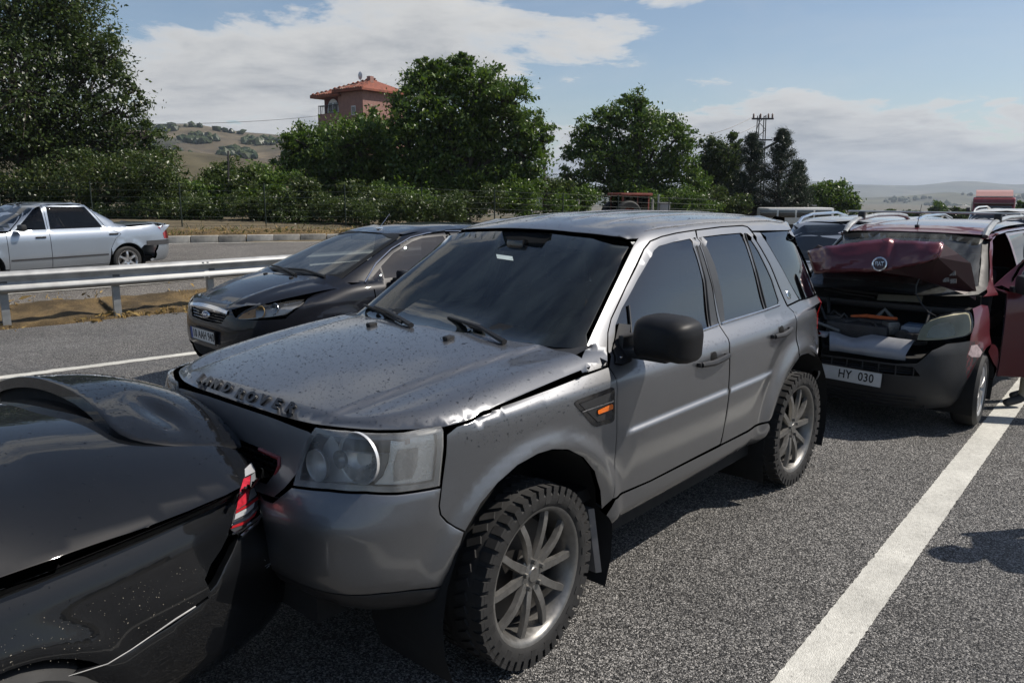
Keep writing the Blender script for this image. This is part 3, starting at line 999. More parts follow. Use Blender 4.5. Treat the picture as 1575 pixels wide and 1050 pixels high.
def straw_mat():
    m, nt, b = mat_new('matted straw'); L = nt.links; N = nt.nodes
    f1 = noise_node(nt, 26, 6, .7, vec_scale=(1, 5, 1), dist=1.2); f2 = noise_node(nt, 30, 6, .7, vec_scale=(5, 1, 1), dist=1.2); g = noise_node(nt, 1.6, 5, .6)
    mx = N.new('ShaderNodeMath'); mx.operation = 'MAXIMUM'; L.new(f1, mx.inputs[0]); L.new(f2, mx.inputs[1])
    c = ramp_node(nt, mx.outputs[0], [(.40, (.055, .038, .018)), (.55, (.19, .125, .05)), (.68, (.36, .26, .12)), (.8, (.46, .36, .2))]); e = ramp_node(nt, g, [(.40, .38), (.60, 1.0)])
    m2 = N.new('ShaderNodeMix'); m2.data_type = 'RGBA'; m2.blend_type = 'MULTIPLY'; m2.inputs[0].default_value = 1; L.new(c, m2.inputs[6]); L.new(e, m2.inputs[7]); L.new(m2.outputs[2], b.inputs['Base Color']); b.inputs['Roughness'].default_value = .95
    bump_node(nt, b, mx.outputs[0], 1.0, .03); return m
def build_straw():
    M_ = straw_mat(); rng = np.random.default_rng(2)
    for nm, line, o0, o1, i0, i1, h, lab in (('dry_grass', _RA, -.10, 1.25, 2, 8, .07, 'matted dry straw lying under the guard rail'), ('dry_grass', _KA, .16, 2.2, 1, 7, .08, 'matted dry grass along the back of the kerb')):
        rows = []
        for a, b in zip(line[i0:i1], line[i0 + 1:i1 + 1]):
            e = (b - a) / np.linalg.norm(b - a); nn = np.array([-e[1], e[0]])
            for t in np.arange(0, 1, .12 / np.linalg.norm(b - a)): rows.append([a + (b - a) * t + nn * (o0 + (o1 - o0) * q + rng.normal(0, .012)) for q in np.linspace(0, 1, 14)])
        P = np.array(rows); z = land_z(P[..., 0], P[..., 1]); q = np.linspace(0, 1, 14)[None, :]
        x, y = P[..., 0], P[..., 1]; lump = .5 + .25 * np.sin(x * 3.3 + 2 * np.sin(y * 2.1)) + .25 * np.sin(y * 5.1 + 1.7 * np.sin(x * 4)); env = np.minimum(1, np.minimum(q, 1 - q) * 6)
        z = z + .018 + h * lump * env * (1 + .5 * rng.normal(0, .5, x.shape)); z[:, 0] -= .06; z[:, -1] -= .06; r, c = x.shape
        V = np.stack([x, y, z], 2).reshape(-1, 3); o = mesh_obj(nm, V, [(i * c + j, i * c + j + 1, (i + 1) * c + j + 1, (i + 1) * c + j) for i in range(r - 1) for j in range(c - 1)], M_); o['kind'] = 'stuff'; o['label'] = lab
        if sum(f.normal.z for f in o.data.polygons) < 0: o.data.flip_normals()
build_straw()

GALV = simple('galvanised steel', (.36, .365, .36), .58, metal=.45, var=.22, scale=5, bump=.08, bscale=50)
GALVD = simple('galvanised post', (.30, .31, .31), .5, metal=.6, var=.2, scale=8)
def build_rail():
    root = empty('guard_rail', (-7.11, 10.93, 0)); tag(root, 'galvanised steel W-beam guard rail on posts beside the road', 'guard rail')
    inv = Vector((-7.11, 10.93, 0))
    # resample the line every 2 m near the camera
    pts = [Vector((p[0], p[1], 0)) for p in RAIL]
    prof = [(.0, .155), (.045, .135), (.075, .105), (.08, .085), (.02, .035), (.0, .0), (.02, -.035), (.08, -.085), (.075, -.105), (.045, -.135), (.0, -.155)]
    prof = [(a, b) for a, b in prof]
    def normal(i):
        t = (pts[min(i + 1, len(pts) - 1)] - pts[max(i - 1, 0)]).normalized(); return Vector((t.y, -t.x, 0)), t
    top = .635
    cum = [0]
    for a, b in zip(pts[:-1], pts[1:]): cum.append(cum[-1] + (b - a).length)
    def at(s):
        i = min(max(int(np.searchsorted(cum, s)) - 1, 0), len(pts) - 2); t = (s - cum[i]) / (cum[i + 1] - cum[i]); return pts[i].lerp(pts[i + 1], t), (pts[i + 1] - pts[i]).normalized()
    s_g = cum[4]                       # the post seen at the picture's edge
    starts = [s_g - 9.7, s_g - 5.65, s_g - 1.6 , s_g + 2.45, s_g + 6.5, s_g + 10.5, s_g + 14.5]
    # beams lap each other; the lap at the photograph's visible joint sits by the third post
    joints = [s_g + 2.68 + 4.0 * k for k in range(-4, 8)]
    for k, s0 in enumerate(joints[:-1]):
        s1 = joints[k + 1] + .16; v = []; f = []; n = 10; m = len(prof)
        for i in range(n + 1):
            p, t = at(s0 + (s1 - s0) * i / n); nn = Vector((t.y, -t.x, 0))
            for a, b in prof:
                v.append(tuple(p + nn * (a + .006 * (1 if i > n - 1 else 0) + .07) + Vector((0, 0, top + b + float(road_z(p.x, p.y)))) - inv))
        for i in range(n):
            for j in range(m - 1): f.append((i * m + j, i * m + j + 1, (i + 1) * m + j + 1, (i + 1) * m + j))
        o = mesh_obj('rail_beam', v, f, GALV, root)
        bm_ = MB()
        for q in (s0 + .06, s0 + .13):
            p, t = at(q); nn = Vector((t.y, -t.x, 0))
            for b in (.115, -.115): bm_.box(p + nn * .135 + Vector((0, 0, top + b)) - inv, (.03, .03, .03), bevel=.008, rot=math.atan2(t.y, t.x))
        ob = bm_.build('lap_bolts', GALVD, o); ob['kind'] = 'stuff'
    sp = 1.447
    for k in range(-4, 18):
        s = s_g + sp * k
        if s < 0 or s > cum[-1]: continue
        p, t = at(s); m = MB(); rz = math.atan2(t.y, t.x)
        m.box(Vector((0, 0, .28)), (.10, .012, .96)); m.box(Vector((-.045, .03, .28)), (.012, .07, .96)); m.box(Vector((.045, .03, .28)), (.012, .07, .96)); m.box(Vector((0, -.035, .63)), (.09, .07, .20))
        o = m.build('post', GALVD, root); o.location = p - inv + Vector((0, 0, float(road_z(p.x, p.y)))); o.rotation_euler = (0, 0, rz)
        sl_ = MB()
        nn = Vector((t.y, -t.x, 0)); sl_.box((0, 0, 0), (.10, .006, .036), bevel=.002)
        b = sl_.build('slot_plate', simple('slot shade', (.10, .10, .10), .6, metal=.4), root); b.location = p + nn * .0745 + Vector((0, 0, top + float(road_z(p.x, p.y)))) - inv; b.rotation_euler = (0, 0, rz)
build_rail()

def build_fence():
    root = empty('wire_fence', (-6, 28, .8)); tag(root, 'dark green wire fence on thin posts in front of the trees', 'fence')
    inv = Vector((-6, 28, .8))
    FM = simple('fence green', (.012, .022, .016), .6, metal=.2)
    line = [Vector((-30, 23.0, .62)), Vector((-14, 26.6, .7)), Vector((-6, 28.7, .75)), Vector((2, 31.3, .8)), Vector((9, 35.2, .6))]
    line = [Vector((q.x, q.y, float(land_z(q.x, q.y)))) for q in line]
    for a, b in zip(line[:-1], line[1:]):
        n = int((b - a).length / 2.5)
        for i in range(n):
            p = a.lerp(b, i / n); q = a.lerp(b, (i + 1) / n)
            MB().tube([p - inv, p - inv + Vector((0, 0, 1.5))], .024, 6).build('fence_post', FM, root)
            for z in np.linspace(.12, 1.45, 7):
                m = MB().tube([p - inv + Vector((0, 0, z)), (p + q) / 2 - inv + Vector((0, 0, z - .012)), q - inv + Vector((0, 0, z))], .006, 4, caps=False); m.build('fence_wire', FM, root)
build_fence()
# ------------------------------------------------------------------ grey SUV (the near, whole car)
def build_suv():
    sh = Shell((-.575, 3.53, 0), .7207)
    root = empty('suv', sh.loc, sh.rz)
    tag(root, 'grey metallic off-road SUV wet with rain, its nose against the black car', 'suv')
    PAINT = paint('suv grey paint', (.170, .175, .185), metal=.90, rough=.46, coat=1.0, coat_rough=.09, dust=.18, dust_col=(.12, .117, .112))
    # ---- smooth surface
    w = pchip([.34, .40, .46, .54, .70, .90, 1.04, 1.09, 1.115, 1.15, 1.20, 1.26], [.78, .85, .905, .915, .925, .932, .930, .922, .908, .880, .840, .80])
    xf = pchip([.34, .42, .50, .62, .76, .84, .90, 1.0, 1.09, 1.2, 1.26], [.66, .74, .83, .865, .865, .83, .80, .775, .752, .70, .6])
    xr = pchip([.34, .45, .60, .80, .95, 1.1, 1.26], [-3.3, -3.45, -3.55, -3.56, -3.50, -3.46, -3.40])
    def flare(X, Y, Z):
        d = np.zeros_like(X)
        for cx in (0.0, -2.66):
            r = np.hypot(X - cx, (Z - .38))
            d = np.maximum(d, .022 * np.exp(-((r - .53) / .055) ** 2) * (Y > .6))
            d = d - .010 * np.exp(-((r - .66) / .07) ** 2)
        # step under the rubbing line of the doors
        door = sstep(-2.22, -2.12, X) * sstep(-.56, -.64, X)
        d = d + door * .0065 * (1 - sstep(.841, .848, Z)) * sstep(.50, .84, Z)
        return d * (Y > .6)
    zs = np.unique(np.concatenate([np.linspace(.34, 1.19, 58), np.linspace(1.05, 1.13, 17), np.linspace(.825, .86, 22)]))
    g_ = pchip([-3.6, -.45, 0, .3, .46, .8], [1, 1, .62, .3, .12, .05])
    sh.wrap(zs, xf, xr, w, -.6, 4, 6.5, 5, 5.5, flare, 220, zmap=lambda X, Z: np.where(Z > 1.09, 1.09 + (Z - 1.09) * g_(X), Z))
    # greenhouse
    gw = pchip([1.14, 1.20, 1.45, 1.60, 1.66, 1.70, 1.73], [.872, .842, .755, .692, .655, .61, .54])
    gf = pchip([1.14, 1.22, 1.45, 1.60, 1.66, 1.70, 1.73], [-.15, -.30, -.66, -.91, -1.02, -1.12, -1.25])
    gr = pchip([1.14, 1.22, 1.45, 1.65, 1.70, 1.73], [-3.42, -3.38, -3.27, -3.14, -3.08, -2.98])
    sh.wrap(np.linspace(1.14, 1.73, 44), gf, gr, gw, -1.9, 8, 9, 7, 5, None, 200)
    # bonnet
    zc = pchip([-.55, -.4, -.3, 0, .3, .6, .70, .76], [1.272, 1.268, 1.262, 1.236, 1.20, 1.155, 1.137, 1.12])
    ye = pchip([-.55, -.3, .0, .2, .35, .46, .56, .64, .70, .735, .75], [.895, .893, .888, .882, .868, .846, .78, .70, .58, .46, .3])
    xh = pchip([0, .30, .46, .58, .70, .78, .846, .9], [.752, .749, .735, .70, .64, .56, .46, .2])
    def bonnet(X, Y):
        s = np.abs(Y); z = zc(X) - .045 * (s / .8) ** 2
        d = ye(X) - s; z = z - .036 * (1 - np.clip(d / .11, 0, 1)) ** 2
        df = xh(s) - X; z = z - .040 * (1 - np.clip(df / .06, 0, 1)) ** 2
        yr = .50 + .12 * (.65 - X)
        z = z - .012 * sstep(yr, yr + .035, s) * sstep(.74, .62, X) + .012 * sstep(yr + .02, yr + .2, s) * sstep(.74, .62, X)
        return np.where((d > -.018) & (df > -.018), z, np.nan)
    sh.field(-.52, .775, -.91, .91, bonnet, 130, 150)
    # roof
    rc = pchip([-3.2, -3.1, -2.6, -1.9, -1.4, -1.15, -1.0, -.9], [1.705, 1.725, 1.758, 1.772, 1.758, 1.728, 1.695, 1.66])
    def roof(X, Y):
        s = np.abs(Y); z = rc(X) - .055 * (s / .66) ** 2.2 - .09 * sstep(.58, .72, s)
        for c in (.12, .36): z = z - .006 * np.exp(-((s - c) / .016) ** 2) * sstep(-1.12, -1.35, X)
        z = z - .012 * np.exp(-((s - .60) / .018) ** 2)
        return z
    sh.field(-3.16, -.9, -.70, .70, roof, 90, 120)
    sh.finish()
    S = lambda pts: sh.px(pts, 'S')
    # ---- bonnet panel
    near = [(x, float(ye(x)) - .002) for x in np.linspace(-.36, .46, 12)]
    front = [(float(xh(y)) - .002, y) for y in np.linspace(.80, 0, 18)]
    half = near + front
    rear = [(-.36, .84), (-.345, .6), (-.30, .3), (-.28, 0)]
    bpoly = half + [(x, -y) for x, y in half[::-1][1:]] + [(x, -y) for x, y in rear[:-1]] + rear[::-1]
    # remove duplicate rear centre
    bp = []
    for p in bpoly:
        if not bp or math.hypot(p[0] - bp[-1][0], p[1] - bp[-1][1]) > 1e-4: bp.append(p)
    bpoly = bp
    bon = panel('bonnet', sh, 'T', bpoly, PAINT, root, res=.022, depth=.03, gap=.002)
    drops('raindrops', sh, 'T', [(p[0] * .99, p[1] * .97) for p in bpoly], 5600, .0017, bon, 3)
    # lettering on the bonnet lip
    BL = simple('black letter', (.012, .012, .013), .35, coat=.3)
    txt = 'LAND ROVER'
    for i, ch in enumerate(txt):
        if ch == ' ': continue
        u = (i - 4.5) / 4.5; u = u + (.0 if i < 5 else .0)
        px_, py_ = 313 + (450 - 313) * (i / 9.0) ** 1.06, 0
        a = [(310, 582.5), (320.5, 587), (333, 592), (350, 597.5), (0, 0), (370, 606.5), (387, 611.5), (406.5, 616.5), (427, 622), (448.5, 628.5)][i]
        p, n = sh.at_px(*a)
        o = text_mesh('letter', ch, .056, BL, bon, .010, .0028, 1.25)
        p2 = sh.cast(Vector((p.x, p.y, 6)), Vector((0, 0, -1)))
        n2 = p2[1]
        o.matrix_local = frame_matrix(p2[0] + n2 * .003, Vector((-.04 * p.y, 1, 0)), n2)
    for (x, y) in ((-.135, .27), (-.135, -.27)):
        p, n = sh.cast(Vector((x, y, 6)), Vector((0, 0, -1)))
        m = MB(); m.box((0, 0, .008), (.05, .034, .018), bevel=.007); m.box((.012, 0, .014), (.03, .022, .012), bevel=.005)
        o = m.build('washer_jet', BLACK_PLASTIC, bon); o.matrix_local = frame_matrix(p, (1, 0, 0), n)
    # ---- flank
    arch_f = [(926, 783), (924, 755), (915, 724.8), (898, 703.8), (875, 691.5), (850.5, 691), (827.6, 698), (797, 715), (766.7, 742), (740, 774), (716, 817)]
    fender = S([(688, 668), (703, 656), (770, 628), (850, 596), (892, 579.5), (936.5, 563.5), (948, 582), (949.4, 614), (949, 667), (947, 700), (944, 766)] + arch_f + [(701, 810), (688.6, 802), (679, 791.4), (676.5, 778), (680, 747.6), (686.5, 698), (687.5, 671)])
    fen = panel('front_wing', sh, 'S', fender, PAINT, root, depth=.035, res=.025); fenR = mirrored(fen)
    drops('raindrops', sh, 'S', S([(700, 650), (850, 595), (930, 570), (940, 620), (850, 650), (760, 690), (700, 680)]), 330, .0017, fen, 5)
    vent = S([(882, 620), (888, 615), (941, 595.5), (944.5, 597), (944.5, 646), (940, 650), (917, 656), (911, 653.5)])
    vt = panel('side_vent', sh, 'S', rounded(vent, .012), GLOSS_BLACK, root, res=.02, depth=.012, lift=.006, gap=0, sink=.004)
    mirrored(vt)
    vin = S([(889, 620.5), (937, 603), (938.5, 642), (917, 648)])
    panel('vent_mesh', sh, 'S', vin, simple('vent mesh', (.015, .015, .016), .6, bump=.4, bscale=300), vt, res=.02, lift=.0085, gap=0, lip=0, sink=0, depth=.004)
    bar = S([(893, 631.5), (893.5, 633), (941, 617), (941, 615)])
    panel('vent_bar', sh, 'S', bar, CHROME, vt, res=.02, lift=.011, gap=0, lip=0, sink=0, depth=.004)
    am = S([(915.5, 630), (937, 620), (939, 622), (938.5, 628), (917, 636), (915.5, 634)])
    amber = simple('amber lens', (.75, .16, .015), .15, var=.2, scale=120, coat=.8)
    panel('side_repeater', sh, 'S', rounded(am, .004), amber, vt, res=.01, lift=.016, gap=0, lip=.002, sink=.002, depth=.01)
    # doors
    fd = S([(936, 511), (941, 490), (963, 442), (991.4, 383), (1001, 371), (1018, 364), (1041, 358.6), (1069.5, 354.2), (1072.4, 366), (1083, 396.7), (1096, 444), (1106.7, 500.5), (1120, 520.5), (1122, 538), (1122, 576), (1120.5, 614), (1113, 662), (1108, 683), (1073, 701), (1000, 739), (944, 767), (947, 700), (949, 667), (949.4, 614), (948, 582), (937.6, 564), (936, 540)])
    fg = S([(947.5, 552), (946.7, 520), (947.5, 500), (957, 474.8), (982, 429), (1006.7, 385), (1014, 378.6), (1037, 372), (1062, 367), (1065.7, 371), (1074, 400), (1082.9, 434.8), (1090.5, 502), (1072, 509)])
    d1 = panel('front_door', sh, 'S', fd, PAINT, root, holes=[fg], depth=.03, res=.025)
    drops('raindrops', sh, 'S', S([(960, 565), (1040, 538), (1120, 515), (1122, 526), (1040, 552), (965, 580)]), 200, .0016, d1, 8)
    TINT = glass('suv side glass', (.035, .04, .045), 1.0, 2.0)
    g1 = panel('window', sh, 'S', fg, TINT, d1, lift=-.006, gap=-.003, lip=0, sink=0, depth=0)
    TRIM = simple('window rubber', (.02, .02, .02), .55)
    def strip(name, pts, wd, mat, parent, lift=.004, closed=False, px=True, r=None):
        P3 = []
        for q in pts:
            if px: p, n = sh.at_px(*q)
            else:
                o, d = sh.ray('S', *q); p, n = sh.cast(o, d)
            P3.append(p + n * lift)
        return MB().tube(P3, wd, 6, closed=closed).build(name, mat, parent)
    strip('belt_trim', [(952, 551), (1000, 535), (1072, 511.5), (1090, 505), (1104, 500)], .006, CHROME, d1)
    strip('quarter_light_bar', [(967, 470), (970, 500), (972, 545)], .006, TRIM, d1, .0)
    rd = S([(1071.5, 354), (1110, 349.2), (1141.9, 347.2), (1149.5, 349), (1156, 356.7), (1163, 364.5), (1183.8, 406.5), (1206.7, 462), (1210.5, 470), (1221, 482), (1224.5, 510), (1229, 543.8), (1229.3, 550.5), (1217, 568.6), (1203.8, 595), (1192, 629.5), (1184, 647), (1181, 648), (1150, 662), (1109.5, 683), (1114, 662), (1121.5, 614), (1123, 576), (1123, 538), (1121, 520.5), (1107.7, 500.5), (1097, 444), (1084, 396.7), (1073.4, 366)])
    rg = S([(1081.5, 364), (1110, 360.5), (1140, 358), (1143.8, 360.5), (1152, 388), (1162, 421), (1176, 475), (1145, 484), (1115.5, 492.5), (1113, 463), (1101, 410)])
    rg2 = S([(1147.5, 359.2), (1150, 359), (1166.7, 386), (1187.6, 430), (1198, 462), (1197, 466.5), (1180, 473.5), (1165, 418)])
    d2 = panel('rear_door', sh, 'S', rd, PAINT, root, holes=[rg, rg2], depth=.03, res=.025)
    drops('raindrops', sh, 'S', S([(1125, 510), (1210, 478), (1222, 486), (1222, 492), (1125, 524)]), 170, .0016, d2, 9)
    g2 = panel('window', sh, 'S', rg, TINT, d2, lift=-.006, gap=-.003, lip=0, sink=0, depth=0)
    g3 = panel('window', sh, 'S', rg2, TINT, d2, lift=-.006, gap=-.003, lip=0, sink=0, depth=0)
    strip('belt_trim', [(1109, 498.5), (1145, 487), (1180, 476), (1198, 469.5)], .006, CHROME, d2)
    strip('window_bar', [(1145, 359), (1164, 419), (1178, 474)], .006, TRIM, d2, .002)
    strip('pillar_edge', [(1067.5, 366), (1085, 432), (1092.5, 502)], .006, TRIM, d1, .002)
    PIL = simple('pillar cover', (.035, .036, .038), .45)
    panel('pillar_cover', sh, 'S', S([(1065, 367), (1071, 366), (1082, 398), (1095, 445), (1104.5, 499), (1093, 503), (1085, 434), (1076, 400)]), PIL, d1, res=.03, lift=.0015, gap=0, lip=0, sink=0, depth=.004)
    panel('pillar_cover', sh, 'S', S([(1075, 365.5), (1080, 364.5), (1100, 410), (1112, 463), (1114.5, 493), (1109, 496), (1098, 444), (1085.5, 397)]), PIL, d2, res=.03, lift=.0015, gap=0, lip=0, sink=0, depth=.004)
    # handles
    for d_, c in ((d1, [(1074, 561), (1090, 557), (1106, 549.5), (1116, 546)]), (d2, [(1187, 518), (1197, 515), (1206, 509.5), (1213, 505.5)])):
        P3 = []
        for i, q in enumerate(c):
            p, n = sh.at_px(*q); P3.append(p + n * (.034 if 0 < i < 3 else .020))
        m = MB(); m.tube(P3, [.014, .016, .015, .013], 8)
        for q in (P3[0], P3[-1]): m.box(q + Vector((0, -.012, 0)), (.03, .03, .024), bevel=.008)
        m.build('handle', BLACK_PLASTIC, d_)
        mid = (P3[1] + P3[2]) / 2; p, n = sh.cast(Vector((mid.x, 6, mid.z)), Vector((0, -1, 0)))
        k = MB(); k.lathe([(.001, .0015), (.036, .0015), (.038, .0)], n=24)
        o = k.build('recess_shade_disc', simple('recess shade', (.008, .008, .008), .7, spec=.2), d_); o.location = p + Vector((0, -.001, .004))  # flat dark disc, the shade behind the handle put into its colour
    # sill
    sill = S([(946, 768), (1000, 740), (1073, 703), (1107, 686), (1110, 684), (1150, 664), (1181, 650), (1183.5, 655), (1181, 666), (1150, 684), (1125, 697), (1118, 700), (1060, 738), (1000, 775), (950, 806), (930, 815), (932, 792)])
    si = panel('sill', sh, 'S', sill, PAINT, root, depth=.05, lift=.004, res=.03); mirrored(si)
    # pillar and cant rail, rear quarter
    rail = panel('cant_rail', sh, 'P', sh.px([(896, 546), (913, 507), (936, 458), (975, 376), (984, 362.5), (1001, 353.5), (1033, 346.5), (1090, 341), (1128, 337.5), (1152, 337), (1157, 342), (1157, 354), (1150, 348), (1141.9, 346), (1110, 348), (1069.5, 353), (1041, 357.4), (1018, 362.8), (1000, 370), (990, 382.4), (962, 441.5), (940, 489.5), (935, 511), (934.5, 540), (935.5, 562), (894, 575.5), (892.5, 560)], 'P'), PAINT, root, res=.028, depth=.02)
    mirrored(rail)
    cap = panel('rear_roof_corner', sh, 'P', sh.px([(1151, 347.5), (1156, 340.5), (1176, 335.9), (1206.7, 335.9), (1212, 341), (1218, 353), (1212, 354), (1157, 354.8)], 'P'), PAINT, root, res=.02, depth=.02)
    mirrored(cap)
    cp = panel('rear_pillar', sh, 'S', S([(1158, 356.5), (1169, 357), (1191, 391.5), (1214, 433), (1229.5, 460.5), (1212, 469), (1208, 461), (1185, 406), (1164, 364)]), PAINT, root, depth=.02); mirrored(cp)
    qg = S([(1170.5, 357.2), (1211.5, 354.6), (1233, 393.5), (1262, 448), (1231.5, 460.4), (1214.5, 431.9), (1192, 391)])
    q = panel('quarter_window', sh, 'S', qg, TINT, root, lift=-.003, gap=.001, lip=.003, sink=.002, depth=.01); mirrored(q)
    dp = panel('tail_pillar', sh, 'P', sh.px([(1213, 355), (1218.5, 354), (1266.5, 447.5), (1263.5, 448.5), (1234, 393)], 'P'), PAINT, root, res=.02, depth=.015); mirrored(dp)
    bad = sh.at_px(1212.5, 453.5); o = MB().lathe([(.001, .006), (.022, .006), (.028, .002), (.028, -.004)], n=20, axis='Z').build('pillar_badge', CHROME, root)
    o.matrix_local = frame_matrix(bad[0], (1, 0, 0), bad[1]); 
    o = MB().lathe([(.001, .008), (.019, .007), (.021, .004)], n=16, axis='Z').build('badge_face', simple('badge green', (.02, .035, .03), .3, coat=.5), root); o.matrix_local = frame_matrix(bad[0], (1, 0, 0), bad[1])
    qp = S([(1212, 471), (1231, 462), (1262.5, 450), (1265, 462), (1271, 478), (1274, 500), (1273.5, 515), (1270, 530), (1269, 548), (1268, 566), (1264.8, 568.6), (1262.9, 557), (1255, 549.5), (1243.8, 543.4), (1232, 546.7), (1230.6, 549), (1230, 543), (1225.8, 510), (1222, 482)])
    qpan = panel('rear_wing', sh, 'S', qp, PAINT, root, depth=.035, res=.025); mirrored(qpan)
    red = simple('red lamp', (.30, .012, .015), .12, var=.2, scale=60, coat=.8)
    tl = panel('tail_lamp', sh, 'P', sh.px([(1264, 451), (1268, 453), (1274, 465), (1277.5, 490), (1276.5, 513), (1273.5, 513), (1273.5, 492), (1270, 474)], 'P'), red, root, res=.012, depth=.02, lift=.004); mirrored(tl)
    bmp = panel('torn_bumper_edge', sh, 'P', sh.px([(1271, 517), (1278, 514), (1278.5, 535), (1273.5, 552), (1276.5, 566), (1275, 585), (1266, 603), (1257, 611), (1256, 607), (1263, 595), (1269, 580), (1268, 566), (1269, 545)], 'P'), BLACK_PLASTIC, root, res=.016, depth=.03, lift=.01)
    m = MB(); pts = [sh.at_px(*q_) for q_ in [(1277, 516), (1277, 535), (1272, 550), (1275, 563), (1274, 572), (1276, 580), (1266, 600), (1258, 610)]]
    m.tube([p + n * .012 for p, n in pts], [.006, .010, .008, .012, .010, .005, .004, .004], 6); m.build('torn_bumper_lip', simple('bumper scar', (.42, .42, .43), .4, metal=.3), root)
    # tailgate, rear bumper (turned away from the camera, plain)
    tg = panel('tailgate', sh, 'B', [(-.70, .62), (.70, .62), (.72, 1.15), (.55, 1.66), (-.55, 1.66), (-.72, 1.15)], PAINT, root, res=.08, holes=[[(-.56, 1.2), (.56, 1.2), (.46, 1.58), (-.46, 1.58)]])
    panel('rear_window', sh, 'B', [(-.56, 1.2), (.56, 1.2), (.46, 1.58), (-.46, 1.58)], TINT, tg, res=.1, lift=-.004, gap=0, lip=0, sink=0, depth=0)
    panel('rear_bumper', sh, 'B', [(-.86, .42), (.86, .42), (.86, .60), (-.86, .60)], BLACK_PLASTIC, root, res=.06, depth=.05)
    # ---- front end, pushed in where it met the saloon
    def crush(p, n):
        lim = .86 - .20 * float(sstep(.36, -.05, p.y)) - .05 * float(sstep(-.1, -.6, p.y))
        return Vector((min(p.x, lim - .004 * math.sin(40 * p.z)), p.y, p.z)) if p.z < .96 else p
    C = 'C-0.2'
    left = [(447.6, 749.2), (506, 755.2), (562, 758.8), (609.5, 760.8), (679, 750.4), (675.5, 778), (677.5, 791.4), (687.5, 803), (701, 811.5), (714.5, 818), (709, 838), (700, 855), (686, 899), (647.6, 905.7), (586.7, 912.5)]
    lp = sh.px(left, C)
    cut = [p for p in lp]
    z0 = cut[-1][1]
    halfp = [(0.0, .80), (.22, .80), (.34, .805)] + cut + [(.3, z0 - .01), (0.0, z0 - .015)]
    full = halfp + [(-u, v) for u, v in halfp[::-1] if u > 0]
    bum = panel('front_bumper', sh, C, full, PAINT, root, res=.03, depth=.04, fn=crush)
    val = [(0, .50), (.45, .50)] + [(u, v - .004) for u, v in cut[-3:][::-1]] + []
    vpoly = [(0.0, z0 - .022), (.3, z0 - .016), (cut[-1][0], cut[-1][1] - .006), (cut[-2][0], cut[-2][1] - .006), (cut[-3][0], cut[-3][1] - .006), (cut[-3][0] - .02, cut[-3][1] - .05), (cut[-2][0] - .02, .44), (.5, .43), (0, .43)]
    vfull = vpoly + [(-u, v) for u, v in vpoly[::-1] if u > 0]
    panel('bumper_valance', sh, C, vfull, BLACK_PLASTIC, root, res=.04, depth=.04, lift=-.004, fn=crush)
    # grille surround and grille
    gp = [(0, 1.075), (.25, 1.075), (.47, 1.068), (.505, 1.06), (.45, .93), (.40, .86), (.36, .82), (.20, .812), (0, .812)]
    gh = [(0, .955), (.33, .95), (.337, .93), (.29, .85), (0, .845)]
    gfull = gp + [(-u, v) for u, v in gp[::-1] if u > 0]; ghf = gh + [(-u, v) for u, v in gh[::-1] if u > 0]
    gs = panel('grille_surround', sh, 'F', gfull, PAINT, root, res=.035, holes=[ghf], depth=.04, lift=-.004)
    m = MB()
    for k in range(4):
        z = .862 + k * .026; m.box((.745, 0, z), (.02, .60, .012), bevel=.004)
    for k in range(-5, 6): m.box((.735, k * .055, .90), (.012, .007, .10))
    m.build('grille_bars', GLOSS_BLACK, gs)
    MB().box((.69, 0, .905), (.02, .72, .16)).build('grille_backing', DARK, gs)
    o = MB().tube([(.80, .31, .86), (.79, .338, .92), (.785, .330, .945), (.785, .20, .95)], .008, 6).build('red_scrape', simple('red scuff', (.16, .02, .025), .35), gs)
    # headlamps
    hl = [(484.5, 655.6), (533.3, 659.2), (590.5, 663), (621, 662.2), (653.3, 655.6), (679, 652), (683, 663), (683.4, 685.7), (677.5, 747.6), (609.5, 757.6), (561.9, 755.8), (506.7, 752), (449, 746.4), (456, 714.3), (467.5, 678)]
    hlC = sh.px(hl, C)
    lens = panel('headlamp', sh, C, hlC, glass('brightened lens', (.93, .93, .91), 1.0, 1.45, .04, film=.38, film_col=(.72, .72, .70)), root, res=.025, gap=.001, lip=.004, sink=.003, depth=.0)  # whitish film colour stands in for the lamp's bright reflections
    pts = [sh.at_px(*q_) for q_ in hl]
    def inset(px_, dep): p, n = sh.at_px(*px_); return p - n * dep, n
    cavity = panel('lamp_housing', sh, C, hlC, simple('lamp shell', (.74, .75, .76), .35, metal=.1), lens, res=.03, gap=.003, lip=0, sink=0, depth=0, lift=-.075)
    rimp = panel('lamp_bezel', sh, C, hlC, LAMP_GREY, lens, res=.03, gap=.002, lip=0, sink=0, depth=.07, lift=-.006, holes=[offset_in(hlC if area2(hlC) > 0 else hlC[::-1], .022)])
    def bowl(name, c, rx, dep, tilt, mat, bulb=True, depth_in=.07):
        p, n = sh.at_px(*c); ax = (Vector((1, 0, -.05)) * .75 + n * .25).normalized()
        m = MB(); m.lathe([(.001, -dep), (rx * .35, -dep * .92), (rx * .7, -dep * .6), (rx * .93, -dep * .2), (rx, 0), (rx * 1.05, .002), (rx * 1.05, -.01)], n=32, axis='Z')
        o = m.build(name, mat, lens); o.matrix_local = frame_matrix(p - n * .012, (0, 1, 0), ax)
        if bulb:
            k = MB(); k.lathe([(.001, -.01), (.008, -.012), (.011, -.02), (.011, -dep)], n=12, axis='Z'); k.box((0, 0, -.02), (.034, .006, .012))
            b = k.build('bulb_cap', CHROME, lens); b.matrix_local = o.matrix_local
        return o
    bowl('main_reflector', (548, 706), .088, .07, 0, simple('main reflector', (.74, .74, .73), .30, metal=.55))
    bowl('dip_reflector', (483, 716), .055, .05, 0, simple('frosted lamp', (.66, .66, .66), .38, metal=.4), False)
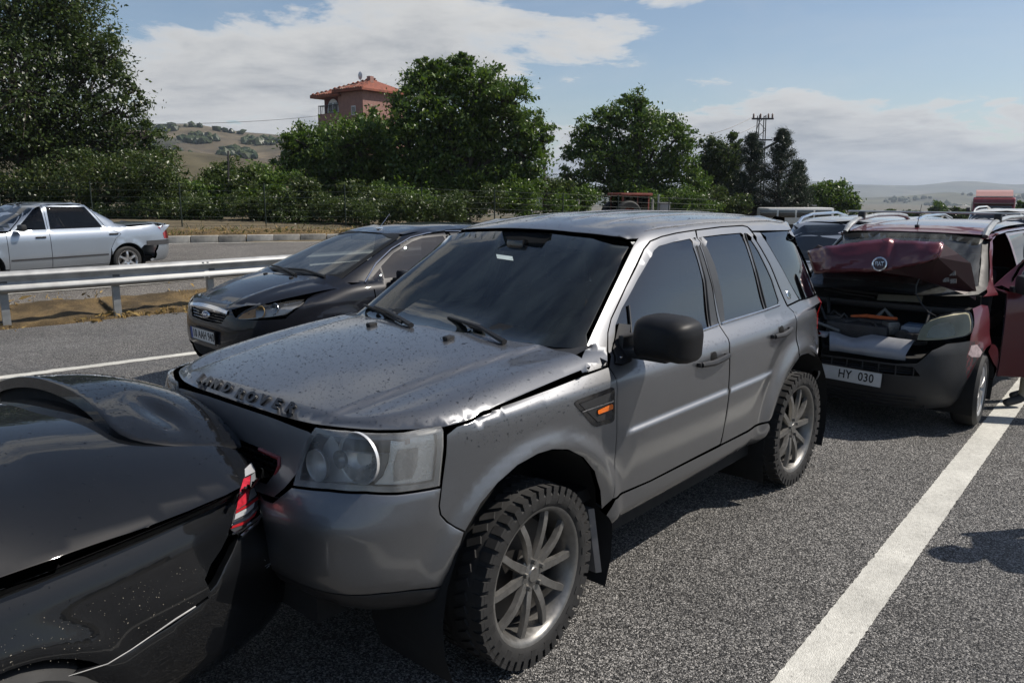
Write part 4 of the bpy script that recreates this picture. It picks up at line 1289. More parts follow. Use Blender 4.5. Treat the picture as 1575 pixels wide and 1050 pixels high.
    o = bowl('projector', (519, 707), .030, .03, 0, simple('projector glass', (.25, .26, .27), .06, metal=.6), False)
    ind = [(597, 671), (628, 669), (672, 660), (676, 690), (671, 741), (610, 748), (573, 747), (588, 735), (597, 715), (600, 695)]
    panel('indicator_block', sh, C, sh.px(ind, C), simple('ribbed lamp plastic', (.78, .78, .77), .25, metal=.5, bump=.5, bscale=180), lens, res=.02, gap=0, lip=.006, sink=.012, depth=.03, lift=-.02)
    panel('indicator_window', sh, C, sh.px([(613, 693), (645, 690), (644, 716), (636, 737), (606, 742), (606, 716)], C), simple('dark lamp plastic', (.30, .30, .30), .25, metal=.5), lens, res=.02, gap=0, lip=.003, sink=.004, depth=.01, lift=-.012)
    panel('amber_bulb', sh, C, sh.px([(624, 675), (632, 674), (632, 683), (624, 684)], C), simple('bulb brown', (.20, .09, .05), .3), lens, res=.02, gap=0, lip=.002, sink=.002, depth=.008, lift=-.010)
    for ch in list(lens.children): pass
    lensR = mirrored(lens)
    for ch in list(lens.children):
        if ch.name.startswith(('lamp_housing', 'lamp_bezel', 'indicator_block')): mirrored(ch, lensR)
    # ---- windscreen
    ws_px = [(893.5, 538), (905, 512), (930, 461), (950, 420), (971, 377.5), (900, 370), (840, 365.5), (780, 362), (709.5, 359)]
    wsl = [p for p in sh.px(ws_px[:6], 'F')]
    y0 = wsl[0]; topz = wsl[4]
    halfw = [(0, 1.255), (.3, 1.25), (.6, 1.235), (y0[0], y0[1])] + wsl[1:5] + [(.45, topz[1] + .035), (.2, topz[1] + .05), (0, topz[1] + .055)]
    wfull = halfw + [(-u, v) for u, v in halfw[::-1] if u > 0]
    WSG = glass('windscreen glass', (.26, .31, .30), 1.0, 1.55, film=.10, film_col=(.18, .23, .23))  # pale streaks of the film stand in for soft cloud reflections
    ws = panel('windscreen', sh, 'F', wfull, WSG, root, res=.06, lift=-.003, gap=.003, lip=0, sink=0, depth=0)
    inner = [(0, 1.31), (.4, 1.30), (.62, 1.275), (.685, 1.29), (.70, 1.33), (.62, 1.46), (.555, 1.58), (.53, 1.60), (.14, 1.625), (.12, 1.58), (0, 1.575)]
    ifull = inner + [(-u, v) for u, v in inner[::-1] if u > 0]
    panel('windscreen_band', sh, 'F', wfull, simple('glass frit', (.010, .0105, .011), .5, spec=.2), ws, res=.05, lift=-.008, gap=.0025, lip=0, sink=0, depth=0, holes=[ifull])
    st_ = [sh.at_px(*q_) for q_ in [(763, 390.5), (788, 394), (789.5, 400.5), (764.5, 397)]]; MB().add([p - n * .0015 for p, n in st_], [(0, 1, 2, 3)]).build('windscreen_sticker', simple('sticker', (.50, .58, .56), .5), ws)
    drops('raindrops', sh, 'F', [(0, 1.27), (.6, 1.25), (.74, 1.26), (.60, 1.60), (-.60, 1.60), (-.74, 1.26), (-.6, 1.25)], 1000, .0012, ws, 12)
    # ---- cowl and wipers
    v = []
    ys = np.linspace(-.80, .80, 25)
    for y in ys:
        xa = -.27 - .08 * (y / .8) ** 2 + .02; xb = -.33 - .16 * (abs(y) / .8) ** 3
        za = float(zc(xa)) - .045 * (abs(y) / .8) ** 2 - .02
        v += [(xa + .03, y, za), (xb - .02, y, 1.262 - .03 * (y / .8) ** 2)]
    mesh_obj('cowl_panel', v, [(2 * i, 2 * i + 1, 2 * i + 3, 2 * i + 2) for i in range(24)], BLACK_PLASTIC, root)
    def wiper(base, tip, mid):
        pb, pt, pm = (sh.at_px(*q_) for q_ in (base, tip, mid))
        a = MB(); A_ = pb[0] + pb[1] * .02; M_ = pm[0] + pm[1] * .035; T_ = pt[0] + pt[1] * .02
        a.tube([A_, A_.lerp(M_, .5) + pb[1] * .012, M_], [.013, .010, .008], 6); a.lathe([(.001, .02), (.016, .018), (.02, -.02)], center=A_, axis='Z', n=10)
        w_ = a.build('wiper', BLACK_PLASTIC, root)
        return w_
    for arm, blade in ((((776, 530), (738, 514), (690, 497)), ((744, 513), (690, 497), (612, 487))), (((633, 504), (600, 490), (580, 478)), ((618, 500), (590, 483), (560, 469)))):
        a = MB(); P3 = [sh.at_px(*q_) for q_ in arm]
        a.tube([p + n * h_ for (p, n), h_ in zip(P3, (.012, .035, .030))], [.014, .010, .007], 6)
        w_ = a.build('wiper', BLACK_PLASTIC, root)
        b = MB(); P3 = [sh.at_px(*q_) for q_ in blade]
        b.tube([p + n * .014 for p, n in P3], [.009, .012, .008], 6); b.build('wiper_blade', RUBBER, w_)
    # ---- roof panel with ribs
    rp = [(-1.005, 0), (-1.01, .3), (-1.045, .52), (-1.075, .59), (-1.12, .618), (-1.3, .622), (-2.6, .622), (-3.0, .60), (-3.08, .5), (-3.12, 0)]
    rfull = rp + [(x, -y) for x, y in rp[::-1] if y > 0]
    rf = panel('roof', sh, 'T', rfull, PAINT, root, res=.04, depth=.02)
    for y in (-.36, -.12, .12, .36, .598, -.598):
        pts = [sh.cast(Vector((x, y, 6)), Vector((0, 0, -1))) for x in np.linspace(-1.22, -2.95, 14)]
        MB().tube([p + n * .0015 for p, n in pts], [.001] + [.006] * 12 + [.001], 6).build('roof_rib', simple('roof seam', (.34, .34, .35), .28, metal=.5, coat=.6), rf)
    drops('raindrops', sh, 'T', [(p[0] * .99, p[1] * .97) for p in rfull], 1700, .0018, rf, 21)
    # ---- mirror
    def mirror(sg):
        m = MB(); c = Vector((-.70, 1.035 * sg, 1.262))
        prof = [(-.135, -.09), (-.14, .035), (-.125, .085), (-.06, .102), (.08, .098), (.135, .075), (.148, .03), (.142, -.075), (.12, -.095)]
        prof = rounded(prof, .03)
        nn = len(prof); vv = []; ff = []
        for k, (dx, sc) in enumerate(((.10, .50), (.085, .75), (.05, .93), (0, 1.0), (-.07, 1.0), (-.09, .97), (-.092, .88))):
            for a_, b_ in prof: vv.append((c.x + dx + .10 * (a_ * .25), c.y + a_ * sc * sg, c.z + b_ * sc + .0))
        for k in range(6):
            for j in range(nn): ff.append((k * nn + j, k * nn + (j + 1) % nn, (k + 1) * nn + (j + 1) % nn, (k + 1) * nn + j))
        ff.append(tuple(range(nn)))
        b_ = len(vv); ff.append(tuple(6 * nn + j for j in range(nn)))
        m.add(vv, ff, True)
        mo = m.build('wing_mirror', simple('mirror shell', (.008, .008, .009), .5, var=.2, spec=.25), root)
        k = MB(); k.box(c + Vector((.005, -.085 * sg, -.078)), (.10, .26, .042), bevel=.012)
        k.box(c + Vector((.0, -.19 * sg, -.06)), (.11, .03, .12), bevel=.01); k.build('mirror_arm', BLACK_PLASTIC, mo)
        k = MB(); gl = [(a_ * .84, b_ * .84) for a_, b_ in prof]
        k.add([(c.x - .0935 + a_ * .025, c.y + a_ * sg, c.z + b_) for a_, b_ in gl], [tuple(range(nn))]); k.build('mirror_glass', CHROME, mo)
        return mo
    mirror(1)
    mb = panel('mirror_base', sh, 'S', S([(945, 560), (945, 520), (950, 498), (968, 500), (970, 556), (955, 562)]), BLACK_PLASTIC, root, res=.04, gap=0, lift=.012, depth=.02); mirrored(mb)
    # twin doors on the far side
    for d_ in (d1, d2):
        t_ = mirrored(d_)
        for ch in list(d_.children):
            if ch.name.startswith(('window', 'belt_trim', 'pillar')): mirrored(ch, t_)
    # ---- wheels, arches, underside
    SUVR = simple('suv rim', (.20, .195, .185), .42, metal=.75, var=.15, scale=30)
    TY = simple('suv tyre', (.015, .0145, .014), .8, var=.45, scale=9, bump=.15)
    make_wheel(root, 0, .795, 1, .37, .24, .282, 'twin5', SUVR, TY, lugs=44, steer=.05, seg=56)
    make_wheel(root, -2.66, .795, 1, .37, .24, .282, 'twin5', SUVR, TY, lugs=44, seg=56)
    make_wheel(root, 0, -.795, -1, .37, .24, .282, 'twin5', SUVR, TY, seg=32); make_wheel(root, -2.66, -.795, -1, .37, .24, .282, 'twin5', SUVR, TY, seg=32)
    for x in (0, -2.66):
        for sg in (1, -1): wheel_house(root, x, .50 * sg, .905 * sg, .53, .36)
    mf = MB(); p, n = sh.at_px(924, 800)
    mf.add([(-.40, .86, .52), (-.40, .70, .52), (-.455, .70, .20), (-.455, .87, .20), (-.425, .875, .52), (-.425, .70, .52), (-.475, .70, .20), (-.48, .885, .20)], [(0, 1, 2, 3), (7, 6, 5, 4), (0, 3, 7, 4), (1, 5, 6, 2), (3, 2, 6, 7)])
    mf.build('mudflap', simple('mudflap', (.16, .16, .165), .5, metal=.3), root)
    u = MB(); u.box((-1.33, 0, .36), (1.7, 1.62, .10)); u.box((-1.33, 0, .42), (4.2, 1.0, .14)); u.box((.45, 0, .62), (.45, 1.2, .35)); u.box((-3.2, 0, .6), (.5, 1.3, .3))
    u.build('underbody', DARK, root)
    # ---- cabin
    c = MB(); c.box((-1.9, 0, .55), (3.0, 1.6, .06)); c.box((-.52, 0, .98), (.30, 1.5, .34), bevel=.08); c.build('dashboard', CABIN, root)
    for y in (.37, -.37):
        s_ = MB(); s_.box((-1.45, y, .72), (.50, .50, .16), bevel=.06); s_.box((-1.74, y, 1.02), (.15, .48, .62), bevel=.06, rot=Matrix.Rotation(R(-14), 3, 'Y')); s_.box((-1.83, y, 1.42), (.10, .26, .18), bevel=.04); s_.build('seat', SEAT, root)
    s_ = MB(); s_.box((-2.35, 0, .72), (.5, 1.3, .16), bevel=.06); s_.box((-2.68, 0, 1.02), (.15, 1.3, .60), bevel=.06)
    for y in (-.4, 0, .4): s_.box((-2.76, y, 1.40), (.09, .24, .15), bevel=.035)
    s_.build('rear_seat', SEAT, root)
    sw = MB(); ring = [(.0 + -.93 - .06 * math.sin(a), .37 + .185 * math.cos(a), 1.10 + .175 * math.sin(a)) for a in np.linspace(0, 2 * math.pi, 28, endpoint=False)]
    sw.tube(ring, .015, 8, closed=True); sw.box((-.93, .37, 1.10), (.05, .16, .12), bevel=.03); sw.box((-.93, .37, 1.10), (.03, .36, .03)); sw.build('steering_wheel', CABIN, root)
    rm_ = MB(); rm_.box((-1.02, -.02, 1.58), (.04, .25, .07), bevel=.02); rm_.box((-.96, -.02, 1.60), (.10, .12, .08), bevel=.02); rm_.build('rear_view_mirror', GLOSS_BLACK, root)
    hd = MB(); hd.box((-2.05, 0, 1.66), (1.75, 1.16, .02)); hd.build('headlining', simple('headlining', (.12, .12, .115), .9), root)
    return root, sh
suv, suv_shell = build_suv()
# ------------------------------------------------------------------ helpers shared by the other cars
TINT2 = glass('tinted glass', (.05, .055, .06), 1.0, 1.8)
SCREEN2 = glass('screen glass', (.16, .18, .175), .9, 1.5, film=.22)
PLATE = simple('number plate white', (.62, .62, .60), .4, var=.06)
PLATE_BLUE = simple('number plate blue', (.02, .06, .28), .4)
def plate(parent, sh, centre, normal, right, txt, w=.52, h=.112, blue=True, scale=.105):
    """number plate > face, characters, blue band"""
    n = Vector(normal).normalized(); m = frame_matrix(centre, right, n)
    o = MB().box((0, 0, 0), (w, h, .006), bevel=.0025).build('number_plate', PLATE, parent); o.matrix_local = m
    fr = MB()
    for y in (-h / 2 - .004, h / 2 + .004): fr.box((0, y, 0), (w + .016, .008, .012))
    for x in (-w / 2 - .004, w / 2 + .004): fr.box((x, 0, 0), (.008, h, .012))
    fr.build('plate_frame', BLACK_PLASTIC, o)
    if blue:
        MB().box((-w / 2 + .022, 0, .0036), (.040, h - .006, .001)).build('plate_band', PLATE_BLUE, o)
    t = text_mesh('plate_text', txt, scale, simple('plate black', (.012, .012, .012), .5), o, .0015, .0012, .82, 1.05)
    t.location = (.022 if blue else 0, 0, .0042)
    return o
def cabin_basic(root, x_dash, x_seat, x_rear, z_floor, z_seat, w, z_top=None, wheel_y=.36, wz=None):
    c = MB(); c.box(((x_dash + x_rear) / 2, 0, z_floor), (x_dash - x_rear + .6, 2 * w - .1, .05)); c.box((x_dash, 0, z_seat + .20), (.28, 2 * w - .12, .30), bevel=.07); c.build('dashboard', CABIN, root)
    for y in (.36, -.36):
        s_ = MB(); s_.box((x_seat, y, z_seat), (.50, .48, .15), bevel=.05); s_.box((x_seat - .28, y, z_seat + .29), (.14, .46, .58), bevel=.05, rot=Matrix.Rotation(R(-14), 3, 'Y')); s_.box((x_seat - .38, y, z_seat + .66), (.09, .25, .16), bevel=.035); s_.build('seat', SEAT, root)
    s_ = MB(); s_.box((x_rear, 0, z_seat), (.48, 2 * w - .3, .15), bevel=.05); s_.box((x_rear - .30, 0, z_seat + .26), (.14, 2 * w - .3, .52), bevel=.05); s_.build('rear_seat', SEAT, root)
    zz = wz or z_seat + .33
    sw = MB(); sw.tube([(x_dash - .33 - .06 * math.sin(a), wheel_y + .18 * math.cos(a), zz + .17 * math.sin(a)) for a in np.linspace(0, 6.2832, 24, endpoint=False)], .014, 7, closed=True); sw.box((x_dash - .33, wheel_y, zz), (.04, .15, .11), bevel=.02); sw.box((x_dash - .33, wheel_y, zz), (.025, .35, .03)); sw.build('steering_wheel', CABIN, root)

# ------------------------------------------------------------------ black saloon, nearest the camera
def build_saloon():
    sh = Shell((-1.4236, 3.2644, 0), R(36))
    root = empty('saloon_car', sh.loc, sh.rz)
    tag(root, 'glossy black saloon with popped boot lid, rear end crushed against the grey SUV', 'car')
    PT = paint('saloon black paint', (.003, .0035, .0045), metal=0.0, rough=.5, coat=1.0, coat_rough=.01, dust=.03, dust_col=(.05, .048, .045)); PT.node_tree.nodes['Principled BSDF'].inputs['Specular IOR Level'].default_value = .1; PT.node_tree.nodes['Principled BSDF'].inputs['Coat IOR'].default_value = 1.4
    w = pchip([.20, .27, .36, .48, .60, .70, .78, .832, .846, .868, .884, .893, .905, .93], [.76, .85, .90, .915, .918, .908, .892, .868, .862, .888, .903, .903, .896, .868])
    xf = pchip([.2, .5, .75, .93], [4.7, 4.86, 4.8, 4.6]); xr = pchip([.20, .28, .36, .46, .60, .66, .72, .82, .93], [.10, .0, -.04, -.06, -.055, -.01, .04, .06, .08])
    def arch(X, Y, Z):
        d = np.zeros_like(X)
        for cx in (1.10, 3.9):
            r = np.hypot(X - cx, Z - .32); d = d + .014 * np.exp(-((r - .37) / .05) ** 2)
        return d * (Y > .6)
    zs = np.unique(np.concatenate([np.linspace(.2, .93, 46), np.linspace(.825, .91, 30)]))
    sh.wrap(zs, xf, xr, w, 2.4, 4, 5, 3.5, 9, arch, 220)
    zc = pchip([-.1, .1, .25, .57, .8, 1.0, 1.5, 2.0, 2.6, 3.0, 3.4, 4.0, 4.8], [1.0, 1.03, 1.06, 1.105, 1.14, 1.19, 1.33, 1.43, 1.45, 1.36, 1.15, .98, .80])
    wt = pchip([-.1, .08, .12, .2, .35, .7, 1.2, 2.4, 4.0, 4.5, 4.9], [.35, .58, .68, .775, .83, .865, .885, .898, .88, .8, .5])
    hw = pchip([-.2, .8, 1.1, 1.6, 2.2, 2.8, 3.2, 3.6, 4.9], [2.4, 2.4, 3.2, 5.0, 6, 5, 3.6, 2.4, 2.4])
    def deck(X, Y):
        s = np.clip(np.abs(Y) / wt(X), 0, 1.3); z = zc(X) - (zc(X) - .893) * s ** hw(X)
        return np.where(s > 1.018, np.nan, z)
    sh.field(.02, .62, -.915, .915, deck, 130, 260); sh.field(.61, 4.8, -.915, .915, deck, 230, 150)
    sh.finish()
    lidz = pchip([-.05, .03, .1, .25, .5, .6], [1.03, 1.07, 1.105, 1.145, 1.172, 1.18])
    def lid_fn(p, n):
        x, y = p.x, p.y
        z = float(lidz(x)) - .17 * (abs(y + .13) / .72) ** 2.3 + .005 * math.sin(9 * x + 5 * y) * math.exp(-((y - .1) / .4) ** 2) - .02 * math.exp(-((x - .28) / .05) ** 2 - ((y - .33) / .12) ** 2)
        return Vector((x, y, z))
    # ---- panels
    archp = [(1.10 + .355 * math.cos(a), .32 + .345 * math.sin(a)) for a in np.linspace(R(-12), R(192), 26)]
    S = lambda pts: sh.px(pts, 'S')
    edge = S([(352, 822), (340.5, 844.8), (325, 867.6), (315.7, 890.5)])
    quarter = [(.205, .884), (.21, .84)] + S([(375, 742), (368, 765), (358, 798), (352, 818)]) + edge + [(.45, .592), (.60, .565), (.735, .553)] + [(1.10 + .355 * math.cos(a), .32 + .345 * math.sin(a)) for a in np.linspace(R(138), R(28), 16)] + [(1.44, .5), (2.05, .5), (2.05, .884), (1.2, .884), (.6, .884)]
    q = panel('rear_wing', sh, 'S', quarter, PT, root, res=.022, gap=.001, lip=.003, sink=.001, depth=.02); mirrored(q)
    rest = [(2.06, .884), (2.06, .30), (3.5, .30)] + [(3.9 + .36 * math.cos(a), .32 + .35 * math.sin(a)) for a in np.linspace(R(185), R(-5), 16)] + [(4.55, .3), (4.6, .6), (4.5, .82), (4.3, .884)]
    q2 = panel('front_side', sh, 'S', rest, PT, root, res=.06, depth=.02); mirrored(q2)
    sl = panel('sill', sh, 'S', [(1.455, .495), (1.49, .25), (2.04, .25), (2.04, .495)], PT, root, res=.05, depth=.02); mirrored(sl)
    dk = [(x, float(wt(x)) - .004) for x in (.125, .16, .2, .27, .35, .5, .7, .95, 1.2, 1.6, 2.05)]
    dpoly = dk + [(x, -y) for x, y in dk[::-1]]
    bd = panel('rear_deck', sh, 'T', dpoly, PT, root, res=.028, gap=0, lip=.003, sink=.0, depth=.01)
    ff = [(x, float(wt(x)) - .004) for x in (2.06, 2.6, 3.2, 4.0, 4.4, 4.6, 4.7)]
    panel('roof_and_bonnet', sh, 'T', ff + [(x, -y) for x, y in ff[::-1]], PT, root, res=.08, gap=0, depth=.01)
    # rear window, let into the deck
    panel('rear_window', sh, 'T', rounded([(.98, .40), (1.7, .48), (1.72, -.48), (.98, -.40)], .06), glass('saloon rear glass', (.02, .02, .022), 1.0, 1.5), bd, res=.05, gap=0, lip=.004, sink=.002, depth=.004, lift=.003)
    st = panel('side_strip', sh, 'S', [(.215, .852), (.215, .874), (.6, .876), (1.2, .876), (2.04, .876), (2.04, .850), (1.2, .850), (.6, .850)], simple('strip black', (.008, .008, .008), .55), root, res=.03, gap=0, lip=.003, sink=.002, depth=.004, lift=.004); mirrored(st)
    # boot lid, lifted and bowed
    lid = [(.498, .42), (.48, .30), (.455, .12), (.445, -.1), (.445, -.4), (.455, -.66), (.44, -.76), (.2, -.74), (.07, -.66), (.015, -.45), (-.005, -.1), (.005, .25), (.035, .42), (.085, .56), (.12, .578), (.22, .575), (.36, .54), (.46, .49)]
    bl = panel('boot_lid', sh, 'T', chaikin(lid, 1), PT, root, res=.022, gap=0, lip=.004, sink=.003, depth=.042, fn=lid_fn)
    drops('raindrops', sh, 'T', [(a * .97 + .006, b * .96) for a, b in lid], 1900, .0017, bl, 31, fn=lid_fn)
    drops('raindrops', sh, 'T', [(.16, .62), (.5, .58), (.6, .45), (.62, -.3), (1.3, -.3), (1.5, .7), (1.0, .83), (.4, .78), (.2, .70)], 900, .0016, bd, 33)
    # dark void under the lid
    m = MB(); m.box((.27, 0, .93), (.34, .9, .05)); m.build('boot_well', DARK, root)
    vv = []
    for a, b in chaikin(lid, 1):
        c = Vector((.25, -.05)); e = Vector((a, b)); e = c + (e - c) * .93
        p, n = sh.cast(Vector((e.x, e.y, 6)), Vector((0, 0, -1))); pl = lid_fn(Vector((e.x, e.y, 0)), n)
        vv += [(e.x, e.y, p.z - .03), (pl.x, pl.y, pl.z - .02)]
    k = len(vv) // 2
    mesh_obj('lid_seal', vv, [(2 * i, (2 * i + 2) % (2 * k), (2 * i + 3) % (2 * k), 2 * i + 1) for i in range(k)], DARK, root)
    # tail lamp
    lp = [(378.6, 721), (391, 709.5), (397.6, 721), (402, 745), (405, 766), (403, 784), (386, 806), (369, 823), (354.8, 814), (359.5, 795), (369, 757), (375.7, 736)]
    sq = lambda x: 356 + (x - 356) * .88
    lp = [(sq(x), y) for x, y in lp]
    tl = panel('tail_lamp', sh, 'P', sh.px(lp, 'P'), simple('lamp body', (.05, .05, .055), .2, coat=.6), root, res=.015, depth=.05, lift=.0)
    rib = simple('red ribbed lens', (.42, .02, .035), .2, var=.35, scale=40, coat=.8, bump=.5, bscale=220)
    grey = simple('grey lens', (.34, .35, .36), .12, metal=.5, coat=.8)
    def bit(name, z, mat, lift=.004): panel(name, sh, 'P', sh.px([(sq(150 + x / 5.25), 700 + y / 5.25) for x, y in z], 'P'), mat, tl, res=.01, gap=0, lip=.003, sink=.002, depth=.006, lift=lift)
    bit('red_lens', [(1190, 192), (1256, 165), (1242, 290), (1222, 384), (1122, 446), (1142, 340)], rib)
    bit('grey_lens', [(1262, 162), (1296, 140), (1312, 318), (1230, 372), (1250, 290)], grey)
    bit('clear_tip', [(1200, 112), (1262, 60), (1292, 110), (1296, 135), (1205, 175)], simple('clear lens white', (.62, .63, .65), .12, metal=.4, coat=.8))
    bit('red_strip', [(1120, 452), (1222, 398), (1320, 330), (1326, 296), (1336, 330), (1330, 352), (1225, 418), (1118, 470)], simple('red strip', (.35, .015, .02), .15, coat=.8))
    bit('white_lens', [(1116, 474), (1225, 424), (1290, 380), (1280, 420), (1220, 470), (1105, 520)], simple('clear lens white', (.6, .6, .6), .12))
    bit('chrome_strip', [(1095, 545), (1230, 490), (1330, 400), (1338, 350), (1345, 380), (1330, 430), (1240, 510), (1095, 560)], CHROME)
    bit('red_foot', [(1085, 570), (1200, 530), (1310, 450), (1290, 490), (1200, 555), (1080, 590)], simple('red strip', (.3, .015, .02), .15))
    mirrored(tl)
    mm = MB(); pp = [sh.at_px(150 + x / 5.25, 700 + y / 5.25) for x, y in [(1070, 635), (1130, 610), (1200, 560), (1270, 510), (1330, 455)]]
    mm.tube([p + n * .012 for p, n in pp], [.004, .006, .005, .006, .004], 6); pp = [sh.at_px(150 + x / 5.25, 700 + y / 5.25) for x, y in [(1140, 655), (1200, 600), (1270, 545), (1300, 500)]]
    mm.tube([p + n * .010 for p, n in pp], [.006, .007, .005, .003], 6); mm.build('torn_chrome', CHROME, root)
    # bumper
    C = 'C1.2'
    side = [(.945, .92, .572), (.735, .905, .548), (.60, .89, .556), (.455, .87, .58)]
    pts3 = [Vector(s) for s in side] + [sh.at_px(*a)[0] for a in [(318, 915), (333, 898), (346, 871), (357.6, 848.6), (367, 826), (386, 808), (403, 788)]]
    up = [sh.inv(C, p) for p in pts3]
    cen = math.pi
    up = up + [(2.9, .735), (cen, .74)]
    low = [(cen, .235), (2.9, .24), (2.62, .25), (2.35, .26), sh.inv(C, Vector((.62, .88, .27))), sh.inv(C, Vector((.76, .9, .30)))]
    hp = low + up
    full = hp + [(2 * math.pi - u, v) for u, v in hp[::-1] if u < cen - 1e-6]
    def dent(p, n):
        k = math.exp(-((p.y - .55) / .16) ** 2 - ((p.z - .60) / .09) ** 2) if p.x < .4 else 0
        return p - n * (.028 * k) + n * (.004 * math.sin(p.z * 60 + p.y * 20) * k)
    bu = panel('rear_bumper', sh, C, full, PT, root, res=.03, depth=.03, fn=dent)
    SC_ = simple('scratched paint', (.20, .21, .21), .5)
    rng = np.random.default_rng(9); sm = MB()
    for i in range(16):
        x, y = 408 + rng.random() * 22, 852 + rng.random() * 22; dx, dy = rng.normal(6, 4), rng.normal(-7, 4)
        a, b = sh.at_px(x, y), sh.at_px(x + dx, y + dy)
        sm.tube([dent(a[0], a[1]) + a[1] * .001, dent(b[0], b[1]) + b[1] * .001], [.0012, .0006], 4)
    o = sm.build('bumper_scratches', SC_, bu); o['kind'] = 'stuff'
    edgeT = MB(); pp = [sh.at_px(*a) for a in [(300, 932), (270, 951), (235, 975), (200, 999), (165, 1020), (100, 1040)]]
    edgeT.tube([p + n * .002 for p, n in pp], [.003, .0035, .0022, .002, .002, .001], 5); edgeT.build('bumper_seam_edge', simple('bare edge', (.22, .22, .22), .35, metal=.4), bu)
    # flank dirt specks
    drops('mud_specks', sh, 'S', [(.45, .60), (.75, .57), (1.35, .69), (1.5, .64), (1.5, .72), (1.0, .76), (.5, .72)], 220, .0007, q, 41).data.materials[0] = simple('mud speck', (.28, .25, .20), .7)
    drops('raindrops', sh, 'S', [(.3, .66), (1.6, .70), (1.6, .83), (.3, .82)], 60, .0018, q, 43)
    RM = simple('saloon rim', (.35, .35, .36), .3, metal=.9)
    for x, y, s in ((1.10, .80, 1), (3.9, .80, 1), (1.10, -.80, -1), (3.9, -.80, -1)):
        make_wheel(root, x, y, s, .325, .225, .23, 'star', RM, RUBBER, nspoke=5, seg=32); wheel_house(root, x, .5 * s, .895 * s, .37, .32)
    u = MB(); u.box((2.45, 0, .30), (4.2, 1.2, .16)); u.box((.5, 0, .42), (.7, 1.3, .3)); u.box((2.5, 0, .30), (2.0, 1.66, .14)); u.box((2.4, 0, .58), (3.9, 1.1, .42)); u.build('underbody', DARK, root)
    return root, sh
saloon, saloon_shell = build_saloon()

